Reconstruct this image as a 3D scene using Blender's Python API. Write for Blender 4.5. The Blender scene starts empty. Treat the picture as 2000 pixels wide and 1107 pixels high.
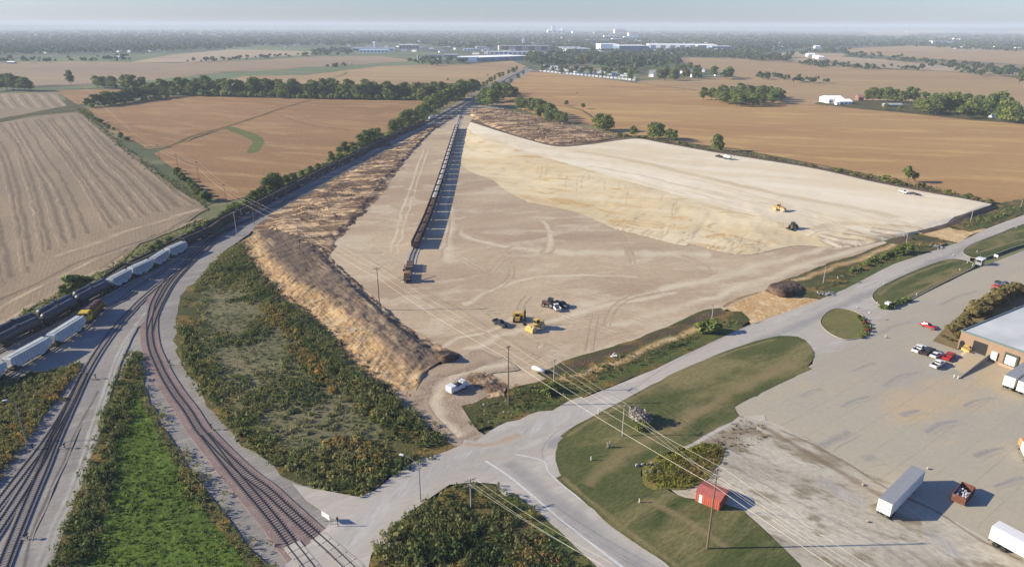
import bpy, math, random
import numpy as np
from mathutils import Vector, Matrix, noise, geometry
R = math.radians
SC = bpy.context.scene
COL = SC.collection
# ------------------------------------------------------------------ camera
CAM_H = 90.0
FPX = 1327.0                     # focal length in pixels of a 2000 px wide picture
PITCH = 20.76
cam_d = bpy.data.cameras.new('camera')
cam = bpy.data.objects.new('camera', cam_d)
COL.objects.link(cam)
cam_d.sensor_width = 36.0
cam_d.lens = 36.0 * FPX / 2000.0
cam_d.clip_start = 1.0
cam_d.clip_end = 200000.0
ROLL = 0.18
cam.matrix_world = (Matrix.Translation((0, 0, CAM_H)) @ Matrix.Rotation(R(90 - PITCH), 4, 'X') @ Matrix.Rotation(R(ROLL), 4, 'Z'))
SC.camera = cam
CM = cam.matrix_world.to_3x3()
def G(px, py, z=0.0):
    """ground point (at height z) seen at a pixel of the 2000x1107 photograph"""
    d = CM @ Vector(((px - 1000) / FPX, (553.5 - py) / FPX, -1.0))
    t = (z - CAM_H) / d.z
    return Vector((d.x * t, d.y * t, z))
def G2(p):
    return G(p[0], p[1], p[2] if len(p) > 2 else 0.0)
# ------------------------------------------------------------------ light
SUN_EL = 23.0
SUN_AZ = 2.0                     # shadows run towards this angle from +X
w = bpy.data.worlds.new('World'); SC.world = w; w.use_nodes = True
wn = w.node_tree.nodes; wl = w.node_tree.links
sky = wn.new('ShaderNodeTexSky'); sky.sky_type = 'NISHITA'; sky.sun_disc = False
sky.sun_elevation = R(SUN_EL); sky.sun_rotation = R(-90 - SUN_AZ)
sky.altitude = 0; sky.air_density = 1.2; sky.dust_density = 0.4; sky.ozone_density = 3.0
bgn = wn['Background']; bgn.inputs[1].default_value = 0.056
tin = wn.new('ShaderNodeVectorMath'); tin.operation = 'MULTIPLY'; tin.inputs[1].default_value = (0.86, 1.05, 1.72)
wl.new(sky.outputs[0], tin.inputs[0]); wl.new(tin.outputs[0], bgn.inputs[0])
sd = bpy.data.lights.new('sun', 'SUN'); sd.energy = 4.9; sd.angle = R(0.6); sd.color = (1.0, 0.90, 0.70)
so = bpy.data.objects.new('sun', sd); COL.objects.link(so)
ldir = Vector((math.cos(R(SUN_AZ)) * math.cos(R(SUN_EL)), math.sin(R(SUN_AZ)) * math.cos(R(SUN_EL)), -math.sin(R(SUN_EL))))
so.rotation_euler = ldir.to_track_quat('-Z', 'Y').to_euler()
so.location = (-300, 0, 300)
SC.view_settings.view_transform = 'Standard'; SC.view_settings.look = 'None'
SC.view_settings.exposure = 1.0; SC.view_settings.gamma = 1.0
SC.render.engine = 'CYCLES'
SC.cycles.max_bounces = 5; SC.cycles.diffuse_bounces = 2; SC.cycles.volume_bounces = 0
# ------------------------------------------------------------------ colours and materials
KAL = 1.30
def lin(c):
    c = c / 255.0
    return c / 12.92 if c <= 0.04045 else ((c + 0.055) / 1.055) ** 2.4
def C(r, g, b, k=None):
    k = k or KAL
    return (min(lin(r) / k, .9), min(lin(g) / k, .9), min(lin(b) / k, .9), 1.0)
MATS = {}
def newmat(name):
    m = bpy.data.materials.new(name); m.use_nodes = True
    MATS[name] = m
    return m, m.node_tree.nodes, m.node_tree.links, m.node_tree.nodes['Principled BSDF']
def flat(name, col, rough=0.7, metal=0.0, var=0.12, scale=1.5, emit=None):
    """painted or plain material with a little dirt variation"""
    if name in MATS: return MATS[name]
    m, n, l, b = newmat(name)
    tc = n.new('ShaderNodeTexCoord'); nz = n.new('ShaderNodeTexNoise')
    nz.inputs['Scale'].default_value = scale; nz.inputs['Detail'].default_value = 4
    l.new(tc.outputs['Object'], nz.inputs['Vector'])
    mr = n.new('ShaderNodeMapRange'); mr.inputs[1].default_value = .3; mr.inputs[2].default_value = .7
    mr.inputs[3].default_value = 1 - var; mr.inputs[4].default_value = 1 + var
    l.new(nz.outputs[0], mr.inputs[0])
    mx = n.new('ShaderNodeVectorMath'); mx.operation = 'SCALE'; mx.inputs[0].default_value = col[:3]
    l.new(mr.outputs[0], mx.inputs['Scale']); l.new(mx.outputs[0], b.inputs['Base Color'])
    b.inputs['Roughness'].default_value = rough; b.inputs['Metallic'].default_value = metal
    b.inputs['Specular IOR Level'].default_value = 0.3
    return m
GPAR = {}
def gchain(nt, a, b2, c=None, s1=0.015, s2=0.12, s3=1.2, rot=0.0, st=1.0, camt=0.5, clo=0.5, chi=0.62, bump=0.0, bs=1.5, fine=0.16, rows=None, alo=.35, ahi=.65, dist=0.0):
    """ground colour: two colours in big soft patches, a third in smaller ones, fine grain, optional crop rows"""
    n, l = nt.nodes, nt.links
    tc = n.new('ShaderNodeTexCoord'); mp = n.new('ShaderNodeMapping')
    mp.vector_type = 'TEXTURE'
    mp.inputs['Rotation'].default_value = (0, 0, R(rot)); mp.inputs['Scale'].default_value = (st, 1, 1)
    l.new(tc.outputs['Object'], mp.inputs[0])
    def nz(s, d, src=mp.outputs[0], di=0.0):
        t = n.new('ShaderNodeTexNoise'); t.inputs['Scale'].default_value = s; t.inputs['Detail'].default_value = d
        t.inputs['Roughness'].default_value = .6; t.inputs['Distortion'].default_value = di
        l.new(src, t.inputs['Vector']); return t.outputs[0]
    def mr(src, lo, hi, a0=0, a1=1):
        t = n.new('ShaderNodeMapRange'); t.interpolation_type = 'SMOOTHSTEP'
        t.inputs[1].default_value = lo; t.inputs[2].default_value = hi; t.inputs[3].default_value = a0; t.inputs[4].default_value = a1
        l.new(src, t.inputs[0]); return t.outputs[0]
    def mix(f, x, y):
        t = n.new('ShaderNodeMix'); t.data_type = 'RGBA'; l.new(f, t.inputs[0])
        for s, v in ((t.inputs[6], x), (t.inputs[7], y)):
            if isinstance(v, tuple): s.default_value = v
            else: l.new(v, s)
        return t.outputs[2]
    col = mix(mr(nz(s1, 5, di=dist), alo, ahi), a, b2)
    if c: col = mix(mr(nz(s2, 6, di=dist), clo, chi, 0, camt), col, c)
    if rows:                                    # (angle, spacing, strength, dark colour)
        m2 = n.new('ShaderNodeMapping'); m2.inputs['Rotation'].default_value = (0, 0, R(-rows[0]))
        l.new(tc.outputs['Object'], m2.inputs[0])
        wv = n.new('ShaderNodeTexWave'); wv.bands_direction = 'Y'; wv.inputs['Scale'].default_value = 0.314 / rows[1]
        wv.inputs['Distortion'].default_value = 3.0; wv.inputs['Detail'].default_value = 2; wv.inputs['Detail Scale'].default_value = .3
        l.new(m2.outputs[0], wv.inputs[0])
        col = mix(mr(wv.outputs[0], .3, .8, 0, rows[2]), col, rows[3])
    f = mr(nz(s3, 4), .25, .75, 1 - fine, 1 + fine)
    vm = n.new('ShaderNodeVectorMath'); vm.operation = 'SCALE'; l.new(col, vm.inputs[0]); l.new(f, vm.inputs['Scale'])
    bo_ = None
    if bump:
        bp = n.new('ShaderNodeBump'); bp.inputs['Strength'].default_value = 1.0; bp.inputs['Distance'].default_value = bump
        l.new(nz(bs, 5), bp.inputs['Height']); bo_ = bp.outputs[0]
    return vm.outputs[0], bo_
def gfinish(m, P, col, bo_):
    l = m.node_tree.links; l.new(col, P.inputs['Base Color'])
    P.inputs['Roughness'].default_value = .95; P.inputs['Specular IOR Level'].default_value = 0.1
    if bo_: l.new(bo_, P.inputs['Normal'])
def gmat(name, *args, **kw):
    if name in MATS: return MATS[name]
    m, n, l, P = newmat(name); GPAR[name] = (args, kw)
    col, bo_ = gchain(m.node_tree, *args, **kw); gfinish(m, P, col, bo_); return m
def soft(m, base):
    """the ground material `m` wearing into `base` where the 'edge' attribute falls to 0"""
    nm = m.name + '_on_' + base.name
    if nm in MATS: return MATS[nm]
    if m.name not in GPAR or base.name not in GPAR: return m
    mm, n, l, P = newmat(nm)
    ca, ba = gchain(mm.node_tree, *GPAR[m.name][0], **GPAR[m.name][1]); cb, bb = gchain(mm.node_tree, *GPAR[base.name][0], **GPAR[base.name][1])
    at = n.new('ShaderNodeAttribute'); at.attribute_name = 'edge'
    tc = n.new('ShaderNodeTexCoord'); nz = n.new('ShaderNodeTexNoise'); nz.inputs['Scale'].default_value = .22; nz.inputs['Detail'].default_value = 7; nz.inputs['Roughness'].default_value = .7
    l.new(tc.outputs['Object'], nz.inputs['Vector'])
    ad = n.new('ShaderNodeMath'); ad.operation = 'SUBTRACT'; l.new(at.outputs['Fac'], ad.inputs[0]); l.new(nz.outputs[0], ad.inputs[1])
    mr = n.new('ShaderNodeMapRange'); mr.interpolation_type = 'SMOOTHSTEP'; mr.inputs[1].default_value = -.3; mr.inputs[2].default_value = .5; mr.inputs[4].default_value = .85
    l.new(ad.outputs[0], mr.inputs[0])
    t = n.new('ShaderNodeMix'); t.data_type = 'RGBA'; l.new(mr.outputs[0], t.inputs[0]); l.new(cb, t.inputs[6]); l.new(ca, t.inputs[7])
    gfinish(mm, P, t.outputs[2], bb); return mm
def leafmat(name, cols, trans=0.2):
    """foliage whose colour follows the 'tint' each clump was grown with"""
    if name in MATS: return MATS[name]
    m, n, l, P = newmat(name)
    at = n.new('ShaderNodeAttribute'); at.attribute_name = 'tint'
    cr = n.new('ShaderNodeValToRGB'); l.new(at.outputs['Fac'], cr.inputs[0])
    e = cr.color_ramp.elements
    while len(e) < len(cols): e.new(0.5)
    for i, c in enumerate(cols):
        e[i].position = i / (len(cols) - 1); e[i].color = c
    l.new(cr.outputs[0], P.inputs['Base Color'])
    P.inputs['Roughness'].default_value = .8; P.inputs['Specular IOR Level'].default_value = .15
    tr = n.new('ShaderNodeBsdfTranslucent'); l.new(cr.outputs[0], tr.inputs[0])
    ms = n.new('ShaderNodeMixShader'); ms.inputs[0].default_value = trans
    l.new(P.outputs[0], ms.inputs[1]); l.new(tr.outputs[0], ms.inputs[2])
    l.new(ms.outputs[0], n['Material Output'].inputs[0])
    return m
# ------------------------------------------------------------------ tagging
def tag(o, label=None, cat=None, group=None, kind=None):
    if label: o['label'] = label
    if cat: o['category'] = cat
    if group: o['group'] = group
    if kind: o['kind'] = kind
    return o
def thing(name, label, cat, loc=(0, 0, 0), rz=0.0, group=None):
    o = bpy.data.objects.new(name, None); COL.objects.link(o)
    o.empty_display_size = 0.5
    o.location = loc; o.rotation_euler = (0, 0, rz)
    return tag(o, label, cat, group)
KIDS = {}
def link(name, me, parent=None):
    o = bpy.data.objects.new(name, me); COL.objects.link(o)
    if parent is not None:
        o.parent = parent; KIDS.setdefault(parent.name, []).append(o)
    return o
def dup(root, loc, rz, label=None, group=None, scale=None):
    r = root.copy(); COL.objects.link(r); r.location = loc; r.rotation_euler = (0, 0, rz)
    if label: r['label'] = label
    if group: r['group'] = group
    if scale: r.scale = scale
    for c in KIDS.get(root.name, []):
        d = c.copy(); COL.objects.link(d); d.parent = r
        KIDS.setdefault(r.name, []).append(d)
        for g in KIDS.get(c.name, []):
            e = g.copy(); COL.objects.link(e); e.parent = d
            KIDS.setdefault(d.name, []).append(e)
    return r
class Proto:
    """first use moves the thing itself, later uses copy it"""
    def __init__(s, root): s.root = root; s.used = False
    def put(s, loc, rz, label=None, group=None, scale=None):
        if not s.used:
            s.used = True; r = s.root; r.location = loc; r.rotation_euler = (0, 0, rz)
            if label: r['label'] = label
            if group: r['group'] = group
            if scale: r.scale = scale
            return r
        return dup(s.root, loc, rz, label, group, scale)
# ------------------------------------------------------------------ mesh builder
class MB:
    def __init__(s): s.v = []; s.f = []; s.m = []
    def add(s, vs, fs, mi=0):
        o = len(s.v); s.v += [tuple(v) for v in vs]
        for f in fs: s.f.append([o + i for i in f]); s.m.append(mi)
    def box(s, x0, x1, y0, y1, z0, z1, mi=0):
        s.add([(x0, y0, z0), (x1, y0, z0), (x1, y1, z0), (x0, y1, z0), (x0, y0, z1), (x1, y0, z1), (x1, y1, z1), (x0, y1, z1)],
              [(0, 3, 2, 1), (4, 5, 6, 7), (0, 1, 5, 4), (1, 2, 6, 5), (2, 3, 7, 6), (3, 0, 4, 7)], mi)
        return s
    def prism(s, prof, y0, y1, mi=0, inset=0.0, top=None):
        """side profile (x,z) extruded over y; inset pulls points above `top` towards the middle"""
        n = len(prof); a = []; b = []
        for x, z in prof:
            k = inset if (top is not None and z > top) else 0
            a.append((x, y0 + k, z)); b.append((x, y1 - k, z))
        s.add(a + b, [tuple(range(n))] + [tuple(range(2 * n - 1, n - 1, -1))] +
              [(i, i + n, (i + 1) % n + n, (i + 1) % n) for i in range(n)], mi)
        return s
    def cyl(s, p0, p1, r0, r1=None, n=10, mi=0, caps=True):
        p0 = Vector(p0); p1 = Vector(p1); r1 = r0 if r1 is None else r1
        d = (p1 - p0).normalized(); u = d.orthogonal().normalized(); w_ = d.cross(u)
        A = [p0 + (u * math.cos(2 * math.pi * i / n) + w_ * math.sin(2 * math.pi * i / n)) * r0 for i in range(n)]
        B = [p1 + (u * math.cos(2 * math.pi * i / n) + w_ * math.sin(2 * math.pi * i / n)) * r1 for i in range(n)]
        fs = [(i, (i + 1) % n, (i + 1) % n + n, i + n) for i in range(n)]
        if caps: fs += [tuple(range(n - 1, -1, -1)), tuple(range(n, 2 * n))]
        s.add(A + B, fs, mi); return s
    def lathe_x(s, prof, cy, cz, n=14, mi=0):
        """(x, r) profile turned about an axis along x"""
        vs = []; fs = []
        for x, r in prof:
            for i in range(n):
                a = 2 * math.pi * i / n; vs.append((x, cy + r * math.cos(a), cz + r * math.sin(a)))
        for k in range(len(prof) - 1):
            for i in range(n):
                j = (i + 1) % n; fs.append((k * n + i, k * n + j, (k + 1) * n + j, (k + 1) * n + i))
        fs.append(tuple(range(n))); fs.append(tuple(reversed(range((len(prof) - 1) * n, len(prof) * n))))
        s.add(vs, fs, mi); return s
    def wheel(s, x, y, r, wd, mi=0, n=12):
        return s.cyl((x, y - wd / 2, r), (x, y + wd / 2, r), r, n=n, mi=mi)
    def mesh(s, name, mats, smooth=False):
        me = bpy.data.meshes.new(name); me.from_pydata(s.v, [], s.f)
        for m in (mats if isinstance(mats, (list, tuple)) else [mats]): me.materials.append(m)
        me.polygons.foreach_set('material_index', s.m)
        if smooth: me.polygons.foreach_set('use_smooth', [True] * len(s.f))
        me.update(); return me
    def build(s, name, mats, parent=None, smooth=False):
        return link(name, s.mesh(name, mats, smooth), parent)
# ------------------------------------------------------------------ curves on the ground
def resample(P, n):
    d = [0.0]
    for a, b in zip(P, P[1:]): d.append(d[-1] + (b - a).length)
    out = []; k = 0
    for i in range(n):
        t = d[-1] * i / (n - 1)
        while k < len(P) - 2 and d[k + 1] < t: k += 1
        s = (t - d[k]) / max(d[k + 1] - d[k], 1e-9)
        out.append(P[k].lerp(P[k + 1], min(max(s, 0), 1)))
    return out
def spline(P, sub=6, closed=False):
    n = len(P); out = []
    rng = range(n) if closed else range(n - 1)
    for i in rng:
        g = (lambda k: P[k % n]) if closed else (lambda k: P[min(max(k, 0), n - 1)])
        p0, p1, p2, p3 = g(i - 1), g(i), g(i + 1), g(i + 2)
        for j in range(sub):
            t = j / sub; t2 = t * t; t3 = t2 * t
            out.append(0.5 * ((2 * p1) + (-p0 + p2) * t + (2 * p0 - 5 * p1 + 4 * p2 - p3) * t2 + (-p0 + 3 * p1 - 3 * p2 + p3) * t3))
    if not closed: out.append(P[-1].copy())
    return out
def length(P): return sum((b - a).length for a, b in zip(P, P[1:]))
def frame_at(P, s):
    for a, b in zip(P, P[1:]):
        L = (b - a).length
        if s <= L or b is P[-1]: d = (b - a).normalized(); return a + d * s, d
        s -= L
LEVEL = [0.0]
def set_edge(me, vals):
    a = me.attributes.new('edge', 'FLOAT', 'POINT'); a.data.foreach_set('value', np.array(vals, dtype=np.float32))
def ribbon(mb, P, wd, z=None, mi=0, wj=0.0):
    n = len(P); vs = []
    if wj:
        E = mb.__dict__.setdefault('edge', {}); o = len(mb.v); fs = []
        for i, p in enumerate(P):
            d = (P[min(i + 1, n - 1)] - P[max(i - 1, 0)]); d.z = 0; d.normalize(); nn = Vector((-d.y, d.x, 0))
            k = wd * .62 * (1 + wj * noise.noise(Vector((p.x * .15, p.y * .15, 3.3))))
            for j, (t, e_) in enumerate(((-1.3, 0), (-.6, .55), (0, 1), (.6, .55), (1.3, 0))):
                q = p + nn * k * t
                if z is not None: q.z = z
                E[o + i * 5 + j] = 0 if i in (0, n - 1) else e_
                vs.append(q)
        mb.add(vs, [(i * 5 + j, i * 5 + j + 1, i * 5 + j + 6, i * 5 + j + 5) for i in range(n - 1) for j in range(4)], mi)
        return
    for i, p in enumerate(P):
        d = (P[min(i + 1, n - 1)] - P[max(i - 1, 0)]); d.z = 0; d.normalize()
        nn = Vector((-d.y, d.x, 0))
        k = wd / 2 * (1 + wj * noise.noise(Vector((p.x * .15, p.y * .15, 3.3))))
        a = p + nn * k; b = p - nn * k
        if z is not None: a.z = b.z = z
        vs += [a, b]
    mb.add(vs, [(2 * i, 2 * i + 1, 2 * i + 3, 2 * i + 2) for i in range(n - 1)], mi)
def sheet(name, pts, mats, jit=0.0, step=4.0, smooth=0, ribs=(), kind='structure', lev=0.012, zz=None, hole=None):
    """flat ground sheet outlined in the photograph, laid just above the previous ones; ribs = (pts, width, material index, jitter)"""
    P = [G(p[0], p[1]) for p in pts]
    if smooth: P = spline(P, smooth, True)
    if jit:
        Q = []
        for a, b in zip(P, P[1:] + P[:1]):
            k = max(1, min(60, int((b - a).length / step)))
            for j in range(k): Q.append(a.lerp(b, j / k))
        for q in Q:
            q.x += jit * (noise.noise(Vector((q.x * .21, q.y * .21, 1))) * 1.2 + noise.noise(Vector((q.x * .6, q.y * .6, 7))) * .8)
            q.y += jit * (noise.noise(Vector((q.x * .21, q.y * .21, 11))) * 1.2 + noise.noise(Vector((q.x * .6, q.y * .6, 17))) * .8)
        P = Q
    LEVEL[0] += lev; z = LEVEL[0] if zz is None else zz
    tri = geometry.tessellate_polygon([[Vector((p.x, p.y, 0)) for p in P]])
    mb = MB(); mb.add([(p.x, p.y, z) for p in P], [tuple(t) for t in tri], 0)
    k = 1
    for rb in ribs:
        Q = rb[0] if isinstance(rb[0][0], Vector) else spline([G2(q) for q in rb[0]], 6)
        if len(rb) > 3 and rb[3]: 
            for q in Q:
                q.x += rb[3] * noise.noise(Vector((q.x * .1, q.y * .1, 5))); q.y += rb[3] * noise.noise(Vector((q.x * .1, q.y * .1, 9)))
        ribbon(mb, Q, rb[1], z + 0.004 + 0.0007 * k, rb[2], .5 if len(rb) > 3 else 0); k += 1
    if ribs: LEVEL[0] += 0.006 + 0.0007 * k
    if not isinstance(mats, (list, tuple)): mats = [mats]
    softi = {rb[2] for rb in ribs if len(rb) > 3 and rb[3]}
    mats = [soft(m_, mats[0]) if i_ in softi else m_ for i_, m_ in enumerate(mats)]
    me = mb.mesh(name, mats)
    ed = getattr(mb, 'edge', {})
    if ed: set_edge(me, [ed.get(i_, 1) for i_ in range(len(mb.v))])
    # make all faces look up
    o = link(name, me)
    fl = [p.index for p in me.polygons if p.normal.z < 0]
    if fl:
        import bmesh
        bm = bmesh.new(); bm.from_mesh(me); bm.faces.ensure_lookup_table()
        bmesh.ops.reverse_faces(bm, faces=[bm.faces[i] for i in fl]); bm.to_mesh(me); bm.free()
    return tag(o, kind=kind)
def hnoise(x, y, s, o=4):
    return noise.fractal(Vector((x * s, y * s, 2.7)), 1.0, 2.0, o)
def loft(name, lines, mats, bands=None, nu=120, nv=10, amp=0.3, ns=0.15, streak=None, zadd=0.0, zs=1.0, amps=None, edges=None):
    """surface through several lines (px, py, z); bands gives the material of each strip"""
    L = [resample(spline([G2((p[0], p[1], p[2] * zs)) for p in ln], 5), nu) for ln in lines]
    vs = []; fs = []; mi = []; EV = []
    rows = []
    for k in range(len(L) - 1):
        for j in range(nv):
            t = j / nv; rows.append((k, t))
    rows.append((len(L) - 2, 1.0))
    for ri, (k, t) in enumerate(rows):
        for i in range(nu):
            a, b = L[k][i], L[k + 1][i]
            p = a.lerp(b, t)
            p.z = a.z + (b.z - a.z) * (t * t * (3 - 2 * t))
            edge = min(1.0, ri / 3, (len(rows) - 1 - ri) / 3, i / 2, (nu - 1 - i) / 2)
            x, y = p.x, p.y
            if streak:
                a_ = R(streak[0]); x, y = (p.x * math.cos(a_) + p.y * math.sin(a_)) / streak[1], -p.x * math.sin(a_) + p.y * math.cos(a_)
            am = amp if amps is None else amps[k] + (amps[k + 1] - amps[k]) * t
            if edges: EV.append(edges[k] + (edges[k + 1] - edges[k]) * t)
            p.z += am * edge * (hnoise(x, y, ns) + .5 * hnoise(x, y, ns * 3.1) + .25 * hnoise(x, y, ns * 7)) + zadd
            if edge == 0: p.z = min(p.z, a.z + zadd) if p.z > 0.5 else -0.02 + zadd
            vs.append(p)
    for r in range(len(rows) - 1):
        for i in range(nu - 1):
            fs.append((r * nu + i, r * nu + i + 1, (r + 1) * nu + i + 1, (r + 1) * nu + i)); mi.append(bands[rows[r][0]] if bands else 0)
    mb = MB(); mb.v = [tuple(v) for v in vs]; mb.f = [list(f) for f in fs]; mb.m = mi
    me = mb.mesh(name, mats, True)
    if edges: set_edge(me, EV)
    up = sum(p.normal.z for p in me.polygons)
    if up < 0: me.flip_normals()
    return tag(link(name, me), kind='structure')
# ------------------------------------------------------------------ foliage
def npmesh(name, V, F, mat, tint=None):
    me = bpy.data.meshes.new(name)
    me.vertices.add(len(V)); me.vertices.foreach_set('co', np.ascontiguousarray(V, dtype=np.float32).ravel())
    k = F.shape[1]
    me.loops.add(F.size); me.loops.foreach_set('vertex_index', np.ascontiguousarray(F, dtype=np.int32).ravel())
    me.polygons.add(len(F)); me.polygons.foreach_set('loop_start', np.arange(0, F.size, k, dtype=np.int32))
    me.materials.append(mat)
    me.update(calc_edges=True)
    if tint is not None:
        a = me.attributes.new('tint', 'FLOAT', 'POINT'); a.data.foreach_set('value', np.ascontiguousarray(tint, dtype=np.float32))
    return me
def leaf_quads(C0, Nrm, size, rng):
    """quads centred at C0 facing roughly Nrm"""
    n = len(C0)
    N = Nrm + rng.normal(0, .45, (n, 3)); N /= np.linalg.norm(N, axis=1)[:, None] + 1e-9
    A = rng.normal(0, 1, (n, 3)); U = np.cross(N, A); U /= np.linalg.norm(U, axis=1)[:, None] + 1e-9
    W = np.cross(N, U)
    s = (size * rng.uniform(.6, 1.3, n))[:, None]
    q = np.stack([C0 - U * s - W * s * .7, C0 + U * s * .8 - W * s, C0 + U * s + W * s * .8, C0 - U * s * .7 + W * s], 1)
    return q.reshape(-1, 3)
def crown_mesh(name, mat, h, r, z0, nb, nq, size, seed, shape=1.0):
    rng = np.random.default_rng(seed)
    B = []
    for i in range(nb):
        a = rng.uniform(0, 2 * math.pi); t = rng.uniform(0, 1)
        zz = z0 + (h - z0) * (0.12 + .76 * t)
        env = r * math.sqrt(max(0.05, 1 - ((t - .42) / .62) ** 2)) ** shape
        d = env * rng.uniform(.25, .78)
        B.append((d * math.cos(a), d * math.sin(a), zz, r * rng.uniform(.28, .5), rng.uniform(0, 1)))
    Q = []; T = []
    per = nq // nb
    for bx, by, bz, br, bt in B:
        d = rng.normal(0, 1, (per, 3)); d /= np.linalg.norm(d, axis=1)[:, None]
        d[:, 2] = np.where(d[:, 2] < -.35, -d[:, 2], d[:, 2])
        rr = br * rng.uniform(.55, 1.25, per)[:, None]
        P = np.array([bx, by, bz]) + d * rr * np.array([1, 1, .8])
        Q.append(leaf_quads(P, d, size, rng)); T.append(np.repeat(np.clip(bt * .6 + rng.uniform(0, .4, per), 0, 1), 4))
    V = np.concatenate(Q); F = np.arange(len(V)).reshape(-1, 4)
    return npmesh(name, V, F, mat, np.concatenate(T))
def trunk_mesh(h, r, z0, seed, mat):
    rnd = random.Random(seed); mb = MB()
    mb.cyl((0, 0, -.2), (0.1, 0, z0 * .6), r, r * .8, 8); mb.cyl((.1, 0, z0 * .6), (0, .1, h * .62), r * .8, r * .3, 7)
    for i in range(5):
        a = rnd.uniform(0, 6.28); zz = z0 * .6 + rnd.uniform(0, h * .3)
        mb.cyl((0, 0, zz), (math.cos(a) * h * .22, math.sin(a) * h * .22, zz + h * .2), r * .4, r * .12, 5)
    return mb.mesh('trunk', mat)
def in_poly(x, y, P):
    c = np.zeros(len(x), bool); n = len(P)
    for i in range(n):
        x0, y0 = P[i]; x1, y1 = P[(i + 1) % n]
        m = ((y0 > y) != (y1 > y)) & (x < (x1 - x0) * (y - y0) / (y1 - y0 + 1e-12) + x0)
        c ^= m
    return c
def scatter_pts(pts, spacing, seed, patch=None, exclude=()):
    rng = np.random.default_rng(seed)
    P = [(G(*p).x, G(*p).y) for p in pts]
    xs = [p[0] for p in P]; ys = [p[1] for p in P]
    n = int((max(xs) - min(xs)) * (max(ys) - min(ys)) / spacing ** 2)
    X = rng.uniform(min(xs), max(xs), n); Y = rng.uniform(min(ys), max(ys), n)
    k = in_poly(X, Y, P)
    for ex in exclude: k &= ~in_poly(X, Y, [(G(*p).x, G(*p).y) for p in ex])
    X, Y = X[k], Y[k]
    X = X + rng.normal(0, .9, len(X)); Y = Y + rng.normal(0, .9, len(Y))
    nz = np.array([noise.fractal(Vector((x * .045, y * .045, seed * 1.7)), 1, 2, 3) for x, y in zip(X, Y)])
    if patch is not None:
        k = nz > patch; X, Y, nz = X[k], Y[k], nz[k]
    return X, Y, nz, rng
def scrub(name, label, cat, pts, spacing, rad, hgt, mat, seed, nq=9, patch=None, q=.42, tmix=.45, z0=None, zf=None, exclude=()):
    """ground cover: many small leafy clumps in one object; neighbouring clumps share a colour"""
    X, Y, nz, rng = scatter_pts(pts, spacing, seed, patch, exclude)
    n = len(X); z0 = LEVEL[0] - .05 if z0 is None else z0
    big = 1 + .6 * np.clip(nz, -.4, 1)
    rr = rng.uniform(.6, 1.4, n) * rad * big; hh = rng.uniform(.5, 1.5, n) * hgt * big
    Z = np.full(n, z0) if zf is None else np.array([zf(x, y) for x, y in zip(X, Y)])
    d = rng.normal(0, 1, (n, nq, 3)); d /= np.linalg.norm(d, axis=2)[:, :, None]; d[:, :, 2] = np.abs(d[:, :, 2])
    Pc = np.stack([X, Y, Z], 1)[:, None, :] + d * np.stack([rr, rr, hh], 1)[:, None, :] * rng.uniform(.5, 1, (n, nq))[:, :, None]
    size = np.repeat(rr * q, nq)
    Pf = Pc.reshape(-1, 3); V = leaf_quads(Pf, d.reshape(-1, 3), size, rng)
    m_ = len(Pf); bl = rng.uniform(0, 1, m_) < .55                 # more than half are upright blades and stems
    ya = rng.uniform(0, 6.283, m_); wv_ = size * rng.uniform(.3, .6, m_); hv = size * rng.uniform(1.2, 2.6, m_)
    U = np.stack([np.cos(ya) * wv_, np.sin(ya) * wv_, 0 * ya], 1); Wv = np.stack([rng.normal(0, .35, m_) * hv, rng.normal(0, .35, m_) * hv, hv], 1)
    B4 = np.stack([Pf - U, Pf + U, Pf + U * .4 + Wv, Pf - U * .4 + Wv], 1)
    V4 = V.reshape(-1, 4, 3); V4[bl] = B4[bl]; V = V4.reshape(-1, 3)
    t2 = np.array([noise.fractal(Vector((x * .07, y * .07, seed + 40.)), 1, 2, 2) for x, y in zip(X, Y)])
    t = np.clip(.5 + t2 * 1.1 + rng.uniform(-tmix, tmix, n) * .7, 0, 1)
    T = np.repeat(t, nq * 4)
    me = npmesh(name, V, np.arange(len(V)).reshape(-1, 4), mat, T)
    return tag(link(name, me), label, cat, kind='stuff')
# ================================================================== the setting
M_base = gmat('mat_countryside', C(118, 118, 84), C(150, 128, 98), C(78, 88, 62), s1=.0016, s2=.006, s3=.02, alo=.46, ahi=.54, clo=.5, chi=.55, camt=.8)
bpy_s = 60000.0
mb = MB()
# the ground: one sheet out to the horizon, finer near the middle so that far pixels stay exact
mb.add([(-bpy_s, -800, 0), (bpy_s, -800, 0), (bpy_s, 90000, 0), (-bpy_s, 90000, 0)], [(0, 1, 2, 3)])
tag(mb.build('ground', M_base), kind='structure')
M_tan = gmat('mat_bean_field_far', C(174, 148, 106), C(162, 134, 98), C(186, 160, 112), s1=.004, s2=.02, s3=.3, rot=-8, st=4, fine=.06, rows=(10, 6, .25, C(156, 126, 100)))
M_tan2 = gmat('mat_bean_field_pale', C(178, 158, 128), C(166, 146, 118), s1=.004, s3=.3, fine=.05)
M_brn = gmat('mat_bean_field_brown', C(160, 140, 110), C(148, 128, 102), C(172, 146, 110), s1=.004, s2=.02, s3=.3, rot=-8, st=4, fine=.06)
M_org = gmat('mat_bean_field_orange', C(182, 148, 98), C(168, 132, 88), C(198, 166, 108), s1=.007, s2=.04, s3=.9, rot=-14, st=4.5, fine=.12, camt=.75, bump=.12, bs=.8, rows=(-12, 3.2, .3, C(150, 110, 82)))
M_red = gmat('mat_bean_field_red', C(162, 128, 86), C(144, 114, 78), C(178, 146, 102), s1=.008, s2=.05, s3=.9, rot=-20, st=3, fine=.15, camt=.7, bump=.12, bs=.8, rows=(24, 2.6, .32, C(140, 100, 78)))
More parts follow.
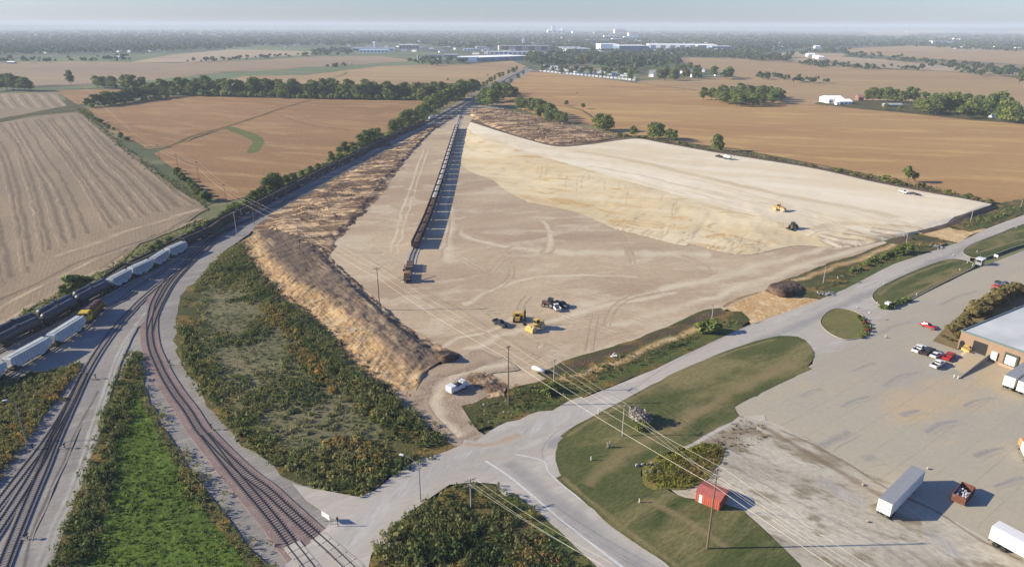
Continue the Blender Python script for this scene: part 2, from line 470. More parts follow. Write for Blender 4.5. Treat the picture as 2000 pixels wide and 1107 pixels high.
M_strf = gmat('mat_corn_stubble', C(156, 138, 112), C(142, 126, 104), C(168, 146, 116), s1=.02, s2=.06, s3=1.2, rot=-60, st=5, fine=.1, bump=.08, rows=(-62, 1.6, .2, C(126, 112, 96)))
M_strl = gmat('mat_stubble_light', C(194, 172, 142), C(160, 141, 118), s1=.1, s3=1.4, fine=.1)
M_strd = gmat('mat_stubble_dark', C(112, 98, 82), C(124, 108, 90), s1=.1, s3=1.4, fine=.1)
M_gfar = gmat('mat_far_grass', C(116, 128, 88), C(98, 112, 76), C(140, 134, 96), s1=.006, s2=.02, s3=.3, fine=.06, rot=-8, st=4)
M_grass = gmat('mat_meadow', C(92, 104, 56), C(78, 88, 48), C(128, 116, 70), s1=.05, s2=.12, s3=1.6, fine=.2, bump=.2, camt=.7)
M_weed = gmat('mat_weedy_ground', C(86, 86, 56), C(104, 92, 60), C(62, 70, 42), s1=.05, s2=.2, s3=1.8, fine=.25, bump=.3, camt=.8)
M_dark = gmat('mat_grass_line', C(74, 74, 46), C(66, 68, 42), s1=.05, s3=1.5, fine=.2)
M_town = gmat('mat_town_ground', C(88, 96, 70), C(112, 112, 90), C(66, 78, 58), s1=.003, s2=.01, s3=.05, fine=.1)
M_horiz = gmat('mat_far_plain', C(110, 116, 92), C(150, 136, 112), C(84, 96, 76), s1=.0006, s2=.002, s3=.01, rot=0, st=6, alo=.45, ahi=.55, fine=.1)
# --- far country
sheet('far_plain', [(-3000, 62), (5000, 62), (5000, 53.2), (-3000, 51.2)], M_horiz)
sheet('town_ground', [(-300, 60), (400, 58), (1000, 57), (1500, 60), (2300, 62), (2300, 95), (1600, 118), (1300, 112), (1050, 135), (900, 125), (760, 112), (300, 112), (-300, 122)], M_town)
for i, (pts, m) in enumerate([
    ([(150, 66.5), (420, 65.5), (420, 68), (150, 69)], M_tan2), ([(-40, 68), (60, 67.5), (90, 70), (-40, 71)], M_tan2),
    ([(620, 56), (840, 54.5), (840, 56.5), (620, 58)], M_tan2), ([(1200, 56), (1440, 55.5), (1440, 57), (1200, 58)], M_tan2),
    ([(1690, 62), (1800, 59), (1860, 62), (1760, 70), (1700, 68)], M_tan), ([(1780, 71), (1850, 70), (1850, 72.5), (1780, 73)], M_tan2),
    ([(1960, 61), (2200, 60), (2200, 66), (1970, 65)], M_tan)]):
    sheet('field', pts, m)
sheet('grass_field', [(-200, 122), (0, 122), (60, 113), (300, 106), (700, 100), (860, 103), (900, 118), (780, 116), (620, 112), (300, 125), (60, 130), (-200, 150)], M_gfar)
sheet('field', [(255, 122), (330, 108), (440, 98), (510, 90), (620, 97), (612, 108), (500, 112), (430, 118), (370, 122)], M_tan2)
sheet('grass_field', [(420, 96), (510, 90), (640, 96), (612, 101), (520, 98)], M_gfar)
sheet('field', [(-200, 130), (50, 121), (165, 120), (380, 125), (620, 111), (740, 110), (800, 117), (790, 124), (640, 130), (480, 135), (300, 157), (180, 167), (100, 166), (50, 170), (-200, 178)], M_brn, ribs=[([(185, 129), (215, 127), (240, 127)], 6, 1, 2)] if 0 else ())
sheet('grass_field', [(90, 172), (180, 166), (300, 156), (460, 142), (640, 130), (800, 120), (860, 118), (860, 127), (780, 129), (600, 145), (500, 150), (410, 160), (340, 163), (120, 176), (-100, 182), (-100, 178)], M_gfar,
      ribs=[] )
sheet('field', [(338, 175), (350, 164), (430, 158), (480, 149), (600, 147), (740, 130), (850, 125), (900, 127), (1000, 119), (1028, 130), (985, 156), (930, 172), (700, 175), (480, 175)], [M_tan, M_dark],
      ribs=[([(610, 162), (640, 155), (670, 147), (678, 141)], 7, 1, 2), ([(870, 159), (900, 157), (950, 153)], 4, 1, 1), ([(930, 128), (980, 132), (1010, 134)], 5, 1, 1)])
sheet('field', [(110, 176), (240, 175), (280, 182), (260, 192), (200, 200), (150, 205), (128, 190)], M_red)
sheet('corn_stubble_field', [(-200, 186), (0, 183), (110, 181), (130, 208), (60, 222), (0, 234), (-200, 262)], [M_strf, M_strl, M_strd],
      ribs=[([(x, 183), (x + 8 + x * .05, 196), (x + 22 + x * .1, 212)], 3.5, 1 + (i % 2), 1) for i, x in enumerate(range(-140, 110, 12))])
sheet('grass_field', [(-200, 262), (0, 232), (60, 221), (130, 207), (128, 190), (150, 205), (168, 214), (240, 290), (310, 345), (400, 398), (405, 412), (380, 408), (300, 345), (230, 285), (150, 218), (60, 226), (0, 239), (-200, 272)], M_weed, jit=1.5)
# --- striped corn stubble field, harvest lines kept in its own mesh
keyl = [[(-95, 262), (-80, 300), (-50, 400), (-20, 480), (0, 560)],
        [(-40, 250), (2, 314), (20, 390), (32, 452), (47, 540)],
        [(-10, 243), (27, 284), (45, 340), (62, 397), (80, 500)],
        [(12, 240), (50, 292), (70, 337), (87, 390), (100, 432), (119, 490)],
        [(25, 238), (62, 302), (80, 332), (100, 362), (120, 407), (140, 472)],
        [(62, 234), (102, 282), (135, 327), (165, 370), (185, 407), (210, 452)],
        [(88, 231), (125, 277), (150, 310), (185, 360), (212, 397), (247, 437)],
        [(112, 228), (155, 282), (180, 325), (215, 357), (240, 390), (271, 430)],
        [(130, 226), (175, 283), (205, 320), (240, 350), (268, 383), (300, 421)],
        [(147, 224), (192, 282), (225, 312), (265, 347), (300, 382), (327, 416)],
        [(165, 232), (237, 292), (287, 332), (337, 377), (378, 404)]]
KL = [resample([G2(p) for p in k], 14) for k in keyl]
ribs = []
rr = random.Random(4)
for i, a in enumerate(KL):
    ribs.append((spline(a, 4), 1.9, 1, .8)); ribs.append((spline([p + Vector((2.1, 0, 0)) for p in a], 4), 2.4, 2, .8))
    if i < len(KL) - 1:
        for t in (.5,):
            c_ = [p.lerp(q, t + rr.uniform(-.04, .04)) for p, q in zip(a, KL[i + 1])]
            ribs.append((spline(c_, 4), rr.uniform(2.4, 4.5), 2, 1.0))
for pts, wd, mi in [([(-60, 640), (40, 580), (120, 540), (200, 502), (290, 468), (390, 428)], 2.2, 1), ([(-60, 612), (60, 560), (140, 520), (220, 490), (310, 460), (396, 410)], 2.4, 2),
                    ([(100, 505), (160, 486), (220, 462), (300, 437), (396, 407)], 4.5, 1), ([(-20, 640), (80, 590), (150, 552), (230, 505), (250, 486)], 2.0, 2),
                    ([(-60, 668), (60, 600), (130, 560), (215, 520), (245, 500)], 2.4, 1)]:
    ribs.append((pts, wd, mi, 1.5))
sheet('corn_stubble_field', [(-250, 275), (0, 240), (60, 231), (140, 221), (160, 224), (235, 290), (300, 345), (395, 400), (398, 412), (345, 440), (280, 470), (250, 500), (200, 525), (130, 560), (60, 598), (0, 630), (-250, 740)], [M_strf, M_strl, M_strd], jit=.8, ribs=ribs)
# --- red brown fields between the tree row and the railway
sheet('bean_field', [(172, 214), (250, 200), (330, 190), (470, 186), (605, 191), (622, 195), (540, 225), (440, 250), (370, 268), (320, 290), (290, 292), (235, 262)], M_red, jit=1.0)
sheet('bean_field', [(560, 214), (620, 194), (720, 194), (858, 198), (842, 214), (790, 245), (740, 270), (630, 322), (540, 350), (490, 385), (430, 396), (400, 378), (300, 300), (330, 290), (440, 252)], [M_red, M_dark, M_grass], jit=1.0,
      ribs=[([(610, 195), (560, 210), (500, 230), (440, 249), (380, 266), (330, 286), (285, 288)], 5.5, 1, 2), ([(545, 226), (580, 238), (620, 247), (690, 256)], 1.6, 1, 2)])
M_gsw = gmat('mat_green_swale', C(108, 116, 62), C(100, 104, 58), s1=.05, s3=1.5, fine=.18, bump=.15)
sheet('grass_strip', [(438, 251), (452, 248), (480, 256), (508, 267), (516, 280), (503, 298), (482, 298), (494, 281), (488, 273), (462, 262)], M_gsw, jit=1.2, smooth=3)
# --- right hand fields
sheet('bean_field', [(1240, 168), (1250, 158), (1440, 150), (1520, 158), (1700, 168), (2000, 177), (2400, 190), (2400, 250), (2000, 215), (1700, 210), (1560, 210), (1380, 195)], M_tan, jit=1)
sheet('bean_field', [(1322, 113), (1430, 113), (1500, 121), (1700, 135), (1850, 141), (2000, 155), (2400, 185), (2400, 230), (2000, 185), (1800, 172), (1640, 168), (1500, 158), (1450, 153), (1340, 124)], M_tan, jit=1)
sheet('bean_field', [(1540, 116), (1620, 110), (1720, 116), (1850, 130), (2000, 140), (2000, 148), (1850, 140), (1700, 132), (1600, 128)], M_tan2)
sheet('bean_field', [(1640, 96), (1780, 90), (2000, 96), (2400, 110), (2400, 150), (2000, 127), (1860, 118), (1750, 111), (1650, 104)], M_tan)
sheet('bean_field', [(1500, 106), (1560, 102), (1660, 106), (1640, 112), (1540, 113)], M_tan2)
sheet('grass_field', [(1150, 128), (1250, 122), (1330, 128), (1300, 136), (1180, 134)], M_gfar)
sheet('bean_field', [(1010, 150), (1030, 141), (1080, 143), (1150, 151), (1240, 163), (1360, 178), (1480, 198), (1600, 206), (1760, 216), (1900, 226), (2400, 268), (2400, 470), (2000, 400), (1930, 398), (1700, 342), (1440, 292), (1270, 272), (1200, 264), (1160, 246), (1100, 240), (985, 205), (985, 180)], [M_org, M_dark], jit=1.2,
      ribs=[([(985, 199), (1030, 201), (1090, 207), (1130, 214), (1160, 232), (1180, 245)], 5, 1, 2), ([(1240, 163), (1300, 170), (1370, 178)], 6, 1, 2), ([(1105, 186), (1125, 184), (1128, 181)], 3, 1, 2)])
sheet('farmyard_grass', [(1600, 200), (1640, 200), (1680, 196), (1760, 200), (1960, 222), (2100, 225), (2300, 258), (2000, 243), (1900, 236), (1760, 221), (1690, 215), (1590, 204)], M_weed, jit=2)
# --- railway corridor
M_grav = gmat('mat_rail_gravel', C(152, 147, 138), C(138, 133, 126), C(168, 162, 152), s1=.04, s2=.25, s3=2.5, fine=.16, rot=30, st=4, bump=.08, bs=3)
M_gravd = gmat('mat_ballast_dark', C(108, 100, 94), C(92, 86, 82), C(120, 108, 100), s1=.1, s2=.5, s3=3, fine=.2, bump=.08, bs=3)
M_gravl = gmat('mat_limestone_track', C(184, 180, 170), C(164, 160, 152), C(196, 192, 184), s1=.05, s2=.3, s3=2, fine=.12, rot=70, st=5)
M_pink = gmat('mat_pink_ballast', C(146, 126, 119), C(134, 116, 110), C(156, 138, 130), s1=.1, s2=.5, s3=3, fine=.2, bump=.08, bs=3)
sheet('rail_yard_gravel', [(-200, 750), (0, 655), (140, 600), (240, 548), (330, 500), (420, 447), (500, 405), (640, 338), (780, 268), (870, 215), (930, 180), (1000, 142), (1030, 133), (1042, 136), (1000, 162), (965, 185), (925, 207), (912, 226), (845, 250), (770, 292), (720, 316), (640, 356), (560, 405), (505, 445), (470, 470), (430, 500), (395, 540), (355, 580), (345, 640), (365, 710), (395, 760), (430, 805), (480, 855), (560, 925), (630, 965), (700, 975), (740, 990), (650, 1107), (700, 1260), (-300, 1260)], M_grav, jit=.5)
sheet('bare_ground_strip', [(905, 226), (912, 208), (930, 205), (985, 212), (980, 250), (900, 240)], M_grav, jit=1)
# --- building site
M_floor = gmat('mat_graded_floor', C(192, 172, 142), C(172, 150, 124), C(204, 188, 160), s1=.02, s2=.07, s3=1.2, fine=.12, rot=12, st=2.0, camt=.6, bump=.08, bs=1.6, dist=.5)
M_fl_l = gmat('mat_wheel_track', C(214, 200, 172), C(202, 186, 158), s1=.06, s3=1.5, fine=.08)
M_fl_d = gmat('mat_damp_track', C(174, 152, 126), C(182, 160, 134), s1=.06, s3=1.5, fine=.1)
M_dirt = gmat('mat_rough_spoil', C(120, 96, 76), C(204, 174, 134), C(98, 80, 66), s1=.13, s2=.2, s3=1.1, rot=18, st=3.2, fine=.22, bump=.7, bs=.5, alo=.44, ahi=.56, clo=.5, chi=.58, camt=.8, dist=1.0)
M_sand = gmat('mat_yellow_sand', C(206, 175, 128), C(190, 154, 104), C(222, 200, 160), s1=.05, s2=.25, s3=1.5, fine=.12, bump=.3, bs=.8, camt=.7, dist=.8)
M_slope = gmat('mat_sand_slope', C(222, 206, 170), C(208, 188, 148), C(192, 158, 104), s1=.03, s2=.14, s3=1.3, rot=-28, st=3.5, fine=.07, bump=.2, bs=.5, clo=.54, chi=.66, camt=.75, dist=.9)
M_bench = gmat('mat_chalky_fill', C(232, 218, 190), C(220, 203, 170), C(238, 227, 203), s1=.014, s2=.05, s3=1, rot=-28, st=5, fine=.04, bump=.04, bs=1)
M_sandy = gmat('mat_sandy_band', C(210, 194, 160), C(200, 180, 144), s1=.03, s3=1.2, rot=-28, st=5, fine=.06)
M_topso = gmat('mat_topsoil', C(96, 80, 68), C(78, 66, 58), C(128, 104, 84), s1=.15, s2=.5, s3=1.8, rot=30, st=3, fine=.2, bump=.4, bs=1)
SITE = [(905, 230), (985, 240), (1000, 340), (1300, 500), (1640, 500), (1500, 560), (1330, 632), (1105, 722), (990, 745), (910, 700), (800, 630), (660, 510), (700, 430), (820, 300)]
SITEW = [(G(*p).x, G(*p).y) for p in SITE]
def in_site(q): return bool(in_poly(np.array([q.x]), np.array([q.y]), SITEW)[0])
M_gtrk = gmat('mat_churned_entry', C(168, 150, 128), C(150, 130, 110), C(182, 168, 146), s1=.06, s2=.2, s3=1.6, fine=.14, bump=.15, dist=1.5)
rw_ = random.Random(77); TR = []
for k in range(30):
    cx_, cy_ = rw_.choice([(1030, 600), (1100, 650), (950, 560), (1250, 560), (1000, 700), (1150, 540), (900, 640), (1350, 560), (780, 400), (1000, 450)])
    x, y = rw_.gauss(cx_, 90), rw_.gauss(cy_, 40); a_ = rw_.choice([rw_.uniform(-.5, .5), rw_.uniform(0, 3.1)]); c_ = rw_.uniform(-.25, .25)
    pts_ = []
    for j in range(7): pts_.append((x, y)); x += 22 * math.cos(a_) * (y / 600); y -= 11 * math.sin(a_) * (y / 600); a_ += c_
    if min(p[1] for p in pts_) < 300 or max(p[1] for p in pts_) > 735 or min(p[0] for p in pts_) < 660: continue
    P_ = spline([G(*p) for p in pts_], 5); m_ = rw_.choice([1, 2, 2])
    for o_ in (-1.1, 1.1):
        Q_ = []
        for i_, p in enumerate(P_):
            d_ = P_[min(i_ + 1, len(P_) - 1)] - P_[max(i_ - 1, 0)]; d_.normalize(); Q_.append(p + Vector((-d_.y, d_.x, 0)) * o_)
        if all(in_site(q) for q in Q_): TR.append((Q_, .42, m_, .25))
sheet('site_floor', [(905, 212), (930, 206), (985, 225), (1200, 270), (1500, 330), (1938, 404), (1848, 441), (1782, 459), (1700, 492), (1610, 520), (1500, 566), (1440, 600), (1400, 612), (1330, 640), (1200, 687), (1105, 732), (1050, 752), (990, 762), (930, 735), (890, 712), (840, 680), (760, 620), (640, 515), (640, 495), (700, 420), (745, 380), (775, 335), (820, 282), (850, 245), (890, 232)], [M_floor, M_fl_l, M_fl_d], jit=.6,
      ribs=[([(878, 452), (920, 466), (980, 482), (1060, 492), (1160, 497), (1280, 497), (1400, 500)], 9, 1, 3), ([(870, 320), (872, 400), (900, 458), (1000, 486)], 5, 1, 2), ([(884, 340), (876, 400), (878, 450), (870, 520)], 6, 1, 2),
            ([(1700, 470), (1560, 500), (1400, 545), (1240, 580), (1130, 600)], 6, 1, 3), ([(1780, 462), (1620, 505), (1450, 560), (1300, 610), (1180, 640)], 5, 1, 3),
            ([(1250, 455), (1210, 445), (1180, 437)], 2, 2, 1), ([(1170, 440), (1200, 455), (1222, 490), (1232, 520)], 1.6, 2, 1), ([(1178, 438), (1212, 455), (1232, 490), (1240, 520)], 1.2, 2, 1),
            ([(830, 290), (800, 370), (780, 430), (760, 500)], 1.5, 1, 2), ([(838, 290), (812, 370), (792, 430), (775, 500)], 1.2, 1, 2), ([(885, 320), (880, 420), (868, 490), (845, 512), (822, 518)], .9, 2, 2),
            ([(1000, 620), (960, 650), (900, 660), (850, 690)], 2.4, 1, 2), ([(1200, 620), (1120, 665), (1010, 680), (960, 660)], 1.3, 2, 2), ([(940, 648), (980, 662), (1030, 664), (1080, 655)], .9, 2, 1), ([(1042, 684), (1066, 676)], 1.2, 1, 0),
            ([(900, 600), (980, 560), (1100, 540), (1250, 545)], 3, 1, 3), ([(1330, 500), (1380, 520), (1390, 540)], 1.4, 2, 1), ([(1060, 430), (1075, 460), (1070, 500)], 3, 1, 2), ([(672, 470), (685, 466), (693, 467)], .8, 2, .5),
            ([(770, 380), (795, 376), (820, 366)], 1.0, 2, 1), ([(788, 540), (772, 555), (800, 570)], 1.0, 2, 1), ([(900, 690), (1010, 650), (1180, 600), (1330, 570)], 3.4, 1, 3)] + TR)
ZFLOOR = LEVEL[0]
sheet('rough_spoil_strip', [(912, 210), (900, 214), (845, 246), (770, 286), (720, 310), (640, 350), (560, 400), (500, 442), (490, 470), (600, 500), (645, 510), (642, 490), (700, 425), (748, 380), (770, 345), (784, 318), (822, 282), (850, 247)], M_dirt, jit=1.5)
sheet('access_sand', [(1415, 605), (1450, 588), (1490, 572), (1505, 566), (1560, 584), (1600, 588), (1560, 604), (1470, 640), (1455, 622)], [M_sand, M_topso], jit=1.0, ribs=[([(1410, 602), (1440, 586), (1490, 570)], .6, 1, .5)])
sheet('access_sand', [(1790, 458), (1835, 441), (1870, 452), (1930, 449), (1900, 460), (1870, 476), (1830, 468)], M_sand, jit=1.0)
ZEND = LEVEL[0]
# --- verges, scrub ground
M_scrubg = gmat('mat_scrub_ground', C(96, 92, 58), C(74, 78, 46), C(140, 112, 64), s1=.05, s2=.12, s3=1.5, fine=.25, bump=.3, camt=.8)
M_verge = gmat('mat_verge_grass', C(94, 108, 56), C(80, 92, 50), C(124, 112, 68), s1=.06, s2=.2, s3=2, fine=.18, bump=.12)
M_lawn = gmat('mat_mown_grass', C(98, 100, 60), C(74, 84, 46), C(138, 126, 86), s1=.045, s2=.07, s3=2.2, rot=32, st=3, fine=.24, bump=.14, clo=.46, chi=.64, camt=.8, dist=.6)
M_lawnd = gmat('mat_dry_edge', C(130, 118, 80), C(140, 124, 90), s1=.1, s3=2, fine=.15)
M_green = gmat('mat_bright_grass', C(90, 112, 46), C(76, 96, 40), C(104, 124, 52), s1=.03, s2=.25, s3=1.2, fine=.3, bump=.35, bs=1.0, camt=.6)
sheet('road_verge', [(905, 800), (960, 770), (1050, 752), (1105, 731), (1200, 687), (1330, 641), (1400, 611), (1440, 607), (1462, 625), (1440, 645), (1390, 665), (1280, 722), (1130, 782), (1000, 838), (930, 842)], [M_scrubg, M_topso, M_sand, M_verge], jit=2.4,
      ribs=[([(1060, 742), (1130, 716), (1200, 690), (1280, 664), (1380, 620), (1420, 612)], 4.2, 1, 1.2), ([(1090, 748), (1150, 728), (1210, 706), (1250, 690), (1300, 672), (1370, 640)], 3.6, 2, 2), ([(950, 830), (1060, 793), (1160, 754), (1280, 708), (1400, 655), (1440, 636)], 4.2, 3, .8)])
sheet('road_verge', [(1495, 568), (1530, 552), (1600, 522), (1700, 492), (1782, 460), (1830, 466), (1850, 478), (1825, 492), (1740, 520), (1650, 567), (1602, 588), (1560, 584)], [M_scrubg, M_topso, M_sand, M_verge], jit=1.2,
      ribs=[([(1540, 558), (1620, 527), (1700, 500), (1770, 468)], 4, 2, 2), ([(1740, 478), (1775, 466), (1800, 470), (1830, 478)], 5, 1, 1), ([(1600, 583), (1660, 556), (1740, 516), (1810, 488)], 5, 3, .8)])
sheet('road_verge', [(1838, 441), (1900, 418), (1940, 402), (1990, 392), (2200, 340), (2200, 368), (2000, 420), (1930, 447), (1880, 452)], [M_scrubg, M_verge], jit=1.2, ribs=[([(1880, 452), (1950, 432), (2010, 408), (2200, 352)], 4, 1, .8)])
sheet('wetland_ground', [(472, 478), (486, 500), (520, 560), (570, 622), (640, 696), (700, 740), (760, 786), (800, 822), (880, 866), (886, 882), (860, 897), (780, 922), (735, 960), (700, 972), (640, 962), (560, 928), (480, 872), (430, 825), (388, 768), (352, 700), (342, 640), (352, 590), (395, 540), (430, 502)], [M_scrubg, M_weed], jit=1.5, smooth=2)
sheet('wetland_hollow', [(405, 560), (450, 560), (500, 580), (560, 650), (620, 715), (680, 770), (735, 845), (700, 880), (640, 900), (560, 880), (480, 820), (430, 750), (400, 680), (395, 610)], gmat('mat_hollow', C(110, 108, 80), C(128, 122, 92), C(86, 90, 60), s1=.04, s2=.1, s3=1.6, rot=10, st=3, fine=.25, bump=.2), jit=2.5, smooth=3)
sheet('churned_entry', [(985, 762), (930, 735), (905, 705), (790, 780), (800, 815), (885, 872), (905, 872), (960, 860), (915, 825), (905, 800), (960, 775)], [M_gtrk, M_fl_l, M_fl_d], jit=1.5,
      ribs=[([(905, 860), (860, 810), (850, 775), (880, 745), (930, 725), (1000, 712)], 5, 1, 2), ([(890, 860), (835, 800), (835, 770)], 1.2, 2, 1), ([(800, 790), (830, 740), (900, 720), (960, 695)], 5, 2, 2)])
# --- left bottom
M_asp = gmat('mat_asphalt', C(156, 152, 147), C(147, 144, 140), C(166, 162, 154), s1=.05, s2=.3, s3=2, rot=30, st=5, fine=.08)
M_conc = gmat('mat_concrete_road', C(186, 178, 165), C(174, 167, 155), C(200, 194, 182), s1=.05, s2=.2, s3=2, rot=30, st=4, fine=.07)
sheet('limestone_lane', [(276, 600), (296, 600), (290, 625), (262, 650), (238, 700), (218, 760), (200, 830), (165, 960), (105, 1107), (85, 1260), (0, 1260), (45, 1107), (110, 960), (165, 830), (195, 750), (222, 690), (262, 640)], [M_grav, M_gravl, M_gravd], jit=.4,
      ribs=[([(285, 612), (262, 645), (236, 700), (212, 760), (192, 830), (150, 960), (88, 1107), (55, 1200)], 1.3, 1, .5), ([(266, 640), (236, 685), (205, 760), (182, 830), (138, 960), (72, 1107), (40, 1200)], 1.0, 1, .5), ([(196, 760), (150, 850), (100, 960), (55, 1080), (40, 1200)], .8, 2, .4)])
sheet('weedy_bank', [(-200, 830), (0, 750), (60, 738), (155, 712), (158, 722), (120, 770), (60, 850), (20, 905), (-40, 985), (-200, 1100)], [M_scrubg], jit=1.0)
sheet('green_triangle', [(262, 690), (275, 690), (278, 740), (295, 790), (335, 870), (400, 960), (470, 1050), (520, 1107), (600, 1260), (60, 1260), (100, 1107), (160, 960), (200, 830), (225, 760)], M_scrubg, jit=1.2)
sheet('bright_meadow', [(258, 770), (282, 790), (310, 850), (360, 940), (430, 1040), (490, 1107), (580, 1260), (140, 1260), (180, 1107), (215, 960), (235, 860)], M_green, jit=1.2)
sheet('bottom_scrub_ground', [(728, 1090), (760, 1042), (830, 988), (880, 957), (930, 950), (975, 958), (1030, 1005), (1100, 1062), (1160, 1107), (1300, 1260), (700, 1260)], [M_scrubg, M_verge], jit=1.0, smooth=3, ribs=[([(985, 965), (1040, 1015), (1110, 1075), (1180, 1130)], 4, 1, .5)])
# --- roads
M_line = flat('mat_road_paint', C(205, 205, 198), var=.1)
M_wallsh = gmat('mat_shaded_wall', C(146, 140, 130), C(156, 150, 140), s1=.2, s3=2)
sheet('concrete_road', [(560, 1107), (640, 1035), (655, 1022), (640, 1010), (600, 985), (570, 950), (640, 965), (700, 976), (735, 962), (780, 924), (860, 898), (888, 880), (940, 868), (1000, 845), (1130, 786), (1280, 725), (1400, 667), (1460, 640), (1560, 604), (1602, 588), (1650, 568), (1742, 520), (1826, 492), (1870, 477), (1930, 448), (2000, 422), (2200, 372), (2200, 400), (2000, 447), (1930, 470), (1895, 500), (1890, 530), (1760, 600), (1700, 640), (1640, 690), (1590, 700), (1560, 672), (1520, 664), (1440, 684), (1350, 718), (1260, 765), (1180, 806), (1125, 838), (1090, 868), (1086, 905), (1110, 960), (1200, 1030), (1300, 1107), (1480, 1260), (1330, 1260), (1160, 1107), (1060, 1012), (985, 952), (930, 946), (878, 952), (830, 984), (765, 1036), (725, 1090), (690, 1260), (420, 1260)],
      [M_conc, M_asp, M_line, M_fl_d, M_gravl], jit=.15,
      ribs=[([(660, 1090), (740, 1000), (840, 930), (950, 885), (1060, 836), (1160, 800)], 6.5, 4, .5), ([(930, 915), (985, 920), (1030, 960)], 6, 4, .5), ([(1160, 812), (1300, 744), (1440, 672), (1600, 604), (1750, 540)], 2.2, 4, .4), ([(985, 905), (1030, 940), (1100, 1000), (1250, 1116), (1420, 1260)], 6.2, 1, .2), ([(1060, 880), (1180, 826), (1300, 760), (1420, 698), (1560, 640), (1700, 575), (1840, 508), (2000, 446), (2200, 392)], 5.0, 1, .3),
            ([(948, 905), (1000, 940), (1100, 1024), (1207, 1107), (1400, 1250)], .3, 2, 0), ([(1005, 892), (1060, 905), (1074, 930), (1130, 978), (1290, 1100), (1470, 1250)], .22, 2, 0),
            ([(1062, 905), (1060, 880), (1085, 850), (1120, 832)], .5, 1, 0), ([(905, 872), (960, 872), (1020, 852)], 2.2, 3, .6), ([(860, 915), (960, 890), (1060, 850)], .15, 3, .2)])
# --- parking apron
M_apr = gmat('mat_apron_concrete', C(180, 170, 148), C(170, 163, 147), C(196, 172, 134), s1=.02, s2=.022, s3=1.2, rot=32, st=2, fine=.05, clo=.52, chi=.64, camt=.7)
M_jnt = gmat('mat_apron_joint', C(166, 156, 136), C(174, 164, 144), s1=.1, s3=1.5)
M_patch = gmat('mat_oil_patch', C(146, 144, 138), C(158, 152, 142), s1=.1, s3=1.5)
jr = []
a0, a1 = G(1430, 800), G(1860, 1020); b0 = G(1585, 700); b1 = G(2100, 860)
e1 = (a1 - a0).normalized(); e2 = Vector((-e1.y, e1.x, 0))
for i in range(0, 16):
    p = a0 + e1 * (i * 6.1); jr.append(([p + e2 * 1, p + e2 * 45, p + e2 * 95], .10 if i % 2 else .16, 1))
for i in range(1, 14):
    p = a0 + e2 * (i * 7.2) - e1 * 4; jr.append(([p, p + e1 * 55, p + e1 * 120], .10, 1))
sheet('parking_apron', [(1430, 801), (1540, 746), (1586, 715), (1590, 695), (1640, 690), (1700, 640), (1760, 600), (1890, 535), (2000, 492), (2300, 400), (2300, 1260), (2100, 1120), (2000, 1087), (1920, 1056), (1860, 1021), (1800, 982), (1700, 931), (1640, 895), (1548, 846), (1500, 826), (1445, 818)], [M_apr, M_jnt, M_patch], jit=.1,
      ribs=jr + [([(x_, y_), (x_ + dx_, y_ - dx_ * .45), (x_ + dx_ * 2, y_ - dx_ * .7)], w_, 2, 1) for x_, y_, dx_, w_ in [(1640, 800, 30, 1.2), (1720, 760, 40, 1.0), (1800, 850, 36, 1.6), (1880, 800, 30, 1.4), (1660, 730, 26, .8), (1760, 820, 20, 2.2), (1900, 900, 30, 1.5), (1700, 660, 40, .7), (1830, 600, 40, .8), (1560, 780, 24, 1.0), (1940, 960, 30, 1.2)]] + [([(1600, 880), (1640, 866), (1665, 850)], 2.6, 2, 1.5), ([(1680, 905), (1710, 898)], 3.0, 2, 1)])
ZAPR = LEVEL[0]
sheet('gravel_lot', [(1345, 882), (1400, 860), (1444, 819), (1500, 827), (1548, 846), (1640, 894), (1700, 930), (1800, 981), (1860, 1020), (1925, 1057), (2050, 1115), (2200, 1260), (1620, 1260), (1560, 1107), (1500, 1052), (1452, 1003), (1400, 985), (1330, 975), (1300, 955), (1310, 915)],
      [gmat('mat_gravel_lot', C(194, 185, 166), C(174, 165, 146), C(132, 120, 96), s1=.07, s2=.22, s3=1.6, fine=.16, rot=-30, st=2, clo=.53, chi=.64, camt=.75, bump=.08), gmat('mat_lot_stain', C(146, 130, 108), C(128, 112, 92), s1=.1, s2=.4, s3=1.6, fine=.2), M_gravl], jit=.7,
      ribs=[([(1450, 824), (1548, 856), (1640, 903), (1700, 940), (1800, 992), (1880, 1040), (2000, 1107)], .9, 1, 1), ([(1600, 940), (1700, 1000), (1800, 1040), (1880, 1100)], 3, 2, 2), ([(1700, 985), (1740, 1010), (1800, 1030)], 3.4, 1, 2), ([(1350, 890), (1400, 872), (1450, 846), (1500, 850)], 7, 1, 2), ([(1480, 836), (1560, 880), (1660, 938), (1760, 985)], 2.2, 1, 2), ([(1458, 1012), (1500, 1008), (1560, 1020)], .8, 2, 1)])
sheet('concrete_path', [(1345, 884), (1340, 878), (1400, 843), (1443, 818), (1450, 824), (1400, 850)], M_conc)
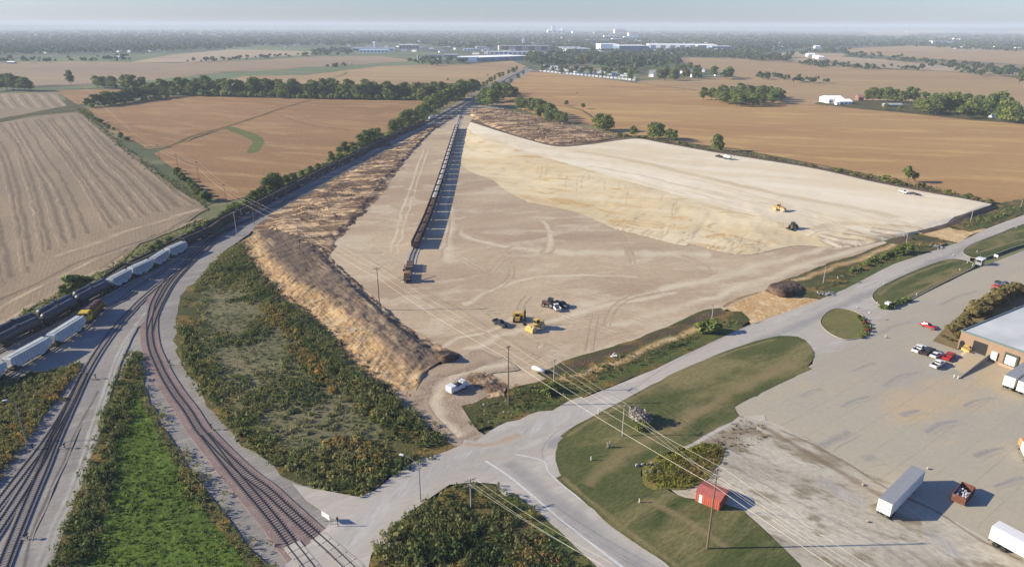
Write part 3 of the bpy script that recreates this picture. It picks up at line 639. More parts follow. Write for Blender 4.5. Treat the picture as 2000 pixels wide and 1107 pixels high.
# --- grass islands
kerb_m = flat('mat_kerb', C(176, 168, 152), var=.1)
def island(pts, name='grass_island', sm=3, ribs=(), kerb=True, jit=.2):
    o = sheet(name, pts, [M_lawn, M_lawnd, M_verge], jit=jit, smooth=sm, ribs=ribs)
    if kerb:
        P = spline([G(*p) for p in pts], 5, True); P.append(P[0].copy())
        mbk = MB(); z = LEVEL[0]
        for a, b in zip(P, P[1:]):
            d = (b - a); d.z = 0
            if d.length < 1e-3: continue
            d.normalize(); nn = Vector((-d.y, d.x, 0)) * .09
            A = [a + nn, a - nn, b - nn, b + nn]
            mbk.add([(q.x, q.y, z - .02) for q in A] + [(q.x, q.y, z + .13) for q in A], [(4, 5, 6, 7), (0, 4, 7, 3), (1, 2, 6, 5)])
        k = mbk.build('kerb', kerb_m); tag(k, kind='structure')
    return o
island([(1086, 905), (1088, 880), (1100, 860), (1125, 838), (1180, 806), (1260, 764), (1350, 717), (1440, 682), (1500, 664), (1540, 660), (1570, 668), (1587, 692), (1584, 712), (1545, 742), (1490, 770), (1432, 800), (1446, 818), (1400, 842), (1345, 872), (1300, 890), (1262, 915), (1250, 935), (1300, 962), (1340, 978), (1400, 988), (1452, 1004), (1500, 1052), (1560, 1107), (1640, 1260), (1490, 1260), (1300, 1107), (1200, 1030), (1110, 960)], 'roadside_lawn', 2, kerb=False, jit=.4,
       ribs=[([(1095, 935), (1150, 985), (1230, 1045), (1330, 1120)], 1.6, 1, .6), ([(1100, 862), (1180, 812), (1300, 750), (1440, 688), (1520, 666)], 1.4, 1, .6), ([(1140, 960), (1200, 905), (1300, 850), (1430, 775), (1560, 712)], 5, 1, 2), ([(1250, 980), (1340, 1020), (1420, 1080)], 2.5, 1, 1.5)])
M_lawn_keep = M_lawn; M_lawn = gmat('mat_dry_island_grass', C(120, 116, 70), C(104, 104, 62), C(134, 126, 84), s1=.1, s2=.2, s3=1.6, fine=.2, bump=.12)
island([(1602, 637), (1608, 620), (1628, 608), (1655, 609), (1678, 618), (1696, 634), (1698, 650), (1682, 663), (1650, 668), (1620, 656)])
M_lawn = M_lawn_keep
island([(1705, 590), (1706, 575), (1735, 556), (1800, 527), (1850, 511), (1888, 513), (1902, 522), (1888, 533), (1830, 562), (1778, 590), (1752, 602), (1725, 604)], ribs=[([(1712, 584), (1760, 550), (1850, 516), (1885, 518)], 1.5, 1, .4), ([(1760, 590), (1830, 556), (1890, 527)], 1.8, 1, .4)])
island([(1880, 497), (1895, 482), (1950, 460), (2010, 438), (2200, 385), (2200, 430), (2010, 478), (1930, 505), (1900, 508)], ribs=[([(1900, 500), (1960, 482), (2040, 460)], 1.8, 1, .4)])
sheet('weed_mound_ground', [(1252, 938), (1266, 908), (1320, 888), (1380, 872), (1412, 884), (1398, 924), (1362, 954), (1318, 962), (1275, 960)], [gmat('mat_olive_mound', C(128, 122, 62), C(108, 106, 56), C(138, 110, 74), s1=.12, s2=.3, s3=1.6, fine=.25, bump=.25)], jit=.8, smooth=3)
sheet('planting_bed', [(1820, 671), (1850, 640), (1890, 606), (1940, 580), (2000, 566), (2000, 640), (1868, 688)], [gmat('mat_mulch', C(140, 122, 88), C(124, 108, 76), s1=.1, s3=1.6, fine=.18, bump=.1)], jit=.1)
# --- raised earth: bench of chalky fill, stockpile berm, low mounds
H1 = 4.0; ZSC = .62
toe = [(912, 252, 0), (903, 275, 0), (898, 300, 0), (903, 325, 0), (930, 342, 0), (960, 352, 0), (985, 372, 0), (1030, 395, 0), (1090, 409, 0), (1135, 420, 0), (1200, 448, 0), (1255, 462, 0), (1330, 482, 0), (1350, 479, 0), (1400, 492, 0), (1440, 499, 0), (1480, 498, 0), (1505, 491, 0), (1560, 482, 0), (1620, 486, 0), (1670, 484, 0), (1720, 474, 0), (1782, 460, 0), (1850, 442, 0)]
crest = [(914, 250, .3), (925, 262, 1.5), (960, 272, 3), (1010, 293, H1), (1060, 307, H1), (1110, 322, H1), (1200, 348, H1), (1300, 376, H1), (1400, 404, H1), (1500, 429, H1), (1560, 442, 3.2), (1620, 452, 2.4), (1700, 462, 1.8), (1780, 455, 1.4), (1848, 438, 1.2)]
mid = [(916, 246, .3), (950, 262, 2), (1000, 277, 3.5), (1060, 294, H1), (1140, 303, H1), (1250, 325, H1), (1350, 352, H1), (1500, 390, H1), (1650, 420, 3.5), (1750, 435, 3.0), (1870, 424, 2.4)]
back = [(918, 240, .3), (930, 243, 1), (975, 258, 2), (1040, 277, 3), (1090, 288, H1), (1150, 284, H1), (1215, 275, H1), (1250, 273, H1), (1300, 282, H1), (1400, 300, H1), (1500, 316, H1), (1600, 333, H1), (1700, 356, H1), (1800, 376, H1), (1880, 390, H1), (1936, 401, 3.0)]
btoe = [(922, 234, 0), (975, 252, 0), (1040, 272, 0), (1090, 281, 0), (1150, 278, 0), (1215, 270, 0), (1250, 268, 0), (1300, 277, 0), (1400, 295, 0), (1500, 311, 0), (1600, 328, 0), (1700, 350, 0), (1800, 370, 0), (1880, 384, 0), (1942, 398, 0)]
M_bank = gmat('mat_dark_bank', C(124, 104, 86), C(100, 86, 72), s1=.1, s3=1.5, fine=.2, bump=.2)
loft('chalky_fill_bench', [toe, crest, mid, back, btoe], [M_slope, M_bench, M_bank], bands=[0, 1, 1, 2], nu=420, nv=16, amp=.3, ns=.09, zadd=ZEND + .01, zs=ZSC, amps=[.3, .22, .1, .08, .05])
ZB = H1 * ZSC + ZEND + .04
# right end bank
loft('fill_bank', [[(1938, 402, 3.1), (1905, 414, 2.9), (1870, 424, 2.4), (1848, 439, 1.3), (1800, 452, 1.2)], [(1948, 407, 0), (1915, 421, 0), (1880, 436, 0), (1855, 446, 0), (1800, 460, 0)]], [M_bank], nu=60, nv=6, amp=.15, zadd=ZEND, zs=ZSC)
# bands on the bench (sandier haul roads), draped just above it
from mathutils.bvhtree import BVHTree
bo = bpy.data.objects['chalky_fill_bench']
BV = BVHTree.FromPolygons([v.co for v in bo.data.vertices], [tuple(p.vertices) for p in bo.data.polygons])
def zat(x, y, d=0.0):
    h = BV.ray_cast(Vector((x, y, 50)), Vector((0, 0, -1)))
    return h[0].z if h[0] else d
def drape_many(name, plist, wd, mat, base, up=.05):
    obs = [drape(name, p, wd, mat, base, jit=.6, wj=.8, up=up, n=14, cross=5) for p in plist]
    vs = []; fs = []; ev = []
    for o in obs:
        k = len(vs); vs += [tuple(v.co) for v in o.data.vertices]; fs += [[i + k for i in p.vertices] for p in o.data.polygons]; ev += [a.value for a in o.data.attributes['edge'].data]
        me = o.data; bpy.data.objects.remove(o); bpy.data.meshes.remove(me)
    mb = MB(); mb.v = vs; mb.f = fs; mb.m = [0] * len(fs); o = mb.build(name, soft(mat, base), smooth=True); set_edge(o.data, ev)
    return tag(o, kind='structure')
def drape(name, pts, wd, mat, base, jit=2, wj=.6, up=.05, n=120, cross=7, zf=None):
    zf = zf or zat
    P = resample(spline([G2((p[0], p[1], p[2] * ZSC)) for p in pts], 6), n); vs = []; ed_ = []
    for i, p in enumerate(P):
        d = P[min(i + 1, n - 1)] - P[max(i - 1, 0)]; d.z = 0; d.normalize(); nn = Vector((-d.y, d.x, 0))
        k = wd * (1 + wj * hnoise(p.x, p.y, .05)); o_ = jit * hnoise(p.x + 50, p.y, .04)
        k *= 1.4
        for j in range(cross):
            ed_.append(0 if i in (0, n - 1) else 1 - abs(j / (cross - 1) * 2 - 1) ** 1.5)
            q = p + nn * (o_ + k * (j / (cross - 1) - .5)); vs.append((q.x, q.y, zf(q.x, q.y, 0) + up))
    mb = MB(); mb.add(vs, [(i * cross + j, i * cross + j + 1, (i + 1) * cross + j + 1, (i + 1) * cross + j) for i in range(n - 1) for j in range(cross - 1)])
    o = mb.build(name, soft(mat, base), smooth=True); set_edge(o.data, ed_)
    if sum(p.normal.z for p in o.data.polygons) < 0: o.data.flip_normals()
    return tag(o, kind='structure')
drape('haul_track', [(1120, 296, H1), (1200, 309, H1), (1300, 330, H1), (1400, 354, H1), (1500, 377, H1), (1640, 403, 3.6), (1760, 428, 3)], 9, M_sandy, M_bench)
drape('haul_track', [(1150, 325, H1), (1250, 345, H1), (1350, 368, H1), (1450, 392, H1), (1540, 408, H1)], 2.2, M_sandy, M_bench, up=.06)
drape('haul_track', [(1560, 455, 2.6), (1640, 440, 3), (1720, 442, 2.5), (1800, 447, 1.6)], 6, M_sandy, M_bench, up=.055)
for k_, pp in enumerate([[(1600, 462, 1.6), (1650, 474, .9), (1690, 478, .5)], [(1650, 456, 1.8), (1700, 466, 1.1), (1740, 470, .6)], [(1610, 470, 1), (1640, 484, .5), (1665, 487, 0)], [(1700, 452, 1.6), (1740, 458, 1.2), (1770, 461, .7)]]):
    drape('chalk_spill', pp, 7, M_bench, M_floor, jit=1, wj=.8, up=.08 + .01 * k_)
for k_, pp in enumerate([[(1190, 430, .8), (1230, 437, 1), (1300, 446, 1.3), (1345, 446, 1.6)], [(1255, 420, 1.5), (1300, 426, 1.7), (1350, 434, 1.7)], [(1375, 463, 1), (1420, 460, 1.2), (1450, 470, .9)], [(1020, 383, .5), (1060, 392, .6), (1095, 398, .6)], [(1370, 448, 1.4), (1400, 440, 1.6)], [(1440, 488, .3), (1470, 480, .6), (1490, 478, .6)]]):
    drape('sand_gully', pp, 3.2, M_sand, M_slope, jit=2.5, wj=1.2, up=.05 + .006 * k_, n=60)
rg = random.Random(5)
M_gul = gmat('mat_gully_sand', C(208, 188, 148), C(200, 178, 136), s1=.2, s3=1.6, fine=.1)  # gully lines in a slightly darker sand than the slope
gl_ = []
for k in range(20):
    x = rg.uniform(1050, 1330); y0 = 312 + (x - 1050) * .28 + rg.uniform(0, 16); L_ = rg.uniform(10, 34); gl_.append([(x, y0, 4), (x - 2, y0 + L_ * .5, 3), (x - 3, y0 + L_, 2)])
drape_many('sand_gully', gl_, .7, M_gul, M_slope, up=.055)
gl_ = []
for k in range(40):
    x = rg.uniform(1190, 1500); y0 = 420 + (x - 1190) * .17 + rg.uniform(-8, 22); L_ = rg.uniform(10, 26); gl_.append([(x, y0, 1.6), (x - L_ * .6, y0 + L_ * .45, 1.2), (x - L_ * 1.1, y0 + L_ * .8, .8)])
drape_many('sand_gully', gl_, 1.2, M_gul, M_slope, up=.065)
gl_ = []
for k in range(22):
    x = rg.uniform(1010, 1480); y0 = 385 + (x - 1010) * .19 + rg.uniform(-10, 10); L_ = rg.uniform(12, 46); gl_.append([(x, y0, 1.6), (x + L_ * .5, y0 + L_ * .12, 1.6), (x + L_, y0 + L_ * .26, 1.6)])
drape_many('sand_gully', gl_, 1.1, M_gul, M_slope, up=.075)
gl_ = []
for k in range(30):
    x = rg.uniform(1150, 1750); y0 = 300 + (x - 1150) * .2 + rg.uniform(0, 60); L_ = rg.uniform(40, 160); gl_.append([(x, y0, 4), (x + L_ * .5, y0 + L_ * .13, 4), (x + L_, y0 + L_ * .26, 4)])
drape_many('haul_track', gl_, .9, M_sandy, M_bench, up=.07)
# stockpile berm
M_bdark = gmat('mat_berm_crest', C(130, 112, 94), C(104, 90, 76), C(186, 162, 128), s1=.14, s2=.3, s3=1.6, rot=-57, st=7, fine=.25, bump=.35, bs=.9, clo=.56, chi=.66)
M_byel = gmat('mat_berm_sand', C(196, 162, 114), C(168, 136, 98), C(214, 190, 148), s1=.08, s2=.22, s3=1.6, rot=20, st=1.3, fine=.22, bump=.45, bs=.6, camt=.7, dist=1.2)
M_blow = gmat('mat_berm_foot', C(132, 106, 88), C(160, 132, 104), C(112, 92, 76), s1=.1, s2=.3, s3=1.5, fine=.2, bump=.3)
tL = [(472, 474, 0), (483, 502, 0), (498, 532, 0), (538, 571, 0), (574, 598, 0), (606, 621, 0), (648, 664, 0), (690, 706, 0), (738, 750, 0), (795, 792, 0)]
tL2 = [(484, 468, .5), (497, 498, .7), (514, 527, .9), (555, 566, .9), (590, 591, .9), (624, 614, .9), (664, 656, .8), (706, 696, .8), (752, 736, .6), (812, 765, .4)]
cr = [(506, 452, 1.6), (520, 476, 2.6), (532, 500, 3), (584, 545, 3.2), (636, 572, 3.3), (684, 602, 3.3), (724, 638, 3.2), (760, 670, 3), (800, 700, 2), (838, 722, 1)]
cr2 = [(552, 450, 1.8), (586, 472, 2.6), (614, 498, 3), (656, 540, 3), (702, 580, 3), (740, 614, 3), (772, 644, 2.8), (804, 668, 2.4), (834, 692, 1.8), (862, 708, 1)]
tR1 = [(580, 447, .8), (610, 468, .9), (634, 496, .9), (676, 540, .9), (722, 584, .9), (764, 622, .9), (804, 652, .8), (846, 678, .7), (870, 692, .6), (884, 702, .4)]
tR = [(620, 450, 0), (640, 480, 0), (648, 508, 0), (692, 548, 0), (744, 596, 0), (788, 636, 0), (836, 664, 0), (880, 688, 0), (908, 706, 0)]
loft('stockpile_berm', [tL, tL2, cr, cr2, tR1, tR], [soft(M_byel, M_blow), soft(M_byel, M_bdark), soft(M_dirt, M_bdark)], bands=[0, 1, 1, 2, 2], nu=340, nv=14, amp=.5, ns=.16, zs=.47, zadd=ZEND, edges=[.1, 1.25, .42, -.3, .9, 1.2])
loft('spoil_mound', [[(914, 222, 0), (930, 236, 0), (960, 252, 0), (1040, 282, 0), (1090, 291, 0)], [(918, 220, 1.0), (940, 232, 1.6), (975, 246, 1.8), (1050, 272, 1.8), (1110, 287, 1.2)], [(928, 216, 1.4), (980, 222, 1.8), (1050, 240, 1.8), (1120, 258, 1.8), (1170, 276, 1.2)], [(925, 212, 0), (975, 214, 0), (1050, 230, 0), (1120, 246, 0), (1215, 270, 0)]],
     [M_dirt], nu=200, nv=12, amp=.5, ns=.08, zadd=ZEND)
loft('strip_ridge', [[(846, 246, 0), (790, 276, 0), (700, 322, 0), (640, 354, 0), (560, 404, 0), (505, 445, 0)], [(846, 246, .6), (795, 280, .9), (715, 330, 1), (660, 365, 1), (590, 415, 1), (540, 448, 1)], [(849, 250, .6), (805, 290, .9), (745, 350, 1), (700, 405, 1), (650, 455, 1), (600, 480, 1)], [(852, 250, 0), (822, 282, 0), (775, 340, 0), (745, 384, 0), (695, 440, 0), (645, 500, 0)]],
     [M_dirt], nu=300, nv=14, amp=.6, ns=.12, streak=(60, 1), zadd=ZEND - .1)
loft('topsoil_heap', [[(1492, 570, 0), (1520, 582, 0), (1545, 584, 0), (1575, 572, 0)], [(1500, 562, 1), (1522, 570, 2.6), (1540, 572, 2.4), (1566, 566, .8)], [(1505, 557, 0), (1525, 552, 0), (1545, 548, 0), (1562, 556, 0)]], [M_topso], nu=50, nv=12, amp=.35, ns=.3, zadd=ZEND)
loft('topsoil_heap', [[(905, 745, 0), (930, 765, 0), (960, 785, 0), (990, 790, 0)], [(915, 735, 1), (935, 742, 1.6), (960, 754, 1.5), (985, 768, .8)], [(925, 727, 0), (945, 727, 0), (970, 740, 0), (992, 756, 0)]], [soft(M_dirt, M_bdark)], nu=50, nv=12, amp=.3, ns=.3, zadd=ZEND, zs=.45, edges=[1.2, .5, 1.2])
loft('topsoil_heap', [[(846, 700, 0), (862, 712, 0), (880, 712, 0), (900, 704, 0)], [(850, 692, 1), (864, 698, 2.4), (880, 698, 2.2), (896, 698, .6)], [(854, 686, 0), (866, 684, 0), (882, 688, 0), (898, 694, 0)]], [M_topso], nu=40, nv=10, amp=.3, ns=.4, zadd=ZEND)
# ================================================================== vegetation
def F(r, g, b): return C(r, g, b, 1.0)
L_tree = leafmat('mat_tree_leaves', [F(68, 82, 52), F(90, 104, 58), F(114, 124, 66), F(138, 140, 76)], .35)
L_olive = leafmat('mat_olive_leaves', [F(70, 80, 44), F(92, 102, 50), F(122, 126, 62)])
L_yel = leafmat('mat_yellowing_leaves', [F(74, 86, 46), F(104, 116, 54), F(148, 142, 66)])
L_brn = leafmat('mat_autumn_leaves', [F(92, 86, 54), F(108, 98, 60), F(126, 114, 70)], .3)
L_far = leafmat('mat_far_leaves', [F(58, 70, 48), F(68, 80, 53), F(84, 92, 60)], .3)
L_grey = leafmat('mat_dead_stems', [F(128, 120, 112), F(158, 150, 142), F(104, 98, 90)])
L_scrub = leafmat('mat_scrub_leaves', [F(80, 92, 54), F(98, 108, 60), F(116, 120, 70), F(132, 128, 80), F(134, 124, 80), F(100, 110, 64)], .35)
L_scrubd = leafmat('mat_dark_scrub_leaves', [F(68, 82, 48), F(88, 100, 56), F(106, 112, 66), F(126, 120, 76), F(82, 94, 54)], .35)
L_ochre = leafmat('mat_ochre_weeds', [F(146, 122, 66), F(168, 138, 74), F(124, 110, 64), F(160, 122, 76)], .3)
L_grassl = leafmat('mat_grass_blades', [F(92, 112, 52), F(102, 122, 56), F(84, 102, 46), F(116, 130, 62)], .45)
L_red = leafmat('mat_red_leaves', [F(110, 60, 50), F(90, 52, 46), F(130, 80, 60)])
M_bark = flat('mat_bark', C(96, 84, 70), .9)
TP = []
for i, (m, h, r, z0, nb, nq, sz) in enumerate([(L_tree, 12, 4.8, 1.2, 34, 1700, .36), (L_tree, 12, 3.9, 1.2, 28, 1500, .36), (L_tree, 12, 5.4, 1.4, 38, 1900, .38), (L_tree, 12, 4.3, .8, 26, 1500, .36),
                                               (L_olive, 12, 4.6, 1.4, 20, 1400, .42), (L_yel, 12, 4.8, 1.2, 20, 1500, .42), (L_brn, 12, 4.4, 1.6, 16, 1000, .42)]):
    root = thing('tree', 'x', 'tree')
    link('crown', crown_mesh('crown', m, h, r, z0, nb, nq, sz, 100 + i), root)
    link('trunk', trunk_mesh(h, .26, 2.6, i, M_bark), root)
    TP.append(Proto(root))
rt = random.Random(11)
NT = [0]
def tree(px, py, h, kind=None, label='tree', group=None, z=0.0, wide=1.0):
    k = rt.choice([0, 1, 2, 3, 0, 1, 2, 3, 4]) if kind is None else (rt.choice(kind) if isinstance(kind, (list, tuple)) else kind)
    s = h * 1.3 / 12.0; a = s * wide * rt.uniform(.9, 1.15)
    NT[0] += 1
    return TP[k].put(G(px, py, z), rt.uniform(0, 6.28), label, group, (a, a * rt.uniform(.9, 1.1), s))
def row(pts, n, h0, h1, label, group, spread=2.0, kind=None, wide=1.0):
    P = resample([Vector((p[0], p[1], 0)) for p in pts], n)
    for p in P: tree(p.x + rt.uniform(-3, 3), p.y + rt.uniform(-spread, spread), rt.uniform(h0, h1), kind, label, group, wide=wide)
def grove(pts, n, h0, h1, label, group, kind=None, wide=1.0):
    xs = [p[0] for p in pts]; ys = [p[1] for p in pts]; c = 0
    while c < n:
        x, y = rt.uniform(min(xs), max(xs)), rt.uniform(min(ys), max(ys))
        if in_poly(np.array([x]), np.array([y]), pts)[0]:
            tree(x, y, rt.uniform(h0, h1), kind, label, group, wide=wide); c += 1
g1 = 'trees of the long windbreak across the fields'
row([(352, 186), (430, 187), (560, 190), (700, 193), (872, 196)], 46, 13, 19, 'green tree in the long windbreak behind the red brown fields', g1, 2.2, wide=1.1)
row([(400, 184), (560, 187), (700, 190), (860, 193)], 14, 15, 19, 'green tree in the long windbreak behind the red brown fields', g1, 1.0)
g2 = 'trees at the left end of the windbreak'
for x, y, h in [(190, 172, 14), (204, 173, 13), (220, 174, 14), (248, 178, 17), (262, 180, 18), (280, 180, 16), (300, 186, 14), (318, 186, 17), (330, 184, 15), (342, 186, 12)]:
    tree(x, y, h, None, 'dark round tree in the clump left of the windbreak, beyond the lane', g2, wide=1.2)
g3 = 'low trees in the hedge at the far corner of the red field'
for x, y, h in [(172, 210, 8), (184, 209, 11), (198, 207, 12), (212, 205, 12), (226, 203, 11), (238, 201, 12), (250, 199, 12), (264, 197, 13), (278, 196, 11), (292, 194, 12), (306, 193, 11), (322, 191, 10), (340, 189, 10)]:
    tree(x, y, h, None, 'low hedge tree along the top left corner of the red brown field', g3, wide=1.3)
g4 = 'trees at the left edge beyond the small stubble field'
for x, y, h in [(4, 176, 14), (14, 177, 18), (26, 178, 19), (38, 178, 16), (50, 179, 15), (62, 178, 11), (-14, 178, 15)]:
    tree(x, y, h, None, 'dark tree in the group at the left edge behind the small stubble field', g4, wide=1.1)
tree(137, 165, 17, 1, 'lone two topped tree standing in the far left field', None, wide=.95); tree(141, 165, 15, 1, 'slimmer stem right beside the lone tree in the far left field', None, wide=.7)
g5 = 'trees lining the left side of the railway'
for x, y, h in [(528, 376, 9), (536, 372, 10), (545, 368, 7), (560, 361, 6), (572, 355, 6), (590, 348, 5), (606, 340, 5), (622, 334, 5), (648, 318, 8), (664, 311, 9), (676, 304, 10), (690, 298, 8), (704, 293, 12), (716, 288, 13), (728, 283, 13), (738, 277, 11), (768, 262, 12), (778, 257, 12),
                (792, 248, 15), (800, 244, 15), (812, 240, 13), (822, 234, 14), (832, 229, 14), (842, 224, 15), (850, 220, 16), (858, 216, 15), (866, 211, 16), (873, 207, 15), (880, 204, 17), (887, 201, 16), (894, 198, 16), (900, 195, 18), (907, 192, 17), (914, 189, 17), (921, 186, 16), (928, 183, 14), (885, 196, 16), (900, 189, 17), (914, 183, 15)]:
    tree(x, y, h * (1 if x > 840 else .78), [0, 1, 2, 3, 4, 4, 5] if x > 840 else None, 'tree in the line beside the long dark train', g5, wide=1.1)
row([(938, 176), (960, 163), (985, 150), (1008, 139)], 10, 6, 9, 'small tree on the left bank of the far railway', 'small trees along the far railway', 1.2)
g6 = 'trees right of the railway past the track works'
for x, y, h in [(944, 207, 13), (952, 209, 15), (962, 211, 16), (950, 200, 14), (960, 201, 17), (972, 199, 16), (984, 197, 15), (996, 195, 14), (1006, 194, 12), (966, 190, 15), (978, 187, 14), (990, 184, 12), (970, 178, 10), (984, 172, 8), (998, 164, 7), (1012, 155, 7), (1022, 147, 7)]:
    tree(x, y, h, None, 'dense tree right of the railway beyond the spoil mound', g6, wide=1.1)
g7 = 'trees of the short belt above the spoil mound'
for x, y, h in [(1017, 216, 11), (1026, 218, 12), (1036, 219, 12), (1046, 221, 12), (1056, 225, 13), (1064, 229, 13), (1073, 233, 12), (1082, 237, 10), (1092, 240, 8), (1102, 242, 8), (1052, 232, 8), (1070, 239, 7)]:
    tree(x, y, h, None, 'dark tree of the short belt directly above the brown spoil mound', g7, wide=1.15)
tree(1170, 255, 12, 5, 'large yellow green tree at the corner of the orange field', wide=1.25); tree(1184, 258, 12, 5, 'rounded green tree joined to the yellow green one at the field corner', wide=1.1)
tree(1178, 260, 8, 4, 'low green tree at the foot of the yellow green tree'); tree(1106, 207, 5, 0, 'small dark tree alone on the field drain above the short belt'); tree(1138, 214, 6, 4, 'small green bush tree at the bend of the grassy drain')
tree(1237, 267, 7, 0, 'small round tree between the yellow green tree and the forked pair'); tree(1275, 272, 11, 5, 'left tree of the pair behind the chalky fill edge', wide=1.1); tree(1285, 274, 11, 0, 'right darker tree of the pair behind the chalky fill edge', wide=1.1)
tree(1306, 276, 8, 0, 'grey green tree leaning over the field edge hedge'); tree(1316, 279, 8, 1, 'dark tree at the right end of the field edge hedge'); tree(1400, 296, 10, 0, 'lone tree standing at the field edge above the chalky fill', wide=.85); tree(1408, 297, 6, 1, 'low stem at the right foot of the lone field edge tree')
tree(1772, 358, 9, 4, 'sparse green tree at the hedge behind the white pickup', wide=.8); tree(1786, 358, 6, 4, 'short tree just right of the sparse hedge tree', wide=.8)
grove([(1364, 194), (1400, 204), (1450, 211), (1500, 209), (1536, 196), (1520, 190), (1440, 184), (1384, 186)], 42, 10, 13, 'dark tree in the oval wood standing in the orange field', 'trees of the oval wood in the orange field', wide=1.15)
g8 = 'trees round the farmstead on the right'
for x, y, h in [(1692, 198, 11), (1704, 198, 13), (1718, 199, 13), (1732, 200, 14), (1746, 201, 13), (1760, 202, 12), (1774, 200, 15), (1786, 201, 14), (1804, 204, 12), (1816, 212, 11), (1800, 222, 12), (1790, 220, 12), (1812, 226, 11), (1826, 224, 14), (1840, 223, 15), (1836, 214, 14),
                (1856, 222, 16), (1868, 220, 17), (1880, 223, 15), (1892, 225, 14), (1904, 228, 12), (1876, 232, 12), (1894, 232, 11), (1918, 224, 12), (1932, 222, 16), (1946, 222, 18), (1960, 225, 15), (1974, 228, 13), (1965, 240, 13), (1980, 242, 14), (1996, 243, 14), (2012, 244, 13), (2028, 245, 13), (1730, 216, 6), (1756, 219, 6), (1768, 202, 12), (1848, 212, 14), (1864, 210, 14), (1886, 212, 13), (1908, 216, 13), (1924, 232, 12), (1950, 236, 12), (1822, 208, 12)]:
    tree(x, y, h, [0, 1, 2, 3, 4, 4, 5], 'tree in the farmstead grove right of the white sheds', g8, wide=1.05)
tree(1990, 166, 22, 1, 'tall narrow pale poplar at the far right edge', wide=.6)
g9 = 'trees standing among and behind the mobile homes'
grove([(1024, 132), (1032, 112), (1070, 104), (1150, 108), (1240, 108), (1330, 116), (1300, 128), (1240, 136), (1120, 132), (1060, 133)], 18, 13, 18, 'tree in the belt behind the mobile homes', g9, [0, 1, 2, 3, 4, 6], wide=1.1)
g10 = 'trees at the right end of the mobile home park'
grove([(1232, 156), (1240, 144), (1300, 140), (1340, 132), (1400, 142), (1430, 152), (1420, 157), (1300, 159)], 26, 11, 16, 'tree at the right hand end of the mobile home park', g10, [0, 1, 2, 3, 4, 6], wide=1.1)
row([(1060, 142), (1120, 145), (1180, 150), (1230, 153)], 10, 8, 12, 'tree standing between the white mobile homes', 'trees between the mobile homes', 4)
# ---- far trees beyond the countable ones: one mass each
def mass(name, label, areas, mat, seed, nq=12, spx=4.0):
    """tree clumps over picture regions, their spacing and size growing with the distance"""
    rng = np.random.default_rng(seed); Q = []; T = []
    for pts, n, h0, h1, wd in areas:
        xs = [p[0] for p in pts]; ys = [p[1] for p in pts]
        X = rng.uniform(min(xs), max(xs), n * 3); Y = rng.uniform(min(ys), max(ys), n * 3)
        k = in_poly(X, Y, pts); X, Y = X[k][:n], Y[k][:n]
        if not len(X): continue
        c = np.array([tuple(G(x, y)) for x, y in zip(X, Y)]); m = len(c)
        h = rng.uniform(h0, h1, m); r = h * wd * rng.uniform(.5, 1.0, m)
        dist = c[:, 1]; grow = np.clip(dist / 2100, 1, 3.6); r = r * grow; nq_ = nq
        d = rng.normal(0, 1, (m, nq_, 3)); d /= np.linalg.norm(d, axis=2)[:, :, None]; d[:, :, 2] = np.where(d[:, :, 2] < -.2, -d[:, :, 2], d[:, :, 2])
        ctr = c.copy(); ctr[:, 2] = h * .52
        P = ctr[:, None, :] + d * np.stack([r, r, h * .46], 1)[:, None, :] * rng.uniform(.7, 1.05, (m, nq_))[:, :, None]
        sz = np.repeat(np.minimum(r, h) * .42, nq_)
        Q.append(leaf_quads(P.reshape(-1, 3), d.reshape(-1, 3), sz, rng)); T.append(np.repeat(np.clip(rng.uniform(0, 1, m), 0, 1), nq_ * 4))
    V = np.concatenate(Q)
    return tag(link(name, npmesh(name, V, np.arange(len(V)).reshape(-1, 4), mat, np.concatenate(T))), label, 'trees', kind='stuff')
mass('woodland', 'hazy mass of town trees spreading to the horizon', [
    ([(-200, 112), (-200, 62), (400, 60), (1000, 59), (1500, 62), (1700, 76), (1640, 92), (1540, 98), (1500, 104), (1440, 116), (1330, 112), (1250, 104), (1100, 104), (1040, 96), (900, 96), (760, 84), (680, 90), (520, 90), (440, 97), (260, 104)], 9500, 9, 15, .6),
    ([(1440, 116), (1330, 112), (1300, 106), (1440, 104), (1520, 112), (1540, 122), (1480, 120)], 240, 9, 14, .6),
    ([(1760, 76), (1800, 66), (2300, 70), (2300, 106), (2000, 103), (1880, 98), (1800, 92), (1640, 92)], 1700, 9, 14, .6),
    ([(1500, 66), (1780, 74), (1760, 92), (1500, 94)], 700, 9, 14, .6),
    ([(-400, 60), (-400, 56), (1000, 53.5), (2400, 57), (2400, 64), (1500, 62), (900, 58), (300, 60)], 1500, 8, 13, .8)], L_far, 5)
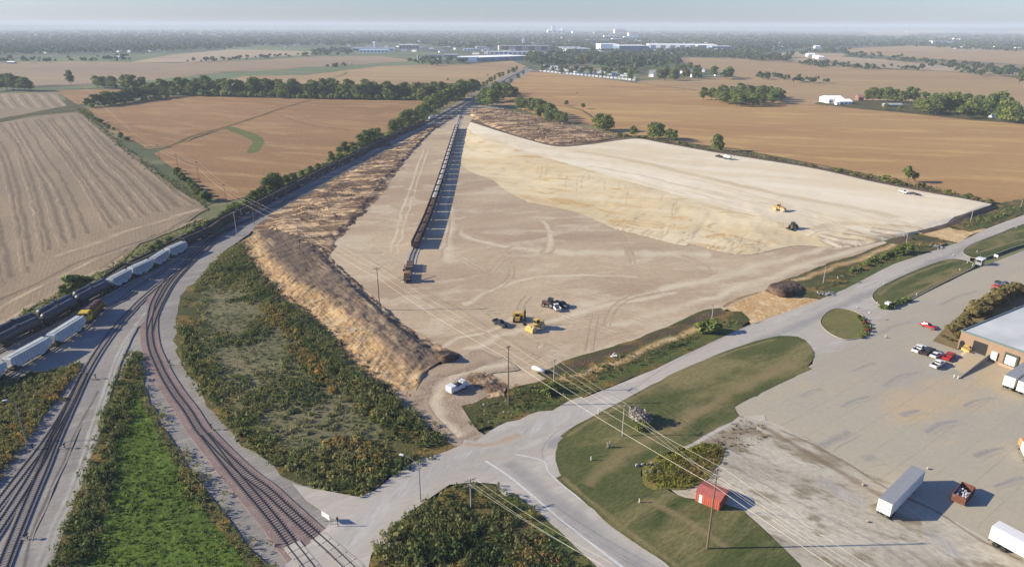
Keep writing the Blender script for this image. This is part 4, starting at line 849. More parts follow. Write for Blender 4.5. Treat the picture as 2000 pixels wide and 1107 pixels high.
mass('distant_hedge_trees', 'rows of small hazy trees along far hedges and lanes', [
    ([(360, 124), (380, 120), (500, 112), (620, 107), (690, 104), (690, 110), (620, 112), (500, 117), (370, 126)], 90, 7, 11, .6),
    ([(-100, 124), (-100, 116), (60, 118), (160, 116), (250, 112), (262, 122), (160, 122), (40, 124)], 90, 7, 12, .6),
    ([(630, 134), (640, 131), (690, 127), (700, 131)], 12, 5, 9, .6), ([(795, 126), (800, 119), (870, 117), (915, 120), (912, 126), (860, 130)], 46, 8, 14, .6),
    ([(600, 108), (690, 104), (700, 98), (640, 96), (610, 101)], 70, 7, 11, .6),
    ([(1478, 150), (1500, 148), (1612, 160), (1618, 165), (1560, 163), (1480, 155)], 34, 6, 10, .6),
    ([(1560, 129), (1562, 120), (1620, 125), (1700, 131), (1800, 135), (1802, 139), (1700, 137), (1600, 133)], 90, 6, 11, .6),
    ([(1644, 114), (1650, 106), (1720, 106), (1760, 112), (1800, 120), (1930, 130), (2000, 140), (2200, 150), (2200, 158), (2000, 153), (1900, 150), (1840, 139), (1780, 124)], 260, 7, 12, .65),
    ([(1600, 100), (1620, 96), (1660, 98), (1655, 104), (1560, 108), (1540, 120), (1500, 122), (1500, 112)], 90, 8, 13, .6),
    ([(860, 160), (1010, 140), (1012, 142), (870, 164)], 8, 3, 5, .6), ([(250, 178), (180, 168), (182, 165), (260, 170)], 8, 5, 8, .6),
    ([(1030, 128), (1034, 108), (1100, 103), (1180, 106), (1270, 104), (1330, 112), (1332, 128), (1290, 134), (1240, 138), (1120, 130), (1060, 131)], 420, 9, 15, .6), ([(1060, 134), (1240, 142), (1250, 150), (1160, 142), (1062, 137)], 60, 6, 10, .6),
    ([(940, 118), (1060, 103), (1060, 106), (945, 121)], 20, 6, 9, .6)], L_far, 9, nq=26)
mass('hedge_undergrowth', 'low leafy growth filling the foot of the long windbreak', [([(352, 186), (430, 186), (560, 189), (700, 192), (872, 194), (872, 198), (700, 196), (560, 193), (430, 190), (352, 189)], 260, 4, 9, .7), ([(172, 211), (250, 201), (345, 188), (345, 191), (250, 204), (172, 213)], 90, 3, 7, .7)], L_tree, 15, nq=40)
# ---- bushes one can tell apart
BP = []
for i, (m, sz) in enumerate([(L_tree, .3), (L_olive, .3), (L_brn, .28), (L_grey, .13), (L_red, .28)]):
    root = thing('shrub', 'x', 'shrub')
    link('foliage', crown_mesh('foliage', m, 3, 1.7, 0.0, 12, 620 if sz > .2 else 1500, sz, 300 + i), root)
    mbs = MB()
    for k in range(5): mbs.cyl((0, 0, -.1), (math.cos(k * 1.26) * .8, math.sin(k * 1.26) * .8, 1.8), .06, .03, 5)
    mbs.build('stem', M_bark, root); BP.append(Proto(root))
def bush(px, py, h, kind, label, group=None, wide=1.0, z=0.35):
    s = h / 3.0; a = s * wide
    return BP[kind].put(G(px, py, z), rt.uniform(0, 6.28), label, group, (a, a, s))
gb = 'bushes on the weedy strip beside the stubble field'
for x, y, h in [(165, 222, 2), (172, 226, 2.4), (180, 228, 2), (186, 236, 2.8), (196, 240, 3.2), (204, 245, 2), (212, 251, 3), (222, 254, 2), (236, 268, 3.2), (248, 275, 2.4), (345, 340, 3), (354, 350, 3.4), (362, 356, 3.2), (372, 364, 3.4), (380, 372, 3.6), (388, 378, 3.2), (392, 384, 3.4), (402, 392, 4.2), (348, 334, 2)]:
    bush(x, y, h * 1.25, 0, 'dark bush on the weedy strip between stubble and red field', gb, 1.3)
gb = 'green bushes between the stubble field and the dark train'
for x, y, h in [(440, 432, 3.2), (430, 440, 3.4), (418, 446, 3.2), (408, 452, 3.4), (398, 456, 3.0), (386, 462, 3.2), (374, 470, 3.0), (360, 478, 3.0), (330, 482, 2.6), (312, 488, 2.8), (300, 496, 2.4), (450, 425, 3.2), (462, 418, 3), (474, 412, 3), (486, 404, 3.6), (498, 396, 4.4), (508, 390, 4), (516, 388, 4.4)]:
    bush(x, y - 4, h * 1.2, rt.choice([0, 1, 1]), 'leafy bush in the strip beside the dark train and stubble', gb, 1.35)
bush(146, 566, 5, 1, 'big olive bush behind the first tank wagons', None, 1.7); bush(160, 560, 4, 0, 'darker bush touching the big olive one by the tank wagons', None, 1.5); bush(124, 574, 3, 1, 'small olive bush at the left of the big one')
bush(1384, 650, 4.6, 0, 'dark round bush at the foot of the verge pole nearest the sandy entry', None, 1.35); bush(1372, 650, 3.4, 0, 'smaller dark bush touching the round bush on the verge', None, 1.2)
bush(1766, 494, 4.4, 0, 'dark bush on the verge under the leaning far pole', None, 1.3); bush(1756, 498, 3.4, 0, 'lower bush just left of the bush under the far pole', None, 1.4)
for x, y, h in [(1690, 520, 2), (1702, 514, 2.4), (1716, 508, 2.6), (1730, 502, 2.4), (1742, 498, 2.6), (1664, 532, 1.8), (1674, 528, 2)]:
    bush(x, y, h, 0, 'low dark bush in the verge ditch line below the leaning pole', 'low bushes of the verge ditch line', 1.5)
bush(1246, 826, 4.4, 3, 'pale grey leafless bush on the lawn by the road', None, 1.25); bush(1252, 840, 2.2, 1, 'small weedy bush at the foot of the grey leafless bush', None, 1.4)
bush(1075, 768, 3, 0, 'dark bush at the foot of the short roadside pole', None, 1.4)
for i, (x, y, h) in enumerate([(1862, 656, 3.4), (1872, 648, 3.6), (1884, 640, 3.6), (1900, 622, 4.4), (1912, 614, 4.6), (1924, 606, 4.4), (1938, 598, 4.8), (1950, 590, 4.8), (1964, 584, 4.6), (1980, 578, 4.6)]):
    bush(x, y, h, 2, 'brownish shrub in the bed along the warehouse wall', 'shrubs along the warehouse wall', 1.3)
for x, y in [(1842, 662), (1856, 668), (1866, 662)]: bush(x, y, 1.3, 2, 'small dry shrub in the corner bed by the warehouse', 'small dry shrubs in the corner bed', 1.4)
gb = 'dark red shrubs on the rim of the round island'
for x, y in [(1674, 622), (1682, 628), (1690, 636), (1693, 643), (1694, 650), (1688, 656), (1680, 661)]: bush(x, y, 1.6, 4 if x in (1690, 1694) else 0, 'small dark shrub on the right rim of the round island', gb, 1.3)
for x, y in [(1726, 605), (1738, 604), (1745, 600), (1752, 596), (1762, 593), (1770, 590)]: bush(x, y, 2.0, 0, 'dark shrub at the near end of the long island by the white cabinet', 'dark shrubs round the white cabinet', 1.3)
for i, (x, y, h) in enumerate([(1210, 266, 3), (1222, 268, 3), (1246, 272, 3), (1258, 272, 2.6), (1268, 275, 2.4), (1296, 280, 3), (1326, 284, 3), (1336, 286, 3), (1352, 289, 2), (1384, 296, 2.2), (1462, 310, 2), (1468, 311, 2.6), (1562, 325, 2), (1584, 329, 2.6), (1636, 338, 2), (1640, 337, 3), (1668, 344, 2.4), (1690, 348, 2), (1730, 353, 3.4), (1744, 357, 3), (1756, 360, 3), (1798, 364, 2.6), (1852, 378, 2.4), (1888, 387, 3), (1904, 392, 2.4), (1930, 396, 2.4)]):
    bush(x, y + 1, h, rt.choice([0, 1, 2]), 'low bush on the field edge behind the chalky fill', 'low bushes on the field edge behind the chalky fill', 1.8)
# ---- ground cover nobody could count
HOL = [(408, 566), (450, 566), (500, 592), (555, 652), (608, 706), (660, 760), (712, 830), (690, 868), (640, 886), (565, 866), (490, 812), (440, 748), (410, 680), (402, 612)]
W1 = [(472, 478), (486, 500), (520, 560), (570, 622), (640, 694), (700, 738), (760, 784), (800, 820), (880, 866), (884, 880), (860, 893), (780, 918), (735, 955), (700, 968), (640, 958), (560, 922), (480, 868), (434, 825), (392, 768), (358, 700), (348, 640), (358, 590), (398, 542), (432, 504)]
scrub('undergrowth', 'mixed green and rusty scrub covering the hollow by the stockpile', 'scrub', W1, 1.1, .8, .7, L_scrub, 21, 15, patch=-.4, q=.25, exclude=[HOL])
scrub('undergrowth', 'sparse dark green clumps on the flat floor of the hollow', 'scrub', HOL, 1.4, .8, .4, L_scrubd, 45, 14, patch=.22, q=.26)
scrub('dry_grass', 'low pale grass filling the floor of the hollow', 'grass', HOL, 1.3, .42, .12, leafmat('mat_dry_grass', [F(112, 112, 74), F(130, 126, 84), F(98, 102, 66), F(146, 136, 98)], .4), 44, 7, q=.4)
scrub('undergrowth', 'taller dark weeds on the bank between hollow and stockpile', 'scrub', [(472, 476), (486, 506), (500, 536), (540, 574), (606, 625), (648, 668), (690, 710), (738, 754), (795, 800), (880, 868), (840, 880), (750, 850), (690, 780), (620, 710), (540, 630), (490, 570), (460, 520)], 1.3, .95, 1.0, L_scrubd, 22, 18, patch=-.25, q=.24)
scrub('undergrowth', 'ochre weed band winding through the hollow', 'scrub', [(500, 570), (520, 578), (560, 640), (610, 700), (650, 750), (700, 800), (690, 812), (640, 770), (590, 710), (545, 655), (505, 600)], 1.1, .6, .7, L_ochre, 23, 9, patch=-.1)
scrub('undergrowth', 'rusty weeds lining the curved track side of the hollow', 'scrub', [(352, 640), (372, 640), (380, 700), (410, 760), (450, 812), (500, 860), (560, 905), (640, 945), (640, 958), (560, 922), (480, 868), (434, 825), (392, 768), (358, 700)], 1.0, .6, .8, L_scrub, 24, 9, patch=-.2)
scrub('undergrowth', 'ochre tufts among the scrub at the lower end of the hollow', 'scrub', [(560, 850), (700, 870), (760, 900), (690, 950), (600, 930), (520, 880)], 1.5, .6, .7, L_ochre, 25, 9, patch=.05)
scrub('undergrowth', 'dark bushy scrub inside the lower road corner', 'scrub', [(732, 1090), (762, 1046), (832, 992), (884, 962), (930, 955), (972, 962), (1020, 1000), (1060, 1045), (1120, 1107), (1250, 1240), (720, 1240)], 1.1, .9, 1.2, L_scrubd, 26, 26, q=.2)
scrub('undergrowth', 'ochre tufts in the scrub of the lower road corner', 'scrub', [(860, 1050), (960, 1020), (1040, 1060), (1100, 1120), (1150, 1240), (840, 1240)], 1.4, .8, 1.2, L_ochre, 27, 18, patch=.0, q=.22)
scrub('undergrowth', 'bushy weed belt left of the bright meadow', 'scrub', [(258, 690), (272, 695), (276, 745), (262, 770), (240, 850), (220, 950), (190, 1060), (150, 1200), (60, 1200), (110, 1085), (165, 950), (200, 830), (228, 750)], 1.0, .85, 1.1, L_scrubd, 28, 22, q=.22)
scrub('undergrowth', 'weed belt between the bright meadow and the curved track', 'scrub', [(268, 700), (276, 700), (284, 750), (300, 795), (340, 870), (400, 950), (470, 1045), (530, 1120), (600, 1220), (560, 1220), (485, 1107), (420, 1030), (350, 930), (300, 840), (278, 780)], 1.0, .7, .9, L_scrub, 29, 18, q=.24)
scrub('meadow_grass', 'bright green grass tufts of the wedge shaped meadow', 'grass', [(258, 775), (282, 795), (310, 855), (360, 945), (430, 1045), (490, 1115), (560, 1240), (150, 1240), (182, 1107), (217, 960), (236, 860)], .9, .5, .12, L_grassl, 30, 8, q=.3)
scrub('undergrowth', 'green and ochre weeds on the bank below the hopper wagons', 'scrub', [(-100, 800), (0, 752), (60, 740), (152, 715), (150, 735), (112, 775), (60, 850), (20, 905), (-40, 980)], 1.0, .8, .9, L_scrub, 31, 18, q=.24)
scrub('undergrowth', 'ochre grass along the lower edge of the bank by the lamp', 'scrub', [(152, 718), (150, 738), (112, 778), (60, 852), (20, 907), (-40, 985), (-60, 960), (10, 870), (70, 810), (120, 750)], 1.0, .6, .7, L_ochre, 32, 9)
scrub('undergrowth', 'weeds in the verge between entry and roadside pole', 'scrub', [(920, 828), (960, 790), (1000, 765), (1060, 752), (1140, 730), (1260, 685), (1380, 640), (1440, 628), (1440, 640), (1280, 705), (1130, 765), (1000, 820), (935, 838)], 1.2, .5, .35, L_scrub, 33, 10, patch=-.4, q=.3)
scrub('undergrowth', 'weeds in the far verge below the fill', 'scrub', [(1580, 570), (1640, 548), (1720, 510), (1790, 480), (1835, 478), (1740, 512), (1650, 556), (1600, 578)], 1.6, .5, .4, L_scrub, 34, 8, patch=-.1, q=.35)
scrub('undergrowth', 'tall weeds on the verge by the far road', 'scrub', [(1870, 440), (1930, 425), (2000, 398), (2100, 372), (2100, 380), (2000, 410), (1930, 438), (1890, 448)], 1.5, .6, .8, L_scrubd, 35, 8)
scrub('undergrowth', 'yellow and green weed clump beside the red shed lawn', 'scrub', [(1262, 935), (1270, 912), (1320, 892), (1380, 878), (1400, 885), (1390, 920), (1360, 950), (1320, 958), (1285, 955)], .55, .55, .8, leafmat('mat_yellow_weeds', [F(116, 120, 52), F(140, 134, 56), F(92, 98, 50), F(136, 116, 66)], .35), 36, 18, q=.24)
scrub('undergrowth', 'low brown weeds at the near corner of the gravel lot', 'scrub', [(1350, 890), (1400, 862), (1450, 826), (1500, 842), (1480, 870), (1430, 890), (1390, 920)], 1.3, .4, .3, L_brn, 37, 6)
scrub('undergrowth', 'weeds between stubble field and dark train', 'scrub', [(0, 648), (60, 606), (130, 575), (210, 528), (260, 498), (330, 460), (400, 425), (404, 436), (340, 470), (250, 520), (140, 585), (60, 628), (0, 664)], 1.5, .6, .8, L_scrub, 38, 8)
scrub('undergrowth', 'weedy line of the strip between the stubble and red fields', 'scrub', [(150, 214), (170, 214), (240, 286), (320, 345), (402, 398), (400, 406), (310, 350), (235, 292), (160, 224)], 2.4, .8, .7, L_scrubd, 39, 7)
scrub('undergrowth', 'hedge weeds along the left side of the long train', 'scrub', [(440, 418), (530, 380), (640, 328), (760, 268), (850, 222), (850, 216), (760, 260), (640, 318), (530, 368), (440, 408)], 1.9, 1.0, 1.4, L_tree, 40, 8)
scrub('undergrowth', 'dry weeds along the back edge of the chalky fill', 'scrub', [(1200, 264), (1300, 276), (1440, 298), (1700, 346), (1930, 394), (1925, 402), (1700, 352), (1440, 304), (1300, 282), (1200, 270)], 2.0, .8, .8, L_brn, 41, 7)
scrub('straw_rubble', 'crumbly clods and roots strewn over the stockpile foot', 'soil', [(484, 480), (520, 540), (600, 640), (700, 728), (780, 785), (790, 790), (740, 765), (640, 690), (560, 612), (500, 530)], 1.6, .35, .3, leafmat('mat_clods', [C(120, 96, 76), C(150, 120, 92), C(96, 80, 66)], 0), 42, 5)

dg = bpy.context.evaluated_depsgraph_get()
def bvh_of(names):
    V = []; FF = []
    for o in bpy.data.objects:
        if o.type == 'MESH' and o.name.split('.')[0] in names:
            k = len(V); V += [o.matrix_world @ v.co for v in o.data.vertices]; FF += [tuple(i + k for i in p.vertices) for p in o.data.polygons]
    return BVHTree.FromPolygons(V, FF)
BE = bvh_of({'stockpile_berm', 'strip_ridge', 'spoil_mound', 'topsoil_heap'})
def ze(x, y):
    h = BE.ray_cast(Vector((x, y, 50)), Vector((0, 0, -1))); return h[0].z - .05 if h[0] else ZEND
L_cl = leafmat('mat_pale_clods', [C(196, 168, 130), C(168, 138, 104), C(214, 194, 158), C(128, 102, 82)], 0); L_cd = leafmat('mat_brown_clods', [C(142, 116, 92), C(168, 140, 108), C(120, 100, 82), C(200, 172, 136)], 0)
scrub('clods', 'loose clods and roots over the long stockpile berm', 'soil', [(478, 480), (510, 446), (620, 448), (645, 508), (745, 600), (836, 664), (905, 706), (815, 780), (740, 762), (646, 692), (548, 592)], 1.9, .22, .08, L_cd, 51, 5, patch=0, zf=ze, q=.5)
if 0: scrub('clods', 'pale clods on the sunny face of the long stockpile berm', 'soil', [(490, 490), (520, 480), (600, 560), (700, 655), (800, 716), (820, 755), (758, 748), (660, 680), (562, 580)], 1.4, .28, .13, L_cl, 52, 5, patch=-.1, zf=ze, q=.5)
scrub('clods', 'clods and ruts of the rough spoil strip beside the yard', 'soil', [(850, 248), (770, 290), (640, 356), (560, 405), (510, 446), (640, 500), (700, 425), (770, 345), (822, 284)], 2.6, .45, .12, L_cd, 53, 5, patch=0, zf=ze, q=.55)
scrub('clods', 'clods of the brown spoil mound by the far railway', 'soil', [(920, 220), (985, 214), (1100, 240), (1210, 270), (1100, 288), (1040, 278), (960, 250)], 3.2, .8, .3, L_cd, 54, 5, patch=-.1, zf=ze, q=.55)
# ================================================================== railway
def proj(p):
    q = CM.transposed() @ (Vector(p) - Vector((0, 0, CAM_H)))
    return 1000 + FPX * q.x / -q.z, 553.5 - FPX * q.y / -q.z
def hfor(bx, by, ty, z0=0.0):
    b = G(bx, by, z0); lo, hi = 0.0, 60.0
    for _ in range(40):
        m = (lo + hi) / 2
        if proj((b.x, b.y, z0 + m))[1] > ty: lo = m
        else: hi = m
    return lo
M_rail = flat('mat_rail_steel', C(52, 48, 48), .6, .1); M_sleep = flat('mat_sleeper', C(140, 130, 123), .9); M_sleepl = flat('mat_new_sleeper', C(160, 152, 140), .9)
ZR = ZEND + .02
TRK = {}
def strip3(mb, P, off, wd, z0, z1, mi=0):
    n = len(P); vs = []
    for i, p in enumerate(P):
        d = P[min(i + 1, n - 1)] - P[max(i - 1, 0)]; d.z = 0; d.normalize(); nn = Vector((-d.y, d.x, 0))
        for o_, z in ((off - wd / 2, z0), (off - wd / 2, z1), (off + wd / 2, z1), (off + wd / 2, z0)):
            q = p + nn * o_; vs.append((q.x, q.y, z))
    fs = []
    for i in range(n - 1):
        for k in range(3): fs.append((i * 4 + k, i * 4 + 4 + k, i * 4 + 5 + k, i * 4 + 1 + k))
    mb.add(vs, fs, mi)
NB = [0]
def track(key, pts, label, z=0.0, ballast=M_grav, bw=3.0, sleepers=True, slm=M_sleep, rw=.2, world=None, group=None):
    P = world or [G2(p) if len(p) > 2 else G(*p) for p in pts]
    for p in P: p.z = 0
    P = resample(spline(P, 8), max(20, int(length(spline(P, 8)) / 4)))
    TRK[key] = P; b = P[0].copy(); Q = [p - b for p in P]
    t = thing('railway_track', label, 'railway track', (b.x, b.y, ZR), 0, group)
    if ballast:
        m_ = MB(); NB[0] += 1; strip3(m_, Q, 0, bw, -.3, .13 - .009 * NB[0]); m_.build('ballast', ballast, t)
    if sleepers:
        m_ = MB(); L = length(Q); k = int(L / .75)
        near = min(p.y for p in P) < 330
        if near:
            d_ = 0.0; S = resample(Q, k)
            for i in range(0, k - 1):
                a = S[i]; d = (S[i + 1] - a).normalized(); nn = Vector((-d.y, d.x, 0))
                if (a + b).y > 360: continue
                A = [a - nn * 1.3 - d * .13, a + nn * 1.3 - d * .13, a + nn * 1.3 + d * .13, a - nn * 1.3 + d * .13]
                m_.add([(q.x, q.y, .15) for q in A], [(0, 3, 2, 1)] if False else [(0, 1, 2, 3)])
            if m_.v: m_.build('sleepers', slm, t)
    for s in (-.75, .75):
        m_ = MB(); strip3(m_, Q, s, rw, .1, .25); m_.build('rail', M_rail, t)
    return t
H = 4.5
TA = [(-60, 671, H), (0, 639, H), (68, 611, H), (143, 574, H), (208, 543, H), (231, 526, H), (310, 488, H), (357, 464, H), (403, 444, H), (440, 421, H), (494, 396, H), (575, 356, H), (638, 324, H), (690, 300, H), (742, 273, H), (778, 257, H), (832, 233, H), (875, 210, H), (930, 182, H), (1004, 143, H), (1040, 128, H)]
TB = [(-60, 688, H), (0, 656, H), (44, 634, H), (78, 619, H), (148, 581, H), (211, 549, H), (255, 526, H), (296, 507, H), (328, 488, H), (361, 473, H), (420, 445, H), (500, 408, H), (600, 356, H), (700, 306, H), (800, 256, H), (870, 221, H), (938, 184, H), (1010, 144, H)]
TC = [(-60, 740, H), (0, 710, H), (52, 682, H), (92, 660, H), (122, 642, H), (155, 620, H), (200, 592, H), (233, 592, 0), (274, 560, 0), (307, 541.6, 0), (334, 523, 0), (365, 504, 0), (403, 477, 0), (432, 458, 0), (500, 424, 0), (600, 375, 0), (700, 326, 0), (800, 276, 0), (870, 239, 0), (935, 196, 0)]
TC[6] = (200, 588, 3.2)
track('A', TA, 'outermost track of the yard, under the long dark train', ballast=M_gravd)
track('B', TB, 'second track of the yard, under the pale grey hopper wagons', bw=3.0)
track('C', [p for p in TC], 'yard track that carries the locomotive and runs bare up to the junction', bw=3.0)
track('D', [(262, 604), (273, 592), (310, 560), (334.5, 541.6), (358.5, 521), (377, 502), (400, 484), (420, 467), (455, 447), (520, 417), (640, 362)], 'short track that starts at the concrete pad and joins the main line')
track('D1', [(263, 603), (245, 622), (222, 648), (192, 690), (164.5, 737), (129, 806), (92, 865), (50, 920), (0, 985), (-80, 1085)], 'leftmost track of the fan at the lower left')
track('D2', [(166, 733), (130, 808), (102, 862), (75, 915), (35, 980), (0, 1033), (-50, 1107)], 'middle track of the fan at the lower left', bw=2.8)
track('D3', [(166, 735), (131, 811), (108, 862), (85, 920), (55, 990), (8, 1107), (-30, 1220)], 'right track of the fan at the lower left', bw=2.8)
track('E', [(470, 436), (420, 466), (394, 488), (369, 512), (345, 533), (322, 556), (307, 580), (297, 604), (292, 640), (295, 678), (306, 708), (320, 738), (342, 774), (366, 806), (388, 842), (408, 866), (454, 925), (513, 994), (548, 1038), (582, 1083), (640, 1160)], 'curved track sweeping from the junction down to the road crossing', ballast=M_pink, bw=5.0)
track('E2', [(470, 439), (424, 470), (400, 492), (382, 507), (353, 536), (334, 559), (320, 583), (309, 604), (299, 630), (293, 652)], 'inner curved track joining the sweeping one beside the scrub hollow', bw=2.6)
track('F', [(400, 852), (418, 872), (454, 908), (485, 936), (520, 962), (554, 994), (601, 1038), (651, 1083), (730, 1160)], 'right hand track of the road crossing that ends in pale panels', ballast=M_pink, bw=4.6)
track('S', [(797, 556), (803, 510), (813, 484), (836, 430), (860, 360), (878, 300), (893, 250), (900, 225), (905, 212), (912, 203)], 'construction spur under the train of open wagons on the graded site', ballast=M_gravl, bw=4.2, slm=M_sleepl)
# pale crossing panels of the road
for k, (a, b) in enumerate([((620, 1052), (700, 1120)), ((570, 1068), (620, 1130))]):
    A = G(*a); B = G(*b); mbp = MB(); n = 5; d = (B - A) / n; nn = Vector((-d.y, d.x, 0)).normalized()
    t = thing('level_crossing', ['pale concrete panels between the rails of the right crossing track', 'pale concrete panels between the rails of the left crossing track'][k], 'level crossing', (A.x, A.y, ZR))
    for i in range(n):
        m_ = MB()
        for lo, hi in ((-.62, .62), (-1.5, -.88), (.88, 1.5)):
            p = d * i + nn * lo + d * .04; q = d * (i + 1) + nn * hi - d * .04
            vs = [d * (i + .04) + nn * lo, d * (i + .96) + nn * lo, d * (i + .96) + nn * hi, d * (i + .04) + nn * hi]
            m_.add([(v.x, v.y, .1) for v in vs] + [(v.x, v.y, .235) for v in vs], [(4, 5, 6, 7), (0, 1, 5, 4), (1, 2, 6, 5), (2, 3, 7, 6), (3, 0, 4, 7)])
        m_.build('panel', M_conc, t)
# switch stands beside the tracks
M_blk = flat('mat_black_iron', C(40, 40, 42), .6)
for x, y, lab in [(185, 744, 'switch stand at the throat of the lower left track fan'), (125, 880, 'switch stand right of the fan tracks under the lamp'), (62, 883, 'switch stand left of the fan tracks by the lamp'), (52, 1058, 'switch stand near the bottom left corner'), (330, 716, 'switch stand right of the curved track beside the scrub'), (410, 842, 'switch stand where the two crossing tracks part')]:
    p = G(x, y); t = thing('switch_stand', lab, 'switch stand', (p.x, p.y, ZR), rt.uniform(-.3, .3))
    m_ = MB(); m_.box(-.9, .9, -.25, .25, 0, .18); m_.build('base', M_sleep, t)
    m_ = MB(); m_.cyl((.5, 0, .15), (.5, 0, 1.3), .07); m_.cyl((.5, -.4, .6), (.5, .4, .6), .05); m_.build('stand', M_blk, t)
    m_ = MB(); m_.box(.45, .55, -.3, .3, 1.1, 1.5); m_.build('target', M_blk, t)
# ------------------------------------------------------------------ wagons
M_wheel = flat('mat_wheel_steel', C(66, 60, 58), .7, .2); M_tank = flat('mat_tank_black', C(66, 68, 74), .45, var=.2, scale=.8); M_hopg = flat('mat_hopper_grey', C(178, 184, 184), .6, var=.1, scale=.7)
M_hopw = flat('mat_hopper_white', C(196, 198, 194), .6, var=.14, scale=.7); M_gon = flat('mat_wagon_dark', C(74, 70, 70), .75, var=.25, scale=.6); M_gonr = flat('mat_wagon_rust', C(104, 80, 70), .85, var=.25, scale=.6)
M_load = gmat('mat_pale_load', C(200, 190, 174), C(180, 168, 150), s1=.5, s3=3); M_loadd = gmat('mat_dark_load', C(112, 94, 80), C(96, 80, 70), s1=.5, s3=3)
M_tyre = flat('mat_tyre', C(48, 47, 46), .9); M_glass = flat('mat_car_glass', C(44, 52, 60), .12, var=.02)
WH = MB().cyl((0, -.07, 0), (0, .07, 0), .46, n=12).mesh('wheel', M_wheel)
def bogie(root, x, wheels=True):
    m_ = MB()
    for s in (-1, 1):
        m_.prism([(-1.3, .35), (-.7, .2), (.7, .2), (1.3, .35), (1.3, .62), (.6, .8), (-.6, .8), (-1.3, .62)], s * 1.0 - .09, s * 1.0 + .09)
    m_.box(-.25, .25, -1.0, 1.0, .35, .85)
    if not wheels:
        for dx in (-.88, .88): 
            for s in (-.75, .75): m_.cyl((dx, s - .06, .46), (dx, s + .06, .46), .46, n=8)
    o = m_.build('truck', M_wheel, root); o.location.x = x
    if wheels:
        for dx in (-.88, .88):
            for s in (-.75, .75):
                w_ = link('wheel', WH, o); w_.location = (dx, s, .46)
def couplers(root, L):
    for s in (-1, 1):
        m_ = MB(); m_.box(s * L / 2 - .35, s * L / 2 + .35, -.15, .15, .75, 1.0); m_.build('coupler', M_wheel, root)
def make_tank(wheels=True, mat=None):
    r = thing('tank_wagon', 'x', 'tank wagon'); L = 15.4; mat = mat or M_tank
    m_ = MB(); h = L / 2 - .5
    m_.lathe_x([(-h - .15, .05), (-h - .1, .7), (-h + .15, 1.15), (-h + .55, 1.45), (-h + .9, 1.53), (0, 1.56), (h - .9, 1.53), (h - .55, 1.45), (h - .15, 1.15), (h + .1, .7), (h + .15, .05)], 0, 2.72, 20)
    m_.build('tank', mat, r, True)
    m_ = MB(); m_.cyl((0, 0, 4.1), (0, 0, 4.62), .5, n=12); m_.box(-1.2, 1.2, -.75, .75, 4.24, 4.3)
    for a, b in [((-1.2, -.75), (1.2, -.75)), ((-1.2, .75), (1.2, .75))]: m_.cyl((a[0], a[1], 4.9), (b[0], b[1], 4.9), .03, n=5); m_.cyl((a[0], a[1], 4.2), (a[0], a[1], 4.9), .03, n=5); m_.cyl((b[0], b[1], 4.2), (b[0], b[1], 4.9), .03, n=5)
    m_.build('valve_dome', mat, r)
    m_ = MB(); m_.box(-h, h, -.2, .2, .85, 1.2); m_.box(-h - .2, -h + 1.6, -1.45, 1.45, 1.0, 1.15); m_.box(h - 1.6, h + .2, -1.45, 1.45, 1.0, 1.15); m_.build('underframe', M_gon, r)
    m_ = MB()
    for s in (-1, 1):
        for dx in (-.25, .25): m_.cyl((dx, s * 1.62, 1.0), (dx, s * .9, 4.2), .03, n=5)
        for i in range(7): z = 1.2 + i * .42; y = s * (1.62 - (z - 1.0) * .225); m_.cyl((-.25, y, z), (.25, y, z), .025, n=4)
    m_.build('ladder', M_gon, r)
    for x in (-5.2, 5.2): bogie(r, x, wheels)
    couplers(r, L); return r
def make_hopper(mat, wheels=True, name='hopper_wagon', cat='hopper wagon', L=17.0):
    r = thing(name, 'x', cat); m_ = MB(); h = L / 2 - .5
    m_.prism([(-h, 3.9), (-h, 2.4), (-h + (2.4 if L > 13 else 1.3), 1.25), (h - (2.4 if L > 13 else 1.3), 1.25), (h, 2.4), (h, 3.9), (h - .12, 4.2), (-h + .12, 4.2)], -1.5, 1.5, inset=.3, top=4.0)
    m_.build('body', mat, r)
    m_ = MB()
    for i in range(12):
        x = -h + 1.4 + i * (2 * h - 2.8) / 11
        m_.box(x - .07, x + .07, 1.44, 1.56, 1.35, 3.95)
    m_.build('side_ribs', mat, r); m2 = MB(); m2.f = [list(reversed(f)) for f in m_.f]; m2.m = m_.m; m2.v = [(v[0], -v[1], v[2]) for v in m_.v]; m2.build('side_ribs', mat, r)
    m_ = MB(); m_.box(-h + .5, h - .5, -.34, .34, 4.25, 4.42); m_.build('roof_hatch', mat, r)
    m_ = MB()
    for s in (-1, 1): m_.box(-h + .2, h - .2, s * .95 - .16, s * .95 + .16, 4.36, 4.41)
    m_.build('roof_walkway', M_hopg, r)
    nch = 3 if L > 13 else 2
    for i in range(nch):
        x = (i - (nch - 1) / 2) * (3.6 if L > 13 else 3.2); m_ = MB(); m_.prism([(x - 1.6, 1.25), (x - .45, .55), (x + .45, .55), (x + 1.6, 1.25)], -1.2, 1.2); m_.build('hopper_chute', mat, r)
    m_ = MB(); m_.box(-h - .2, h + .2, -.2, .2, .8, 1.1)
    for s in (-1, 1):
        for y in (-1.3, 1.3): m_.cyl((s * h, y, 1.0), (s * h, y, 3.9), .05, n=5)
        m_.box(s * h - .3 if s > 0 else s * h, s * h if s > 0 else s * h + .3, -1.4, 1.4, .95, 1.1)
        for z in (1.5, 2.0, 2.5, 3.0, 3.5): m_.cyl((s * h, .8, z), (s * h, 1.3, z), .03, n=4)
    m_.build('underframe', M_gon, r)
    for x in (-h + 2.0, h - 2.0): bogie(r, x, wheels)
    couplers(r, L); return r
